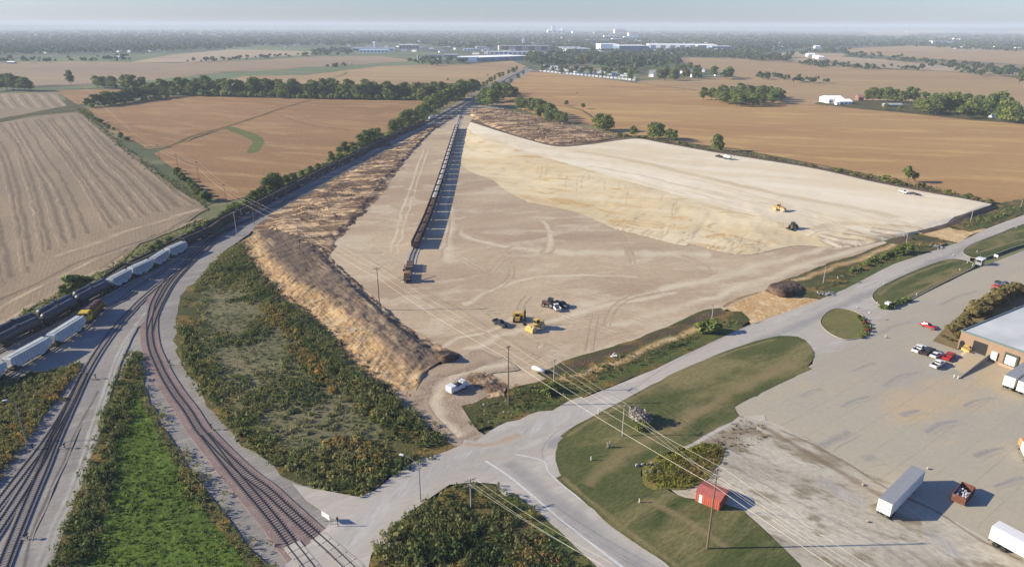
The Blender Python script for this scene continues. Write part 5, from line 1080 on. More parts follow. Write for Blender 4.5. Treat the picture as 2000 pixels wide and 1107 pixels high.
def make_gondola(mat, load, zt=3.3, wheels=False, L=15.9, fill=.7):
    r = thing('open_wagon', 'x', 'open wagon'); h = L / 2 - .45; m_ = MB(); z0 = 1.0; y = 1.5
    for a in (-1, 1):
        m_.box(-h, h, a * y - (.1 if a > 0 else 0), a * y + (0 if a > 0 else .1), z0, zt)
        m_.box((h - .12) if a > 0 else -h, h if a > 0 else (-h + .12), -y + .1, y - .1, z0, zt - .004)
    m_.box(-h, h, -y, y, z0 - .12, z0 - .004)
    m_.build('body', mat, r)
    m_ = MB()
    for i in range(11):
        x = -h + .3 + i * (2 * h - .6) / 10
        m_.box(x - .06, x + .06, 1.5, 1.62, z0, zt + .03)
    m_.build('side_ribs', mat, r); m2 = MB(); m2.f = [list(reversed(f)) for f in m_.f]; m2.m = m_.m; m2.v = [(v[0], -v[1], v[2]) for v in m_.v]; m2.build('side_ribs', mat, r)
    m_ = MB(); nx = 14; zz = z0 + (zt - z0) * fill; vs = []
    for i in range(nx + 1):
        for j, yy in enumerate((-1.38, -.7, 0, .7, 1.38)):
            vs.append((-h + .13 + i * (2 * h - .26) / nx, yy, zz + (.28 if j == 2 else .16 if j in (1, 3) else 0) * (1 if 0 < i < nx else 0) + .1 * noise.noise(Vector((i * 1.7, j * 2.1, zz)))))
    m_.add(vs, [(i * 5 + j, i * 5 + 5 + j, i * 5 + 6 + j, i * 5 + 1 + j) for i in range(nx) for j in range(4)]); m_.build('load', load, r)
    m_ = MB(); m_.box(-h - .2, h + .2, -.25, .25, .7, .88); m_.build('underframe', M_wheel, r)
    for x in (-5.4, 5.4): bogie(r, x, wheels)
    couplers(r, L); return r
def s_of(P, px, py, z):
    q = G(px, py, z); q.z = 0; best = (1e9, 0); s = 0
    for a, b in zip(P, P[1:]):
        d = b - a; t = max(0, min(1, (q - a).dot(d) / d.length_squared)); e = (a + d * t - q).length
        if e < best[0]: best = (e, s + t * d.length)
        s += d.length
    return best[1]
def put_on(proto, P, s, label, group, flip=False):
    p, d = frame_at(P, s); a = math.atan2(d.y, d.x) + (math.pi if flip else 0)
    return proto.put((p.x, p.y, ZR + .25), a, label, group)
tank = Proto(make_tank()); PA = TRK['A']; PB = TRK['B']; PC = TRK['C']
sA = s_of(PA, 208, 543, H)
print('tank spacing', s_of(PA, 143, 574, H) - s_of(PA, 69, 611, H), sA - s_of(PA, 141, 574, H))
n = 0; s = sA - 8.0
while s > 8:
    put_on(tank, PA, s, 'black tank wagon in the outer train at the left edge', 'black tank wagons of the outer train'); s -= 15.9
gon = Proto(make_gondola(M_gon, M_loadd, 3.9, False, 16.2, .75))
s = sA + 8.3; e = s_of(PA, 826, 236, H); k = 0
while s < e:
    put_on(gon, PA, s, 'dark open wagon in the long train running beside the red field', 'dark open wagons of the long train'); s += 16.4
tw = Proto(make_tank(False, M_hopw)); put_on(tw, PA, s_of(PA, 840, 229, H) + 6, 'white tank wagon at the far end of the long dark train', None)
sB = s_of(PB, 211, 549, H); print('tankB', s_of(PB, 146, 583, H) - s_of(PB, 78, 619, H))
s = sB - 8.1
while s > 8:
    put_on(tank, PB, s, 'black tank wagon in the inner row, left of the grey hoppers', 'black tank wagons of the inner row'); s -= 15.9
hg = Proto(make_hopper(M_hopg, L=11.5)); hw = Proto(make_hopper(M_hopw, L=14.9)); e = s_of(PB, 361, 473, H)
print('hopper row', e - sB)
for k, lab in enumerate(['pale grey hopper wagon coupled to the black tank wagons', 'pale grey hopper wagon, second from the tank wagons', 'pale grey hopper wagon, third from the tank wagons', 'pale grey hopper wagon at the far end of its row']):
    put_on(hg, PB, sB + (k + .5) * (e - sB) / 4, lab, 'pale grey hopper wagons')
sl = s_of(PC, 160, 617, H); print('white hopper', s_of(PC, 155, 620, H) - s_of(PC, 88, 661, H))
for k, lab in enumerate(['white hopper wagon coupled to the yellow ended locomotive', 'white ribbed hopper wagon, second from the locomotive', 'white hopper wagon cut off by the left edge, lowest train']):
    put_on(hw, PC, sl - 8.0 - k * 15.4, lab, 'white hopper wagons behind the locomotive')
# locomotive
M_mar = flat('mat_loco_maroon', C(92, 52, 46), .6, var=.2); M_yel = flat('mat_loco_yellow', C(214, 176, 50), .6); M_grime = flat('mat_loco_roof', C(96, 88, 84), .7, var=.2)
r = thing('locomotive', 'maroon diesel locomotive with a bright yellow end, coupled to white hoppers', 'locomotive')
m_ = MB(); m_.box(-8.6, 8.6, -1.5, 1.5, 1.2, 1.5); m_.build('frame', M_mar, r)
m_ = MB(); m_.prism([(-7.9, 1.5), (-4.6, 1.5), (-4.6, 4.35), (-5.0, 4.55), (-7.4, 4.5), (-7.9, 4.2)], -1.5, 1.5, inset=.2, top=4.4); cab_ = m_.build('cab', M_yel, r)
m_ = MB(); m_.box(-7.96, -7.9, -1.2, -.35, 3.2, 3.9); m_.box(-7.96, -7.9, .35, 1.2, 3.2, 3.9)
for s in (-1, 1): m_.box(-7.2, -5.4, s * 1.53 - .03, s * 1.53 + .03, 3.2, 3.9)
m_.build('window', M_glass, cab_)
m_ = MB(); m_.prism([(-4.6, 1.5), (7.0, 1.5), (7.0, 3.9), (6.6, 4.15), (-4.6, 4.15)], -1.0, 1.0, inset=.15, top=4.0); m_.build('engine_hood', M_mar, r)
m_ = MB(); m_.box(-4.2, 2.2, -.98, .98, 2.6, 2.68)
for s in (-1, 1): m_.box(-4.2, 6.6, s * 1.02 - .02, s * 1.02 + .02, 2.5, 2.75)
m_.build('yellow_stripe', M_yel, r)
m_ = MB()
for x in (0.5, 2.4, 4.6): m_.cyl((x, 0, 4.15), (x, 0, 4.42), .62, n=12)
m_.box(-3.8, -1.6, -.5, .5, 4.15, 4.5); m_.build('roof_fan', M_grime, r)
m_ = MB(); m_.cyl((-1.0, 0, 4.1), (-1.0, 0, 4.7), .2, n=8); m_.build('exhaust', M_blk, r)
m_ = MB()
for s in (-1, 1):
    for i in range(12): x = -4.4 + i * 1.1; m_.cyl((x, s * 1.45, 1.5), (x, s * 1.45, 2.4), .03, n=4)
    m_.cyl((-4.4, s * 1.45, 2.4), (7.7, s * 1.45, 2.4), .03, n=4)
m_.build('handrail', M_yel, r)
m_ = MB(); m_.prism([(-2.6, 1.2), (-2.2, .4), (2.2, .4), (2.6, 1.2)], -1.35, 1.35); m_.build('fuel_tank', M_blk, r)
m_ = MB(); m_.box(7.0, 8.5, -.9, .9, 1.5, 2.5); m_.build('nose', M_mar, r)
for x in (-5.4, 5.4): bogie(r, x)
couplers(r, 17.6)
r.scale = (.84, 1, .95); p, d = frame_at(PC, sl + 7.9); r.location = (p.x, p.y, ZR + .25); r.rotation_euler = (0, 0, math.atan2(d.y, d.x))
# open wagons on the site spur
PS = TRK['S']; s0 = s_of(PS, 811, 490, 0); gl = Proto(make_gondola(M_gon, M_load, 3.3, False, 15.6, .8)); gd = Proto(make_gondola(M_gonr, M_loadd, 3.3, True, 15.6, .75))
s1 = s_of(PS, 893, 252, 0); k = 0; s = s0 + 8
while s < s1:
    if k < 5: put_on(gd, PS, s, ['rusty open wagon at the near end of the site train', 'rusty open wagon, second from the near end of the site train', 'rusty open wagon, third from the near end of the site train', 'rusty open wagon, fourth from the near end of the site train', 'rusty open wagon next to the first pale loaded one'][k], 'rusty open wagons of the site train')
    else: put_on(gl, PS, s, 'open wagon with pale load in the far part of the site train', 'open wagons with pale loads')
    s += 15.8; k += 1
print('site wagons', k, 'trees', NT[0])
# ================================================================== poles, lamps, wires
M_pole = flat('mat_pole_wood', C(122, 104, 88), .9, var=.2); M_polel = flat('mat_pole_weathered', C(168, 160, 148), .85); M_galv = flat('mat_galvanised', C(150, 152, 150), .5, .2); M_wire = flat('mat_wire', C(206, 196, 172), .45, 0); M_cer = flat('mat_insulator', C(150, 120, 100), .4)
PT = {}
def pole(key, bx, by, ty, label, arm=2.4, rad=.17, mat=None, n_arm=1, ang=.9, tx=None, z=0.0):
    h = hfor(bx, by, ty, z); b = G(bx, by, z); t = thing('utility_pole', label, 'utility pole', (b.x, b.y, z), ang)
    lean = 0.0
    m_ = MB(); m_.cyl((0, 0, -.5), (0, 0, h), rad, rad * .62, 10); m_.build('pole', mat or M_pole, t)
    for k in range(n_arm):
        za = h - .5 - k * 1.3; m_ = MB(); m_.box(-arm / 2, arm / 2, .12, .24, za - .07, za + .07); m_.cyl((0, .14, za - .8), (arm * .32, .14, za), .03, n=4); m_.cyl((0, .14, za - .8), (-arm * .32, .14, za), .03, n=4); m_.build('crossarm', mat or M_pole, t)
        for x in (-arm / 2 + .12, -.45, .45, arm / 2 - .12):
            m_ = MB(); m_.cyl((x, .18, za + .07), (x, .18, za + .32), .07, .05, 7); m_.build('insulator', M_cer, t)
    PT[key] = (b, h, ang, arm)
    return t
trans = [('t1', 312, 312, 282, 'farthest thin pole of the line, at the corner of the red field'), ('t2', 347, 325, 300, 'second far pole of the line standing in the red field edge'), ('t3', 389.5, 355, 315, 'pole of the line inside the red field above the bushes'), ('t4', 442, 397, 360, 'pole of the line just behind the dark train'),
         ('t5', 497, 440, 392, 'pole right of the yard tracks by the end of the berm'), ('t6', 587, 497, 430, 'pole rising from the rough spoil strip'), ('t7', 742, 608, 522, 'tall pole on the crest side of the stockpile berm'), ('t8', 993, 797, 675, 'tall brown pole beside the site entry'), ('t9', 1380, 1078, 915, 'tall brown pole beside the red shed')]
for k, bx, by, ty, lab in trans: pole(k, bx, by, ty, lab, arm=2.6 if k not in ('t8', 't9') else 0.9, rad=.2 if k in ('t7', 't8', 't9') else .16, ang=.35)
pole('l1', 463, 462, 413, 'pale pole left of the yard junction with a white collar', mat=M_polel)
pole('r1', 1993, 407, 388, 'pole at the far right edge beside the road', mat=M_polel); pole('r2', 1895, 435, 410, 'pole on the dark bank by the far road', mat=M_polel); pole('r3', 1769, 478, 459, 'leaning pale pole by the dark bush on the far verge', mat=M_polel)
pole('r4', 1607, 556, 520, 'pale pole on the verge beside the topsoil heap', mat=M_polel); pole('r5', 1389, 635, 592, 'pale pole over the dark round bush on the verge', mat=M_polel); pole('r6', 1081, 768, 702, 'pale pole on the verge near the fallen pipe', mat=M_polel)
pole('r7', 1215, 857, 790, 'pale pole on the lawn beside the grey leafless bush', mat=M_polel); pole('q1', 920, 998, 934, 'pale pole with crossarms in the lower road corner scrub', mat=M_polel, n_arm=2, ang=.5)
# white collar marker on the roadside pole
def offs(key, dz, dx, dy=.0):
    b, h, a, arm = PT[key]; return Vector((b.x + math.cos(a) * dx, b.y + math.sin(a) * dx, h + dz))
def wire(pts, label, group, r=.045, sag=.02, name='power_cable'):
    P = []
    for a, b in zip(pts, pts[1:]):
        L = (b - a).length
        for i in range(14):
            t = i / 14; q = a.lerp(b, t); q.z -= 4 * sag * L * t * (1 - t); P.append(q)
    P.append(pts[-1]); o = P[0].copy(); m_ = MB(); n = len(P); vs = []
    for i, p in enumerate(P):
        d = (P[min(i + 1, n - 1)] - P[max(i - 1, 0)]).normalized(); u = d.cross(Vector((0, 0, 1))).normalized(); v = u.cross(d)
        for c_ in range(5):
            a_ = c_ * 2 * math.pi / 5; q = p - o + (u * math.cos(a_) + v * math.sin(a_)) * r; vs.append(q)
    m_.add(vs, [(i * 5 + c_, i * 5 + (c_ + 1) % 5, i * 5 + 5 + (c_ + 1) % 5, i * 5 + 5 + c_) for i in range(n - 1) for c_ in range(5)])
    w_ = m_.build(name, M_wire); w_.location = o; return tag(w_, label, 'cable', group)
keys = ['t1', 't2', 't3', 't4', 't5', 't6', 't7', 't8', 't9']
b8, b9 = PT['t8'][0], PT['t9'][0]; nxt = b9 + (b9 - b8) * .9
far0 = G(170, 190)
gw = 'cables of the tall pole line crossing the site'
for dz, dx, lab, r_ in [(-.2, 1.2, 'upper right cable of the tall pole line crossing the site', .021), (-.4, -1.2, 'left cable of the tall pole line crossing the site', .021), (-3.6, -.1, 'thick lower cable of the tall pole line crossing the site', .034)]:
    pts = [Vector((far0.x, far0.y, 14))] + [offs(k, dz, dx) for k in keys] + [Vector((nxt.x, nxt.y, 17 + dz))]
    wire(pts, lab, gw, r_, .012)
gw = 'cables crossing the road to the lawn pole'
for dx, lab in [(1.0, 'right cable from the verge pole over the road to the lawn pole'), (-1.0, 'left cable from the verge pole over the road to the lawn pole')]:
    wire([offs('r6', -.3, dx), offs('r7', -.3, dx), offs('t9', -2.2, dx * .2), Vector((nxt.x + dx, nxt.y, 15))], lab, gw, .018, .014)
for dx, lab in [(1.0, 'outer roadside cable along the far verge'), (-1.0, 'inner roadside cable along the far verge')]:
    wire([offs(k, -.3, dx) for k in ('r1', 'r2', 'r3', 'r4', 'r5', 'r6')], lab, 'roadside cables along the far verge', .015, .02)
e_ = G(1180, 1180)
for dx, dz, lab in [(1.0, -.4, 'outer cable leaving the corner scrub pole'), (-1.0, -.4, 'inner cable leaving the corner scrub pole'), (.8, -1.7, 'lower cable leaving the corner scrub pole')]:
    wire([offs('q1', dz, dx), Vector((e_.x + dx, e_.y, 9 + dz))], lab, 'cables leaving the corner scrub pole', .018, .02)
# street lamps
def lamp(bx, by, ty, label, ang, arm=2.6, z=0.0):
    h = hfor(bx, by, ty + 3, z); b = G(bx, by, z); t = thing('street_lamp', label, 'street lamp', (b.x, b.y, z), ang)
    m_ = MB(); m_.cyl((0, 0, 0), (0, 0, h - 1.6), .13, .08, 10); m_.cyl((0, 0, 0), (0, 0, .3), .25, n=10); m_.build('pole', M_galv, t)
    m_ = MB(); m_.cyl((0, 0, h - 1.6), (arm * .5, 0, h - .5), .07, .06, 8); m_.cyl((arm * .5, 0, h - .5), (arm, 0, h), .06, .05, 8); m_.build('arm', M_galv, t)
    m_ = MB(); m_.prism([(arm - .1, h - .1), (arm + .8, h - .06), (arm + .8, h + .06), (arm + .3, h + .16), (arm - .1, h + .1)], -.2, .2, inset=.06, top=h + .1); m_.build('lamp_head', flat('mat_lamp_head', C(224, 226, 224), .4), t)
    return t
lamp(822, 985, 890, 'tall bent arm street lamp at the near corner of the road junction', R(165), 3.2)
lamp(53, 867, 776, 'grey lamp post on the ochre bank at the left edge', R(200), 1.4)
lamp(1690, 630, 608, 'small lamp post on the rim of the round island', R(20), .8)
# ================================================================== vehicles and machines
M_white = flat('mat_white_paint', C(226, 226, 222), .45, var=.05); M_black = flat('mat_black_paint', C(46, 48, 54), .35, var=.05); M_redp = flat('mat_red_paint', C(176, 44, 46), .4, var=.08); M_navy = flat('mat_navy_paint', C(52, 60, 76), .35); M_sil = flat('mat_silver_paint', C(150, 152, 156), .35)
M_cat = flat('mat_machine_yellow', C(214, 178, 98), .55, var=.12); M_lampw = flat('mat_lens', C(230, 230, 220), .2); M_tail = flat('mat_tail_lens', C(150, 30, 28), .3); M_bed = flat('mat_bed_liner', C(52, 48, 50), .8)
def wheels4(t, xs, y, r, wd, mat=None, rim=True):
    for x in xs:
        for s in (-1, 1):
            m_ = MB(); m_.cyl((0, -wd / 2, 0), (0, wd / 2, 0), r, n=14); w_ = m_.build('wheel', mat or M_tyre, t); w_.location = (x, s * y, r)
            if rim: m_ = MB(); m_.cyl((0, s * wd / 2 - .01, 0), (0, s * wd / 2 + .03, 0), r * .55, n=10); m_.build('rim', M_sil, w_)
def at2(a, b, z=0.0):
    p, q = G(a[0], a[1], z), G(b[0], b[1], z); return p, math.atan2(q.y - p.y, q.x - p.x)
def place(t, pos, rz): t.location = pos; t.rotation_euler = (0, 0, rz)
def pickup(label, mat, pos, rz, bedmat=None, z=0.0, group=None):
    t = thing('pickup_truck', label, 'pickup truck', group=group)
    m_ = MB(); m_.prism([(-2.9, .55), (2.75, .45), (2.9, .75), (2.85, 1.05), (2.6, 1.16), (1.25, 1.22), (-.6, 1.22), (-.6, 1.2)] + [(-.62, .95)] + [(-2.9, .95)], -.97, .97, inset=.05, top=1.1); m_.build('body', mat, t)
    for s in (-1, 1): m_ = MB(); m_.box(-2.9, -.62, s * .91 - .06, s * .91 + .06, .951, 1.28); m_.build('bed_side', mat, t)
    m_ = MB(); m_.box(-2.94, -2.84, -.85, .85, .75, 1.28); m_.build('tailgate', mat, t)
    m_ = MB(); m_.box(-2.82, -.66, -.84, .84, .955, .975); m_.build('bed', bedmat or M_bed, t)
    m_ = MB(); m_.prism([(-.6, 1.23), (-.5, 1.78), (-.3, 1.86), (.55, 1.86), (.75, 1.78), (1.35, 1.23)], -.9, .9, inset=.14, top=1.5); cb = m_.build('cab', mat, t)
    m_ = MB(); m_.add([(.84, -.78, 1.74), (.84, .78, 1.74), (1.4, .84, 1.26), (1.4, -.84, 1.26)], [(0, 1, 2, 3)]); m_.build('windscreen', M_glass, cb)
    m_ = MB(); m_.add([(-.60, -.72, 1.74), (-.60, .72, 1.74), (-.66, .8, 1.3), (-.66, -.8, 1.3)], [(0, 1, 2, 3)]); m_.build('rear_window', M_glass, cb)
    for s in (-1, 1): m_ = MB(); m_.add([(-.4, s * .80, 1.74), (.6, s * .80, 1.74), (1.1, s * .925, 1.3), (-.5, s * .925, 1.3)], [(0, 1, 2, 3)]); m_.build('side_window', M_glass, cb)
    for s in (-1, 1):
        m_ = MB(); m_.box(2.84, 2.92, s * .72 - .16, s * .72 + .16, .78, 1.0); m_.build('headlight', M_lampw, t)
        m_ = MB(); m_.box(-2.96, -2.9, s * .88 - .07, s * .88 + .07, .8, 1.2); m_.build('tail_light', M_tail, t)
    wheels4(t, (-1.85, 1.8), .88, .4, .26); place(t, (pos.x, pos.y, z), rz); return t
def sedan(label, mat, pos, rz, z=0.0):
    t = thing('car', label, 'car')
    m_ = MB(); m_.prism([(-2.3, .4), (2.25, .32), (2.35, .55), (2.2, .78), (1.0, .92), (-1.5, .98), (-2.2, .92), (-2.35, .7)], -.9, .9, inset=.06, top=.75); m_.build('body', mat, t)
    m_ = MB(); m_.prism([(-1.75, .95), (-1.0, 1.36), (.1, 1.42), (.9, .93)], -.82, .82, inset=.16, top=1.1); m_.build('windows', M_glass, t)
    m_ = MB(); m_.prism([(-1.15, 1.36), (-.95, 1.42), (.05, 1.46), (.25, 1.4)], -.62, .62); m_.build('roof', mat, t)
    for s in (-1, 1):
        m_ = MB(); m_.box(2.24, 2.34, s * .65 - .14, s * .65 + .14, .58, .72); m_.build('headlight', M_lampw, t)
        m_ = MB(); m_.box(-2.38, -2.3, s * .68 - .14, s * .68 + .14, .68, .84); m_.build('tail_light', M_tail, t)
    wheels4(t, (-1.4, 1.4), .8, .33, .22); place(t, (pos.x, pos.y, z), rz); return t
zf = ZFLOOR; za = ZAPR
def rz2(a, b, z=0.0): return at2(a, b, z)
p, a = rz2((1809, 692), (1797, 687)); 
dirA = math.atan2((G(1823, 702) - G(1815, 708)).y, (G(1823, 702) - G(1815, 708)).x)
ups = e2                                                     # apron grid direction, away from the road
hd = math.atan2(e2.y, e2.x)
pickup('white pickup at the left end of the parked group, dark bed', M_white, G(1793, 690), hd, z=za); 
pickup('black pickup parked between two white ones', M_black, G(1810, 695), hd, z=za)
sedan('white car parked between the black pickup and the red pickup', M_white, G(1826, 701), hd, z=za)
pickup('red pickup parked at the right end of the group', M_redp, G(1851, 705), hd + .1, M_redp, z=za)
pickup('white pickup parked alone in front of the group', M_white, G(1829, 720), hd, z=za)
p, a = at2((1811, 644), (1822, 648)); sedan('red car driving across the apron below the long island', M_redp, p, a, za)
p, a = at2((1949, 568), (1962, 573)); sedan('red car parked in front of the dark one at the far right', M_redp, p, a, za)
p, a = at2((1959, 563), (1972, 567)); pickup('dark green pickup parked behind the red car at the far right', M_navy, p, a, z=za)
p, a = at2((977, 638), (985, 642)); pickup('dark pickup parked left of the yellow machines', M_black, p, a, z=zf)
p, a = at2((1097, 601), (1108, 605)); pickup('dark pickup parked behind the white hauler on the graded floor', M_navy, p, a, z=zf)
pickup('white pickup nose to nose with the dark one on the graded floor', M_white, G(1086, 606), a + 2.6, z=zf)
p, a = at2((1765, 372, 4), (1755, 369, 4)); p = G(1765, 374, 4); pickup('white pickup parked at the back edge of the chalky fill', M_white, p, a, z=ZB)
p = G(1788, 377, 4)
t = thing('flatbed_trailer', 'low empty trailer behind the white pickup on the chalky fill', 'trailer'); m_ = MB(); m_.box(-3, 3, -1.1, 1.1, .6, .75); m_.build('deck', M_bed, t); m_ = MB(); m_.cyl((-3, 0, .6), (-5, 0, .5), .08); m_.build('drawbar', M_blk, t); wheels4(t, (.2, 1.1), 1.0, .38, .24); place(t, (p.x, p.y, ZB), a + math.pi)
p = G(1404, 305, 4); a = at2((1404, 305), (1395, 303))[1]; pickup('dark pickup by the white tank at the back edge of the fill', M_black, p, a, z=ZB)
t = thing('water_trailer', 'white tank trailer behind the dark pickup at the back edge of the fill', 'tank trailer'); m_ = MB(); m_.lathe_x([(-3, .2), (-2.8, 1.0), (2.8, 1.0), (3, .2)], 0, 1.9, 14); m_.build('tank', M_white, t, True); m_ = MB(); m_.box(-3.2, 3.2, -.9, .9, .7, .9); m_.build('frame', M_blk, t); wheels4(t, (1.4, 2.4), .95, .45, .25)
p = G(1421, 309, 4); place(t, (p.x, p.y, ZB), a)
# service truck at the entry
p, a = at2((893, 766), (905, 760)); t = thing('service_truck', 'white service truck with equipment parked at the churned entry', 'truck')
m_ = MB(); m_.prism([(1.2, .6), (3.2, .6), (3.25, 1.3), (2.9, 1.5), (2.5, 2.3), (1.2, 2.35)], -1.05, 1.05, inset=.12, top=1.6); cb = m_.build('cab', M_white, t)
m_ = MB(); m_.add([(2.56, -.85, 2.2), (2.56, .85, 2.2), (2.93, .92, 1.55), (2.93, -.92, 1.55)], [(0, 1, 2, 3)]); m_.build('windscreen', M_glass, cb)
m_ = MB(); m_.box(-3.0, 1.1, -1.1, 1.1, .75, 1.7); m_.box(-3.0, -1.2, -1.1, 1.1, 1.703, 2.4); m_.build('service_body', M_white, t)
m_ = MB(); m_.box(-1.1, .9, -.7, .7, 1.704, 2.1); m_.build('equipment', M_bed, t)
m_ = MB(); m_.cyl((-.2, .3, 2.0), (1.6, .3, 3.2), .12, n=8); m_.build('crane_arm', M_sil, t)
wheels4(t, (-1.9, 2.3), .95, .48, .3); place(t, (p.x, p.y, ZEND), a)
# yellow machines
def tracksets(t, L, y, h, wd=.55):
    for s in (-1, 1):
        m_ = MB(); m_.prism([(-L / 2 + .3, 0), (L / 2 - .3, 0), (L / 2, .35), (L / 2 - .1, h - .1), (L / 2 - .5, h), (-L / 2 + .5, h), (-L / 2 + .1, h - .1), (-L / 2, .35)], s * y - wd / 2, s * y + wd / 2); m_.build('crawler_track', M_tyre, t)
def dozer(label, pos, rz, z, mat=M_cat, cat='bulldozer', name='bulldozer'):
    t = thing(name, label, cat); tracksets(t, 3.9, 1.15, 1.15)
    m_ = MB(); m_.prism([(-1.9, .7), (2.3, .7), (2.4, 1.9), (.7, 2.15), (.6, 1.9), (-1.9, 1.9)], -.75, .75); m_.build('body', mat, t)
    m_ = MB(); m_.box(-1.5, .4, -.8, .8, 1.92, 2.0); m_.box(-1.6, .5, -.9, .9, 3.05, 3.2)
    for x in (-1.45, .35):
        for y in (-.78, .78): m_.cyl((x, y, 1.9), (x, y, 3.1), .06, n=6)
    cb = m_.build('cab', mat, t); m_ = MB(); m_.box(-1.38, .28, -.74, .74, 2.0, 3.04); m_.build('window', M_glass, cb)
    m_ = MB(); m_.prism([(2.9, .05), (3.25, .15), (3.05, .7), (3.2, 1.35), (3.05, 1.4), (2.85, .7)], -1.9, 1.9); m_.build('blade', mat, t)
    for s in (-1, 1): m_ = MB(); m_.cyl((.2, s * 1.5, .6), (2.95, s * 1.5, .5), .11, n=6); m_.build('push_arm', mat, t)
    m_ = MB(); m_.cyl((1.5, .3, 2.0), (1.5, .3, 2.9), .07, n=6); m_.build('exhaust', M_blk, t)
    place(t, (pos.x, pos.y, z), rz); return t
def compactor(label, pos, rz, z, mat=M_cat):
    t = thing('soil_compactor', label, 'compactor')
    for x, nm in ((2.0, 'drum'), (-1.7, 'drum')):
        for s in (-1, 1):
            m_ = MB(); m_.cyl((0, -.5, 0), (0, .5, 0), .95, n=16); w_ = m_.build(nm, flat('mat_drum', C(206, 188, 150), .7), t); w_.location = (x, s * .95, .95)
            m2 = MB()
            for i in range(14):
                a_ = i * 2 * math.pi / 14
                for yy in (-.3, .3):
                    c_, s_ = math.cos(a_), math.sin(a_); m2.cyl((c_ * .9, yy, s_ * .9), (c_ * 1.08, yy, s_ * 1.08), .1, .07, 5)
            m2.build('pad_feet', M_cat, w_)
    m_ = MB(); m_.prism([(-3.0, 1.0), (.2, 1.0), (.3, 2.3), (-2.8, 2.2)], -.8, .8); m_.prism([(.5, 1.0), (3.0, 1.0), (2.9, 1.9), (.6, 2.0)], -.6, .6); m_.build('body', mat, t)
    m_ = MB(); m_.box(-.9, .7, -.75, .75, 3.35, 3.5)
    for x in (-.85, .65):
        for y in (-.7, .7): m_.cyl((x, y, 2.0), (x, y, 3.4), .06, n=6)
    cb = m_.build('cab', mat, t); m_ = MB(); m_.box(-.8, .6, -.68, .68, 2.3, 3.34); m_.build('window', M_glass, cb)
    m_ = MB(); m_.box(3.15, 3.3, -1.7, 1.7, .15, 1.3); m_.build('blade', mat, t); place(t, (pos.x, pos.y, z), rz); return t
p, a = at2((1046, 645), (1056, 641)); compactor('yellow compactor with pale drums, right of the other yellow machine', G(1047, 646), a + math.pi, zf)
p, a = at2((1012, 630), (1014, 618)); t = dozer('yellow bulldozer between the dark pickup and the compactor', G(1011, 629), a, zf)
t = thing('drill_mast', 'slim dark mast standing just right of the yellow bulldozer', 'mast'); m_ = MB(); m_.box(-.5, .5, -.5, .5, 0, .3); m_.build('base', M_blk, t); m_ = MB(); m_.cyl((0, 0, .3), (0, 0, 6.0), .16, .1, 8); m_.box(-.28, .28, -.1, .1, 1.0, 5.0); m_.build('post', M_bed, t); p = G(1025, 637); place(t, (p.x, p.y, zf), .3)
p, a = at2((1521, 408, 4), (1535, 410, 4)); compactor('yellow compactor alone on the chalky fill', G(1521, 408, 4), a, ZB)
# dark tractor with implement
def tractor(label, pos, rz, z):
    t = thing('tractor', label, 'tractor'); m_ = MB(); m_.prism([(-1.4, .9), (2.6, .9), (2.6, 1.9), (.7, 2.1), (-1.4, 2.0)], -.55, .55); m_.build('body', M_gonr, t)
    m_ = MB(); m_.box(-1.3, .5, -.75, .75, 3.1, 3.25); m_.prism([(-1.2, 2.0), (.45, 2.0), (.35, 3.1), (-1.1, 3.1)], -.7, .7); m_.build('cab', M_glass, t)
    wheels4(t, (-.9,), 1.05, .98, .55); wheels4(t, (1.9,), .95, .7, .45)
    m_ = MB(); m_.box(-3.4, -2.4, -1.5, 1.5, .3, .8); m_.cyl((-2.4, 0, .7), (-1.4, 0, .9), .08); m_.build('implement', M_blk, t); place(t, (pos.x, pos.y, z), rz); return t
p, a = at2((1550, 444, 3.2), (1562, 441, 3.2)); tractor('dark tractor alone on the fill below the yellow compactor', G(1549, 444, 3.1), a, zat(G(1549, 444, 3.1).x, G(1549, 444, 3.1).y, 3) + .05)
t = tractor('dark tractor with implement left of the parked pickups on the floor', G(1073, 602), 2.7, zf)
# rail crane at the end of the spur
p, a = at2((796, 548), (800, 520)); t = thing('track_laying_crane', 'rusty track machine at the near end of the site spur', 'rail crane')
m_ = MB(); m_.box(-4.5, 5.5, -1.3, 1.3, .9, 1.3); m_.build('deck', M_gonr, t)
m_ = MB(); m_.prism([(-3.6, 1.3), (-1.0, 1.3), (-1.0, 3.3), (-1.3, 3.6), (-3.6, 3.5)], -1.1, 1.1, inset=.1, top=3.4); m_.build('house', flat('mat_crane_tan', C(160, 122, 88), .7, var=.2), t)
m_ = MB(); m_.box(-2.6, -1.02, -1.14, -.2, 2.2, 3.2); m_.build('cab', M_glass, t)
m_ = MB(); m_.cyl((-.8, .4, 2.0), (3.4, .9, 4.6), .22, .15, 8); m_.cyl((3.4, .9, 4.6), (5.4, 1.5, 1.8), .15, .1, 8); m_.build('boom', M_gonr, t)
m_ = MB(); m_.box(4.9, 5.8, 1.1, 1.9, 1.2, 1.9); m_.build('grapple', M_blk, t)
for s in (-1, 1): m_ = MB(); m_.cyl((-3.8, s * 1.2, 1.1), (-3.4, s * 2.7, .2), .12, n=6); m_.build('outrigger', M_blk, t)
bogie(t, -3.0); bogie(t, 3.6); place(t, (p.x, p.y, ZR + .25), a)
p2, a2 = at2((801, 527), (803, 515)); t = thing('flat_wagon', 'low flat wagon of dark sleepers behind the track machine', 'flat wagon'); m_ = MB(); m_.box(-5, 5, -1.4, 1.4, .9, 1.15); m_.build('deck', M_gon, t)
for k in range(3): m_ = MB(); m_.box(-4.4 + 3 * k, -1.9 + 3 * k, -1.3, 1.3, 1.16, 1.8); m_.build('sleeper_stack', M_gonr, t)
bogie(t, -3.4); bogie(t, 3.4); place(t, (p2.x, p2.y, ZR + .25), a2)
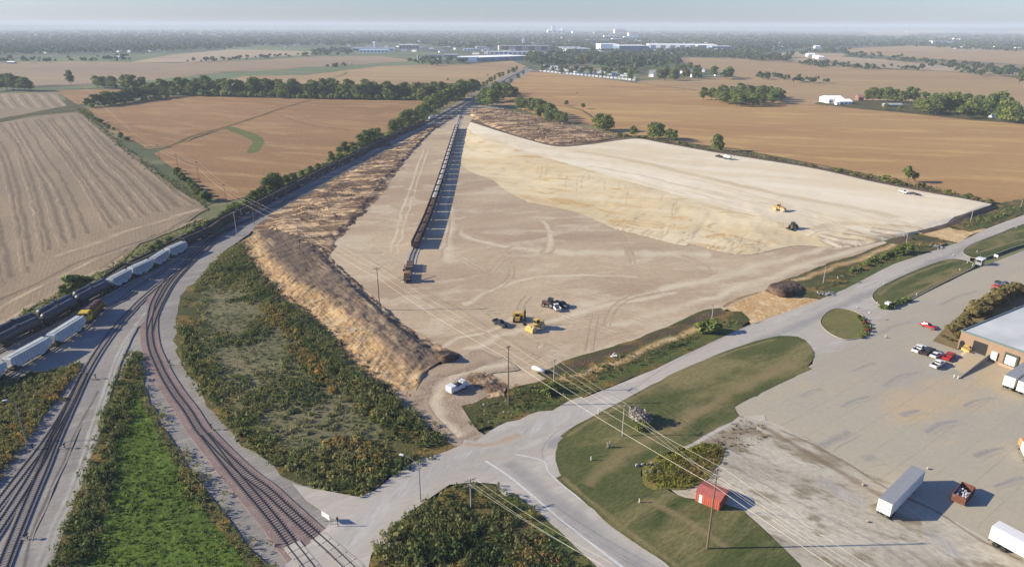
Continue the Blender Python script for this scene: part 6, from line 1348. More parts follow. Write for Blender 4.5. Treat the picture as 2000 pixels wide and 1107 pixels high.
# stacks of track panels near the far end of the spur
for k, (x, y, rz_, lab) in enumerate([(826, 241, .5, 'dark heap of old sleepers beside the far yard tracks'), (872, 234, .6, 'small dark stack left of the far spur end'), (846, 251, .1, 'long dark pile of rails on the edge of the spoil strip'), (731, 290, .55, 'rusty pile between the yard and the spoil strip'), (748, 286, .55, 'longer rusty pile just beyond the first one by the yard')]):
    p = G(x, y); t = thing('sleeper_pile', lab, 'pile of sleepers', (p.x, p.y, ZEND), rz_)
    for i in range(4):
        m_ = MB()
        for j in range(5 - i): m_.box(-6, 6, -1.6 + j * .65 + i * .3, -1.1 + j * .65 + i * .3, i * .35, i * .35 + .3)
        m_.build('layer', M_gonr, t)
for k, (x, y) in enumerate([(899, 222), (903, 214), (900, 231)]):
    p, a_ = at2((x, y), (x + 4, y - 10)); t = thing('sleeper_stack', ['pale stack of track panels, middle of three past the wagons', 'pale stack of track panels farthest past the wagons', 'pale stack of track panels nearest to the wagons'][k], 'stack of sleepers', (p.x, p.y, ZR + .35), a_)
    m_ = MB()
    for i in range(16): m_.box(-9 + i * 1.15, -8.6 + i * 1.15, -1.3, 1.3, 0, .25)
    m_.build('sleepers', M_sleepl, t)
    for s in (-.75, .75): m_ = MB(); m_.box(-9, 9, s - .07, s + .07, .251, .42); m_.build('rail', M_rail, t)
# trailers
M_trl = flat('mat_trailer_white', C(232, 230, 224), .45, var=.04, scale=.5); M_roofg = flat('mat_trailer_roof', C(150, 152, 152), .5, var=.08); M_doorl = flat('mat_trailer_frame', C(120, 122, 124), .5)
def trailer(label, n0, n1, side=1, L=16.2, roof=None, legs=True, group=None):
    """n0 -> n1 are roof points (z 4.05) from the rear end to the front end along the middle line"""
    A, B = G(n0[0], n0[1], 4.05), G(n1[0], n1[1], 4.05); d = (B - A).normalized(); c_ = A + d * L / 2
    t = thing('semi_trailer', label, 'trailer', (c_.x, c_.y, za), math.atan2(d.y, d.x), group)
    h = L / 2; m_ = MB(); m_.box(-h, h, -1.28, 1.28, 1.2, 4.0); m_.build('box', M_trl, t)
    m_ = MB(); m_.box(-h - .02, h + .02, -1.31, 1.31, 4.0, 4.07); m_.build('roof', roof or M_roofg, t)
    m_ = MB()
    for y in (-.65, .65): m_.box(-h - .05, -h - .004, y - .6, y + .6, 1.25, 3.95)
    dr = m_.build('rear_door', M_trl, t); m_ = MB()
    for y in (-.9, -.35, .35, .9): m_.cyl((-h - .08, y, 1.25), (-h - .08, y, 3.95), .025, n=5)
    m_.build('lock_bar', M_doorl, dr)
    m_ = MB(); m_.box(-h, h, -.5, .5, 1.0, 1.19); m_.build('chassis', M_blk, t)
    m_ = MB()
    for y in (-.9, .9): m_.box(h - 3.2, h - 3.0, y - .08, y + .08, .05, 1.19); m_.box(h - 3.3, h - 2.9, y - .2, y + .2, 0, .06)
    m_.build('landing_gear', M_doorl, t)
    m_ = MB(); m_.box(-h - .1, -h + .05, -1.1, 1.1, .45, .6); m_.box(-h - .06, -h + .02, -.6, -.5, .45, 1.2); m_.box(-h - .06, -h + .02, .5, .6, .45, 1.2); m_.build('underride_guard', M_doorl, t)
    for x in (-h + 1.2, -h + 2.5):
        for s in (-1, 1): m_ = MB(); m_.cyl((0, -.28, 0), (0, .28, 0), .5, n=14); w_ = m_.build('wheel', M_tyre, t); w_.location = (x, s * .95, .5)
    return t
trailer('grey roofed white trailer standing across the edge of the gravel lot', (1728.5, 985), (1784, 929))
trailer('white trailer cut off by the right edge below the dumpster', (1943, 1028), (2010, 1064), roof=M_trl)
trailer('white trailer backed to the dock, the left one', (1972, 741), (2013, 712)); trailer('white trailer backed to the dock, cut off by the right edge', (1999, 752), (2040, 722))
# dumpster
M_dump = flat('mat_dumpster_rust', C(112, 70, 56), .8, var=.25); a0_, b0_ = G(1868, 990), G(1890, 962)
d = (b0_ - a0_).normalized(); c_ = (G(1877, 978)); t = thing('dumpster', 'open rusty roll off dumpster full of junk on the apron', 'dumpster', (c_.x, c_.y, za), math.atan2(d.y, d.x))
m_ = MB(); L, W_, Hh = 5.6, 2.4, 1.9
m_.box(-L / 2, L / 2, -W_ / 2, W_ / 2, .2, .35)
for s in (-1, 1): m_.box(-L / 2, L / 2, s * W_ / 2 - (.08 if s > 0 else 0), s * W_ / 2 + (0 if s > 0 else .08), .351, Hh)
m_.box(-L / 2, -L / 2 + .08, -W_ / 2 + .081, W_ / 2 - .081, .351, Hh); m_.box(L / 2 - .08, L / 2, -W_ / 2 + .081, W_ / 2 - .081, .351, Hh); m_.build('bin', M_dump, t)
m_ = MB()
for i in range(6):
    for s in (-1, 1): m_.box(-L / 2 + .3 + i, -L / 2 + .42 + i, s * (W_ / 2 + .05) - .05, s * (W_ / 2 + .05) + .05, .2, Hh)
m_.build('ribs', M_dump, t)
rj = random.Random(3); m_ = MB()
for i in range(60):
    x, y, z_ = rj.uniform(-2.6, 1.2), rj.uniform(-1.0, 1.0), rj.uniform(.9, 1.5); q = rj.uniform(.1, .35); m_.add([(x - q, y, z_), (x, y - q * .7, z_ + .1), (x + q, y, z_ + .2), (x, y + q, z_), (x, y, z_ + q)], [(0, 1, 4), (1, 2, 4), (2, 3, 4), (3, 0, 4)])
m_.build('junk', flat('mat_junk', C(176, 180, 186), .5, var=.35, scale=5), t)
m_ = MB(); 
for x in (-2.2, 2.2): m_.cyl((x, -1.0, .12), (x, 1.0, .12), .12, n=8)
m_.build('rollers', M_blk, t)
# vehicle half out of frame at the right edge
t = thing('truck', 'orange and white truck cut off by the right edge above the trailers', 'truck'); m_ = MB(); m_.prism([(1.2, .7), (3.4, .7), (3.4, 2.1), (3.0, 2.6), (1.2, 2.7)], -1.1, 1.1, inset=.12, top=2.2); m_.build('cab', flat('mat_orange_paint', C(222, 150, 100), .5), t)
m_ = MB(); m_.box(-3.5, 1.1, -1.2, 1.2, .9, 2.9); m_.build('body', M_white, t); m_ = MB(); m_.box(3.41, 3.46, -.6, .6, 1.0, 1.6); m_.build('grille', M_redp, t); wheels4(t, (-2.2, 2.4), 1.0, .48, .3); p, a = at2((2000, 896), (1992, 880)); place(t, (p.x + .4, p.y, za), a)
# red shed
rA, rB, rC = G(1355, 972), G(1403, 1004), G(1376, 950)
M_shed = flat('mat_shed_red', C(194, 102, 82), .6, var=.1); M_shedr = flat('mat_shed_roof', C(176, 98, 88), .7, var=.14)
A = G(1357, 984); B = G(1403, 1004); d = (B - A).normalized(); W1_ = (B - A).length; t = thing('red_shed', 'small red orange shed with a white door panel beside the tall pole', 'shed', (A.x, A.y, ZEND), math.atan2(d.y, d.x))
D_ = 4.4; m_ = MB(); hh = 2.5
m_.box(0, W1_, 0, D_, 0, hh); wl_ = m_.build('wall', M_shed, t)
m_ = MB(); m_.add([(-.15, -.15, hh), (W1_ + .15, -.15, hh), (W1_ + .15, D_ + .15, hh), (-.15, D_ + .15, hh), (-.15, D_ / 2, hh + .5), (W1_ + .15, D_ / 2, hh + .5)], [(0, 1, 5, 4), (2, 3, 4, 5), (0, 4, 3), (1, 2, 5), (3, 2, 1, 0)]); m_.build('roof', M_shedr, t)
m_ = MB(); m_.box(.7, 1.35, -.04, -.004, .2, 2.2); m_.build('door', M_white, t)
m_ = MB()
for i in range(12): x = .15 + i * (W1_ - .3) / 11; m_.box(x - .03, x + .03, -.05, -.003, 0, hh) if not .6 < x < 1.45 else None
for i in range(10): y = .2 + i * (D_ - .4) / 9; m_.box(W1_ + .003, W1_ + .05, y - .03, y + .03, 0, hh)
m_.build('wall_ribs', M_shed, t)
# ================================================================== warehouse
M_brick = flat('mat_brick_wall', C(152, 128, 106), .9, var=.07, scale=.4); M_roofw = flat('mat_membrane_roof', C(206, 206, 200), .6, var=.14, scale=.12); M_trim = flat('mat_roof_trim', C(106, 122, 118), .5); M_dockd = flat('mat_dock_green', C(70, 82, 76), .8)
lo, hi = 3.0, 14.0
for _ in range(40):
    m = (lo + hi) / 2
    if proj(tuple(G(1868, 685)) [:2] + (m,))[1] > 648: lo = m
    else: hi = m
HB = lo; c0 = G(1868, 685); ef = (G(2000, 690.5, HB) - G(1877, 648, HB)); es = (G(2000, 578, HB) - G(1877, 648, HB)); ef.z = es.z = 0
print('warehouse h', HB, 'angle', math.degrees(ef.angle(es)))
ef.normalize(); sd_ = Vector((-ef.y, ef.x, 0)); c0 = c0 + Vector((0, 0, 0)); LB, DB = 60, 95
t = thing('warehouse', 'tan brick warehouse with a pale flat roof at the right edge', 'warehouse', (c0.x, c0.y, ZEND - .05), math.atan2(ef.y, ef.x))
def wx(px, py):
    q = G(px, py) - c0; return q.dot(ef)
m_ = MB(); m_.box(0, LB, 0, DB, 0, HB - .35); wl_ = m_.build('wall', M_brick, t)
m_ = MB(); m_.box(-.12, LB, -.12, .2, HB - .35, HB + .1); m_.box(-.12, .2, .201, DB, HB - .35, HB + .1); m_.build('parapet', M_trim, t)
m_ = MB(); m_.box(.2, LB, .2, DB, HB - .349, HB - .2); rf = m_.build('roof', M_roofw, t)
for x, y, s in [(22, 9, 1.6), (30, 20, 1.4), (14, 30, 1.2), (36, 12, 1.8)]: m_ = MB(); m_.box(x - s, x + s, y - s * .6, y + s * .6, HB - .2, HB + .8); m_.cyl((x, y, HB + .8), (x, y, HB + 1.0), s * .4, n=10); m_.build('roof_unit', M_sil, rf)
m_ = MB()
for y in (14, 28, 44): m_.box(4, 50, y, y + .12, HB - .199, HB - .14)
m_.cyl((18, 6, HB - .1), (34, 16, HB - .1), .08, n=5); m_.build('roof_seam', M_roofg, rf)
xd = wx(1914, 697)
m_ = MB(); m_.box(wx(1874, 688) - .7, wx(1874, 688) + .7, -.05, -.003, .1, 2.6); m_.cyl((wx(1874, 688), -.05, 2.6), (wx(1874, 688), -.003, 2.6), .7, n=14); m_.build('arched_door', M_blk, t)
m_ = MB(); m_.box(xd - 1.9, xd + 1.9, -.05, -.003, 1.1, 4.6); m_.build('drive_in_door', M_blk, t)
m_ = MB(); m_.box(xd + 3.4, xd + 4.9, -.6, -.003, 1.1, 3.4); m_.build('entry_door', M_white, t)
for k in range(7):
    x = xd + 8.3 + k * 4.9; m_ = MB(); m_.box(x - 1.75, x + 1.75, -.5, -.003, 1.0, 4.4); dk = m_.build('dock_shelter', M_dockd, t); m_ = MB(); m_.box(x - 1.25, x + 1.25, -.54, -.503, 1.2, 3.9); m_.build('dock_door', M_white, dk)
m_ = MB(); m_.box(xd + 5.8, LB, -.7, -.004, 0, .95); m_.build('dock_apron', flat('mat_dock_concrete', C(176, 150, 128), .9), t)
# ramp up to the drive in door
r0 = G(1866, 742) - c0; rx, ry = r0.dot(ef), r0.dot(sd_)
t2 = thing('loading_ramp', 'concrete ramp with a retaining wall coloured as in shade, rising to the warehouse door', 'ramp', (c0.x, c0.y, ZEND - .05), math.atan2(ef.y, ef.x))
x1 = xd + 2.6; m_ = MB(); m_.add([(xd - 4.5, -.05, 0), (x1, -.05, 0), (rx + .6, ry, 0), (rx - 3.5, ry + 1, 0), (xd - 2.4, -.05, 1.1), (x1, -.05, 1.1), (rx + .6, ry, .02), (rx - 3.5, ry + 1, .02)], [(4, 5, 6, 7), (0, 4, 7, 3), (1, 2, 6, 5), (2, 3, 7, 6)]); m_.build('ramp', M_apr, t2)
m_ = MB(); m_.add([(x1, -.1, 0), (x1 + .25, -.1, 0), (rx + .85, ry, 0), (rx + .6, ry, 0), (x1, -.1, 2.0), (x1 + .25, -.1, 2.0), (rx + .85, ry, .5), (rx + .6, ry, .5)], [(4, 5, 6, 7), (0, 4, 7, 3), (1, 2, 6, 5), (2, 3, 7, 6), (0, 1, 5, 4)]); m_.build('retaining_wall', M_wallsh, t2)  # darker tone puts the wall's shadow side into its colour
for dx in (0, 1.0): m_ = MB(); m_.cyl((rx - .4 + dx, ry - .3, 0), (rx - .4 + dx, ry - .3, 1.1), .12, n=8); m_.build('bollard', M_trl, t2)
# small things by the wall
p = G(1881, 690); t = thing('forklift', 'yellow forklift parked against the warehouse wall', 'forklift', (p.x, p.y - 1, za), math.atan2(ef.y, ef.x)); m_ = MB(); m_.prism([(-1.2, .3), (1.0, .3), (1.0, 1.0), (.2, 1.1), (-1.2, 1.3)], -.6, .6); m_.build('body', M_cat, t); m_ = MB(); m_.box(-.8, .5, -.55, .55, 2.1, 2.2)
for x in (-.75, .45):
    for y in (-.5, .5): m_.cyl((x, y, 1.0), (x, y, 2.1), .05, n=5)
m_.build('overhead_guard', M_cat, t); m_ = MB()
for y in (-.4, .4): m_.box(1.05, 1.15, y - .06, y + .06, .1, 2.4); m_.box(1.15, 2.1, y - .08, y + .08, .12, .18)
m_.build('mast', M_blk, t); wheels4(t, (-.8, .7), .5, .3, .22)
p = G(1892, 695); t = thing('pallet_stack', 'stack of reddish pallets beside the yellow forklift', 'pallets', (p.x, p.y - 1, za), math.atan2(ef.y, ef.x))
for k in range(6): m_ = MB(); m_.box(-.6, .6, -.5, .5, k * .15, k * .15 + .1); m_.build('pallet', M_gonr, t)
# ================================================================== signs, posts, roadside bits
def sign2(label, a, b, ty, mat=M_white, hb=1.0):
    A, B = G(*a), G(*b); d = B - A; L = d.length; h = hfor(a[0], a[1], ty); t = thing('road_sign', label, 'sign', (A.x, A.y, ZEND), math.atan2(d.y, d.x))
    m_ = MB(); m_.box(-.1, L + .1, -.03, .03, h - hb, h); m_.build('panel', mat, t)
    for x in (.1, L - .1): m_ = MB(); m_.box(x - .06, x + .06, .031, .12, 0, h - .05); m_.build('post', M_polel, t)
    return t
sign2('white sign board on two posts beside the track crossing', (631, 1021), (645, 1030), 1002, hb=1.1)
p = G(661, 1034); t = thing('crossing_signal', 'slim dark crossing post right of the white sign board', 'post', (p.x, p.y, ZEND)); m_ = MB(); m_.cyl((0, 0, 0), (0, 0, 2.6), .07); m_.build('post', M_bed, t); m_ = MB(); m_.cyl((0, -.1, 2.1), (0, .1, 2.1), .22, n=12); m_.build('lamp', M_blk, t); m_ = MB(); m_.box(-.4, .4, -.05, .05, 1.4, 1.6); m_.build('bar', M_polel, t)
for x, y, h, lab in [(743, 1073, 1.6, 'left white marker post at the corner scrub edge'), (762, 1084, 1.7, 'right white marker post at the corner scrub edge'), (1168, 815, 1.6, 'white marker post on the road edge below the thick cable'), (1154, 905, .9, 'small white valve post on the curved lawn'), (1248, 988, .9, 'small tan stub post low on the lawn'), (1734, 480, 1.4, 'x')]:
    if lab == 'x': continue
    p = G(x, y); t = thing('marker_post', lab, 'post', (p.x, p.y, LEVEL[0])); m_ = MB(); m_.cyl((0, 0, 0), (0, 0, h), .13, .11, 8); m_.build('post', M_white, t); m_ = MB(); m_.cyl((0, 0, h), (0, 0, h + .08), .15, n=8); m_.build('cap', M_polel, t)
p = G(1188, 880); t = thing('gas_valve_group', 'pair of pale valve pipes standing on the curved lawn', 'pipes', (p.x, p.y, LEVEL[0])); 
for x, h in ((-.3, 1.3), (.3, 1.5), (.1, .9)): m_ = MB(); m_.cyl((x, x * .5, 0), (x, x * .5, h), .12, n=8); m_.build('pipe', M_polel, t)
m_ = MB(); m_.cyl((-.3, -.15, .8), (.3, .15, .8), .08, n=6); m_.build('crosspipe', M_polel, t)
for i, (x, y, lab) in enumerate([(1734, 498, 'round white sign on the far verge'), (1635, 548, 'small white marker on the verge by the topsoil heap'), (1861, 503, 'white marker in the mouth of the island gap'), (1725, 560, 'white marker at the near tip of the long island'), (1983, 449, 'white marker beside the far road'), (1888, 518, 'left gate marker at the far island tip'), (1898, 524, 'right gate marker at the far island tip'), (1728, 664, 'white cone on the open apron'), (1789, 581, 'white marker on the lower edge of the long island'), (1873, 532, 'white marker on the far lower edge of the long island'), (1907, 496, 'white marker on the far island'), (1712, 598, 'white stone at the near end of the long island'), (1672, 606, 'white marker on the top rim of the round island'), (945, 797, 'white paper box at the weed edge of the entry'), (983, 812, 'white stub in the weeds by the tall pole'), (1683, 954, 'white block on the gravel lot near the crack'), (1810, 922, 'white litter on the apron above the trailer'), (1692, 1026, 'white stone on the gravel lot')]):
    p = G(x, y); t = thing('marker', lab, 'marker', (p.x, p.y, LEVEL[0]), i); m_ = MB(); m_.box(-.2, .2, -.2, .2, 0, .25); m_.build('base', M_polel, t); m_ = MB(); m_.cyl((0, 0, .25), (0, 0, .8 if i < 12 else .4), .1, .06, 8); m_.build('post', M_white, t)
# gatehouse and sign by the far islands
p = G(1912, 520); t = thing('gate_booth', 'small pale gate booth between the two far islands', 'booth', (p.x, p.y, LEVEL[0]), hd); m_ = MB(); m_.box(-1.5, 1.5, -1.1, 1.1, 0, 2.3); m_.build('wall', M_sil, t); m_ = MB(); m_.box(-1.8, 1.8, -1.4, 1.4, 2.3, 2.5); m_.build('roof', M_white, t); m_ = MB(); m_.box(-1.2, 1.2, -1.14, -1.103, 1.1, 1.9); m_.box(-1.54, -1.503, -.8, .8, 1.1, 1.9); m_.build('window', M_glass, t); m_ = MB(); m_.cyl((1.2, .8, 2.5), (1.2, .8, 3.6), .05); m_.build('aerial', M_galv, t)
sign2('low white sign on the far island beside the gate booth', (1940, 506), (1947, 508), 499, hb=.9)
p = G(1732, 604); t = thing('utility_cabinet', 'white utility cabinet among shrubs on the long island tip', 'cabinet', (p.x, p.y, LEVEL[0]), hd); m_ = MB(); m_.box(-.9, .9, -.7, .7, .1, 1.7); m_.build('body', M_white, t); m_ = MB(); m_.box(-1.0, 1.0, -.8, .8, 0, .1); m_.build('plinth', M_conc, t); m_ = MB(); m_.box(-.8, .8, -.74, -.703, .3, 1.5); m_.build('door', M_trl, t)
# pipes on the site edge
p, a = at2((1052, 728), (1066, 733)); t = thing('culvert_pipe', 'pale culvert pipe lying at the near edge of the site', 'pipe', (p.x, p.y, ZEND), a); m_ = MB(); m_.lathe_x([(-2, .45), (-2, .55), (2.2, .55), (2.2, .45)], 0, .55, 16); m_.build('pipe', M_white, t, True); m_ = MB(); m_.lathe_x([(2.21, .1), (2.22, .44)], 0, .55, 16); m_.build('mouth', M_blk, t)
p = G(1200, 700); t = thing('pipe_flared_end', 'white arched pipe end on the dark soil of the verge', 'pipe', (p.x, p.y, ZEND), .4); m_ = MB()
for k in range(9):
    a0_, a1_ = math.pi * k / 9, math.pi * (k + 1) / 9; m_.cyl((math.cos(a0_) * .8, 0, math.sin(a0_) * 1.2), (math.cos(a1_) * .8, 0, math.sin(a1_) * 1.2), .13, n=6)
m_.build('arch', M_white, t); m_ = MB(); m_.box(-1, 1, .1, .9, 0, .12); m_.build('apron', M_white, t)
# rubble patches
for lab, x, y, n_ in [('grey rubble pile at the sandy road entry', 1612, 578, 40), ('broken concrete by the far sandy entry', 1832, 486, 24), ('stones round the yellow weed clump on the lawn', 1264, 925, 12)]:
    p = G(x, y); m_ = MB()
    for i in range(n_):
        q = rj.uniform(.15, .5); X, Y = rj.gauss(0, 1.6), rj.gauss(0, 1.3); m_.add([(X - q, Y - q, 0), (X + q, Y - q * .6, 0), (X + q * .7, Y + q, 0), (X - q * .8, Y + q * .8, 0), (X - q * .5, Y - q * .4, q), (X + q * .5, Y - q * .3, q * 1.1), (X + q * .3, Y + q * .5, q * .9), (X - q * .4, Y + q * .4, q)], [(4, 5, 6, 7), (0, 1, 5, 4), (1, 2, 6, 5), (2, 3, 7, 6), (3, 0, 4, 7)])
    o = m_.build('rubble', flat('mat_rubble', C(150, 146, 142), .9, var=.25, scale=2)); o.location = (p.x, p.y, LEVEL[0]); tag(o, lab, 'rubble', kind='stuff')
# ================================================================== far buildings
M_bw = flat('mat_far_white', C(250, 248, 244, 1.05), .6, var=.03); M_bbl = flat('mat_far_blue', C(120, 140, 164), .6, var=.05); M_btn = flat('mat_far_tan', C(196, 180, 160), .7, var=.05); M_bbr = flat('mat_far_brown', C(140, 108, 96), .7); M_bgr = flat('mat_far_grey', C(150, 152, 152), .6); M_broof = flat('mat_far_roof', C(176, 178, 176), .6); M_bgn = flat('mat_far_dark', C(84, 92, 98), .6); M_brd = flat('mat_far_red', C(166, 120, 110), .7)
def bld(name, label, cat, L, Rr, yb, yt, depth, wall, roof, gable=0, bands=None, skew=0.0, sidem=None, wins=0, winm=None, group=None):
    A = G(L, yb); B = G(Rr, yb + skew); d = B - A; W = d.length; dist = (A.y + B.y) / 2; h = max(3.0, (yb - yt) * dist / FPX * .98)
    t = thing(name, label, cat, (A.x, A.y, 0), math.atan2(d.y, d.x), group)
    m_ = MB(); m_.box(0, W, 0, depth, 0, h); wo = m_.build('wall', [wall], t)
    if sidem: m_ = MB(); m_.box(-.3, -.01, 0, depth, 0, h); m_.build('end_wall', sidem, t)
    m_ = MB()
    if gable: m_.add([(-.5, -.5, h), (W + .5, -.5, h), (W + .5, depth + .5, h), (-.5, depth + .5, h), (-.5, depth / 2, h + gable), (W + .5, depth / 2, h + gable)], [(0, 1, 5, 4), (2, 3, 4, 5), (0, 4, 3), (1, 2, 5), (3, 2, 1, 0)])
    else: m_.box(-.4, W + .4, -.4, depth + .4, h + .01, h + .7)
    m_.build('roof', roof, t)
    if bands:
        n_, bm_ = bands
        for i in range(n_):
            x0 = W * (i + .5) / n_; m_ = MB(); m_.box(x0 - W / n_ * .25, x0 + W / n_ * .25, -.2, -.02, h * .1, h * .9); m_.build('wall_panel', bm_, t)
    for i in range(wins):
        x0 = W * (i + .5) / wins; m_ = MB(); m_.box(x0 - W / wins * .3, x0 + W / wins * .3, -.3, -.03, h * .3, h * .65); m_.build('window', winm or M_bgn, t)
    return t
bld('school', 'low white and blue school with a short tower beyond the far left fields', 'school', 686, 770, 101, 95, 60, M_bw, M_broof, wins=9); bld('school_wing', 'white front wing of the far school', 'building', 702, 758, 104, 98, 30, M_bw, M_bw, wins=8)
bld('school_tower', 'short white tower on the far school roof line', 'tower', 729, 733, 100, 85, 8, M_bw, M_bw, 3)
bld('clinic', 'long white roofed building right of the far school', 'building', 780, 818, 97, 89, 45, M_btn, M_bw, wins=6); bld('small_store', 'small cream building right of the far school grounds', 'building', 838, 850, 101, 97, 16, M_btn, M_bw)
bld('workshop', 'cream workshop at the edge of the far left fields', 'building', 833, 863, 114, 108, 20, M_btn, M_broof, sidem=M_bw); bld('long_shed', 'long low white roofed shed behind the far farm trees', 'shed', 866, 894, 112, 107.5, 22, M_bgr, M_bw)
bld('pole_barn', 'white roofed barn left of the striped factory', 'barn', 864, 882, 97, 93, 20, M_btn, M_bw); bld('pole_barn', 'larger white roofed barn behind the left one', 'barn', 882, 916, 89, 84, 30, M_btn, M_bw)
bld('distribution_hall', 'blue and white distribution hall where the far railway reaches town', 'warehouse', 933, 1032, 121, 114, 90, M_bbl, M_bw, bands=(7, M_bgr), skew=-4)
bld('distribution_hall_wing', 'bright white left wing of the blue distribution hall', 'warehouse', 894, 932, 121, 113, 60, M_bw, M_bw)
bld('factory', 'tan and brown striped factory behind the blue hall', 'factory', 975, 1075, 100, 91, 80, M_btn, M_broof, bands=(4, M_bbr)); bld('pink_warehouse', 'pale pink low warehouse in front of the striped factory', 'warehouse', 952, 1060, 107, 102, 30, M_btn, M_bw, bands=(12, M_bw))
t = bld('steeple', 'white steeple rising over the striped factory', 'steeple', 1020, 1025, 90, 81, 6, M_bw, M_bw, 14)
bld('grey_roof_sheds', 'large shed with striped grey roofs beside the white plant', 'shed', 1106, 1158, 104, 97, 300, M_broof, M_broof, bands=(5, M_bgn)); bld('office_block', 'small white building left of the striped grey roofs', 'building', 1101, 1108, 104, 100, 14, M_bw, M_bw)
bld('white_plant', 'big bright white block of the industrial plant', 'factory', 1173, 1208, 101, 88, 90, M_bw, M_bw); bld('blue_plant', 'blue walled hall right of the bright white block', 'factory', 1209, 1266, 103, 91, 110, M_bbl, M_bw); bld('white_annex', 'low white annex in front of the blue walled hall', 'building', 1226, 1265, 101, 96, 20, M_bw, M_bw)
bld('long_plant', 'very long white roofed hall stretching right from the plant', 'factory', 1266, 1400, 98, 88.5, 160, M_bw, M_bw, bands=(7, M_bbl), skew=1); bld('right_plant', 'cream block at the right part of the long plant', 'factory', 1362, 1388, 99, 90, 40, M_btn, M_bw); bld('right_plant', 'blue right end hall of the long plant', 'factory', 1390, 1430, 101, 92, 60, M_bbl, M_bw)
bld('white_office', 'small white block before the right end hall', 'building', 1399, 1412, 103, 97, 20, M_bw, M_bw); bld('white_office', 'white shed at the far right of the plant', 'building', 1430, 1440, 99, 95, 20, M_bw, M_bw); bld('roof_hall', 'red rimmed roof hall behind the long plant', 'factory', 1322, 1400, 87, 84.5, 120, M_brd, M_bw)
bld('low_shed', 'pale low shed right of the plant among trees', 'shed', 1447, 1472, 107, 103.5, 15, M_btn, M_bw); bld('lodge', 'green roofed lodge left of the rounded field', 'house', 1300, 1316, 110, 106, 14, M_bw, flat('mat_green_roof', C(140, 156, 146), .7), 4)
bld('church', 'white church body on the skyline', 'church', 1070, 1106, 66, 60, 40, M_bw, M_bw, 8, wins=4); bld('church_tower', 'tall white left tower of the skyline church', 'tower', 1078, 1083, 66, 53, 14, M_bw, M_bw, 12); bld('church_tower', 'shorter right tower of the skyline church', 'tower', 1098, 1101, 66, 55, 12, M_bw, M_bw, 6)
bld('white_block', 'long white building right of the skyline church', 'building', 1118, 1134, 67, 62, 40, M_bw, M_bw); bld('low_white_block', 'low pale block left of the beige tower block', 'building', 1160, 1188, 67, 63, 30, M_btn, M_bw); bld('tower_block', 'beige flat topped block on the skyline', 'building', 1201, 1222, 66.5, 58.5, 60, flat('mat_far_beige', C(226, 206, 178), .7), M_bw, wins=7)
bld('red_roof_hall', 'hall with red roof below the beige block', 'building', 1228, 1246, 75, 66, 40, M_bw, M_brd, 8); bld('store', 'white store in front of the red roofed hall', 'building', 1219, 1240, 76, 72, 30, M_bw, M_bw)
bld('grain_store', 'long white grain store on the far right', 'grain store', 1821, 1847, 85, 81, 30, M_bw, M_bw); bld('grain_store', 'short white grain store right of the long one', 'grain store', 1848, 1860, 85, 82, 30, M_bw, M_bw)
for x, w_, lab in [(1861, 5, 'left round grain bin at the far right'), (1867, 4, 'second round grain bin at the far right'), (1873, 4, 'third round grain bin at the far right')]:
    p = G(x, 83); rr_ = w_ * p.y / FPX / 2; t = thing('grain_bin', lab, 'grain bin', (p.x, p.y, 0)); m_ = MB(); m_.cyl((0, 0, 0), (0, 0, rr_ * 2.4), rr_, n=16); m_.build('bin', M_bgr, t); m_ = MB(); m_.cyl((0, 0, rr_ * 2.4), (0, 0, rr_ * 3.2), rr_, .5, n=16); m_.build('roof', M_bw, t)
p = G(1876, 83); t = thing('grain_elevator', 'slim grain elevator legs above the far bins', 'elevator', (p.x, p.y, 0)); m_ = MB(); m_.box(-2, 2, -2, 2, 0, 42); m_.build('leg', M_bgr, t); m_ = MB(); m_.cyl((0, 0, 40), (-25, 0, 16), .8, n=6); m_.build('spout', M_bgr, t); m_ = MB(); m_.cyl((2, 0, 20), (95, 0, 22), .9, n=6); m_.build('conveyor', M_bgr, t)
p = G(1769, 67); t = thing('water_tower', 'tiny white water tower on the far right skyline', 'water tower', (p.x, p.y, 0)); m_ = MB(); m_.cyl((0, 0, 0), (0, 0, 26), 2.2, n=8); m_.build('stem', M_bw, t); m_ = MB(); m_.cyl((0, 0, 26), (0, 0, 30), 3, 9, n=12); m_.cyl((0, 0, 30), (0, 0, 36), 9, 3, n=12); m_.build('bowl', M_bw, t)
for a in [(1618, 1648, 203, 194, 26, 'left white shed of the farm in the orange field', 3), (1640, 1664, 205, 199, 16, 'right white shed of the farm in the orange field, lower', 2.5)]:
    bld('farm_shed', a[5], 'barn', a[0], a[1], a[2], a[3], a[4], M_bw, M_bw, a[6], wins=3)
bld('farm_shed', 'small white lean-to at the front of the farm sheds', 'shed', 1634, 1639, 206, 201, 6, M_bw, M_bw); bld('house', 'brown roofed cottage right of the white farm sheds', 'house', 1676, 1686, 198, 191, 9, M_bbr, M_brd, 3)
bld('low_house', 'long low grey house inside the farmstead grove', 'house', 1730, 1762, 210, 206, 9, M_bgr, M_broof, 1.5); bld('house', 'white house front under the right farmstead trees', 'house', 1942, 1952, 232, 226, 9, M_bw, M_broof, 2)
for i, a in enumerate([(1578, 1592, 111, 107, 'left white farm building in the far right fields'), (1592, 1601, 114, 110, 'middle white farm building in the far right fields'), (1598, 1609, 116, 112, 'right white farm building in the far right fields'), (1513, 1534, 97, 93, 'long white building at the far right wood edge'), (1592, 1602, 95, 91, 'white building among the far right trees'), (1868, 1884, 96, 93, 'grey shed below the far grain bins'), (1945, 1952, 95, 92, 'small white shed at the far right wood'), (1984, 1996, 99, 95, 'small shed at the far right picture edge')]):
    bld('farm_building', a[4], 'barn', a[0], a[1], a[2], a[3], 18, M_bw, M_bw, 3)
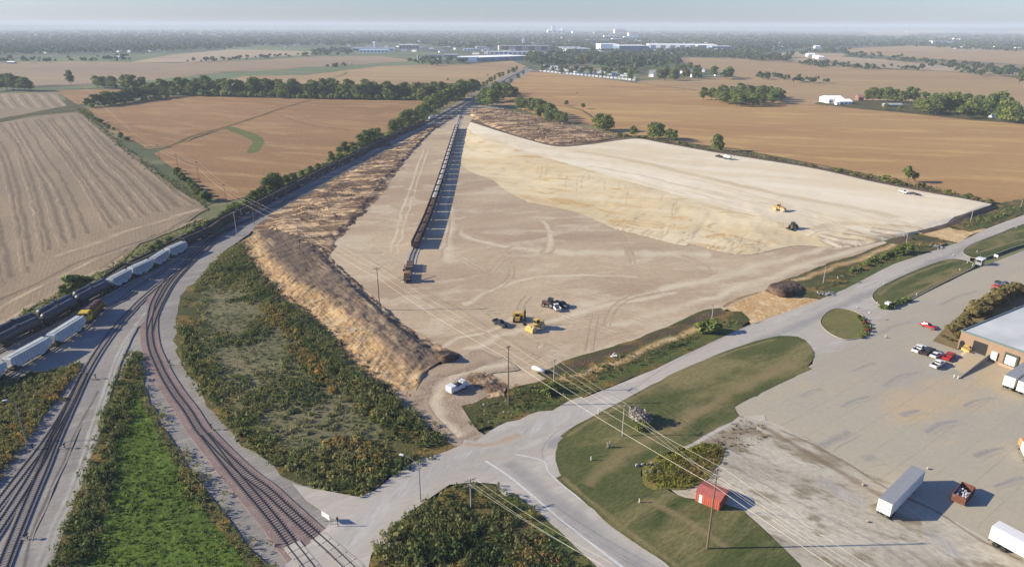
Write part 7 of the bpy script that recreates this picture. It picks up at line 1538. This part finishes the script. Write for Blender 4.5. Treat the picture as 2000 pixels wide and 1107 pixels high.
bld('farm_house', 'white house among the far left farm trees', 'house', 850, 857, 122, 117, 9, M_bw, M_broof, 3); p = G(817, 124); t = thing('silo', 'tall pale silo in the far left farm trees', 'silo', (p.x, p.y, 0)); m_ = MB(); m_.cyl((0, 0, 0), (0, 0, 19), 2.6, n=14); m_.build('cylinder', M_bgr, t); m_ = MB(); m_.cyl((0, 0, 19), (0, 0, 21), 2.6, .6, n=14); m_.build('dome', M_broof, t)
bld('long_barn', 'pale barn on the far left meadow', 'barn', 226, 239, 115, 111.5, 12, M_bw, M_bw, 2); bld('farm_house', 'pale low building at the far left field corner', 'house', 14, 28, 125, 122, 10, M_bgr, M_bw, 2)
# homes
drw = MB(); Q_ = spline([G(1028, 137), G(1060, 141.5), G(1150, 151), G(1238, 160), G(1262, 160)], 5); ribbon(drw, Q_, 7.0, LEVEL[0] + .02, 0); tag(drw.build('park_road', M_gravl), kind='structure')
root = thing('mobile_home', 'x', 'mobile home'); m_ = MB(); m_.box(-8, 8, -2.4, 2.4, .4, 3.2); m_.build('wall', M_bw, root); m_ = MB(); m_.add([(-8.2, -2.7, 3.2), (8.2, -2.7, 3.2), (8.2, 2.7, 3.2), (-8.2, 2.7, 3.2), (-8.2, 0, 4.3), (8.2, 0, 4.3)], [(0, 1, 5, 4), (2, 3, 4, 5), (0, 4, 3), (1, 2, 5)]); m_.build('roof', M_broof, root)
m_ = MB(); 
for x in (-6, -2.5, 2.5, 6): m_.box(x - .6, x + .6, -2.45, -2.403, 1.4, 2.5)
m_.build('window', M_bgn, root); m_ = MB(); m_.box(-.5, .5, -2.46, -2.404, .5, 2.6); m_.build('door', M_bbr, root)
MH = Proto(root)
for i in range(26):
    t_ = i / 25; x = 1058 + t_ * 180; y = 140 + t_ * 17.5
    MH.put(G(x, y), 1.35 + rt.uniform(-.1, .1), 'white mobile home in the front row facing the orange field', 'mobile homes of the front row')
for i in range(34):
    x = rt.uniform(1056, 1250); y = 140 + (x - 1058) / 180 * 17.5 - rt.uniform(2.5, 12); MH.put(G(x, y), rt.choice([1.35, 1.35, -.2]) + rt.uniform(-.1, .1), 'white mobile home in the rows behind the front one', 'mobile homes behind the front row')
root = thing('house', 'x', 'house'); m_ = MB(); m_.box(-6, 6, -4.5, 4.5, 0, 4.8); m_.build('wall', M_bw, root); m_ = MB(); m_.add([(-6.5, -5, 4.8), (6.5, -5, 4.8), (6.5, 5, 4.8), (-6.5, 5, 4.8), (-6.5, 0, 8), (6.5, 0, 8)], [(0, 1, 5, 4), (2, 3, 4, 5), (0, 4, 3), (1, 2, 5)]); m_.build('roof', M_bgr, root)
m_ = MB(); [m_.box(x - .6, x + .6, -4.56, -4.503, 1.5, 3.2) for x in (-4, 0, 4)]; m_.build('window', M_bgn, root); HS = Proto(root)
for k in range(16): HS.put(G(rt.uniform(1262, 1425), rt.uniform(140, 151)), rt.uniform(-.4, .4), 'pale house among the trees right of the mobile homes', 'houses right of the mobile homes')
for k in range(44): x = rt.choice([rt.uniform(90, 130), rt.uniform(155, 180), rt.uniform(215, 240), rt.uniform(0, 300)]); HS.put(G(x, 105 - x * .01 - rt.uniform(0, 3.5)), rt.uniform(-.5, .5), 'pale house at the town edge beyond the far left meadow', 'houses at the far left town edge')
for k in range(30): HS.put(G(rt.uniform(310, 700), rt.uniform(84, 93)), rt.uniform(-.5, .5), 'pale house under the trees beyond the long left fields', 'houses beyond the long left fields')
for k in range(40): HS.put(G(rt.uniform(1060, 1300), rt.uniform(70, 84)), rt.uniform(-.5, .5), 'pale roof in the town behind the white plant', 'houses in the town behind the plant')

for k in range(70):
    y = rt.uniform(68, 92); HS.put(G(rt.uniform(1040, 1560) if k % 2 else rt.uniform(760, 1060), y), rt.uniform(-.6, .6), 'white building among the trees of the far town', 'white buildings of the far town', (rt.uniform(1.2, 3), 1.4, 1.3))
for k in range(30): HS.put(G(rt.uniform(700, 1040), rt.uniform(92, 107)), rt.uniform(-.6, .6), 'small pale building on the open ground before the town', 'small pale buildings before the town', (rt.uniform(1, 2.2), 1.2, 1))
for k, (x0, x1, yb, yt, dp, w_, r_, lab) in enumerate([(1040, 1062, 88, 85, 30, M_btn, M_bw, 'cream store left behind the striped grey roofs'), (1066, 1088, 85, 82, 30, M_bw, M_bw, 'white store between church and striped grey roofs'), (1112, 1140, 84, 80, 40, M_btn, M_broof, 'tan hall behind the striped grey roofs'), (1145, 1164, 82, 78, 30, M_bw, M_bw, 'white hall behind the left end of the white block'), (1172, 1192, 83, 79, 30, M_bgr, M_bw, 'grey hall right behind the white block'), (1196, 1216, 80, 76, 30, M_bw, M_bw, 'white hall behind the blue walled hall'),
        (1250, 1280, 84, 81, 40, M_btn, M_bw, 'long cream hall behind the very long plant'), (905, 926, 100, 96, 20, M_bw, M_bw, 'white shed left of the striped factory'), (930, 948, 96, 92, 24, M_bw, M_bw, 'white shed above the left wing of the blue hall'), (955, 974, 92, 88, 24, M_bw, M_broof, 'white office at the left end of the striped factory'), (790, 812, 92, 89, 26, M_bw, M_bw, 'second white roof behind the far clinic'), (1482, 1500, 101, 98, 16, M_bw, M_bw, 'white shed among trees right of the plant'), (1180, 1206, 73, 70, 26, M_bw, M_bw, 'small white block left of the red roofed hall'), (660, 678, 88, 85, 16, M_bw, M_bw, 'white roof left of the far school')]):
    bld('town_building', lab, 'building', x0, x1, yb, yt, dp, w_, r_, wins=3)
# ------------------------------------------------------------------ haze
mbh = MB(); mbh.box(-9000, 9000, -900, 16000, -1.0, 135.0)
hm = bpy.data.materials.new('mat_haze'); hm.use_nodes = True
hn = hm.node_tree.nodes; hn.remove(hn['Principled BSDF'])
pv = hn.new('ShaderNodeVolumePrincipled'); pv.inputs['Color'].default_value = (0.76, 0.85, 0.93, 1); pv.inputs['Density'].default_value = 0.000105
pv.inputs['Anisotropy'].default_value = 0.0
hm.node_tree.links.new(pv.outputs[0], hn['Material Output'].inputs['Volume'])
tag(mbh.build('haze', hm), kind='stuff')
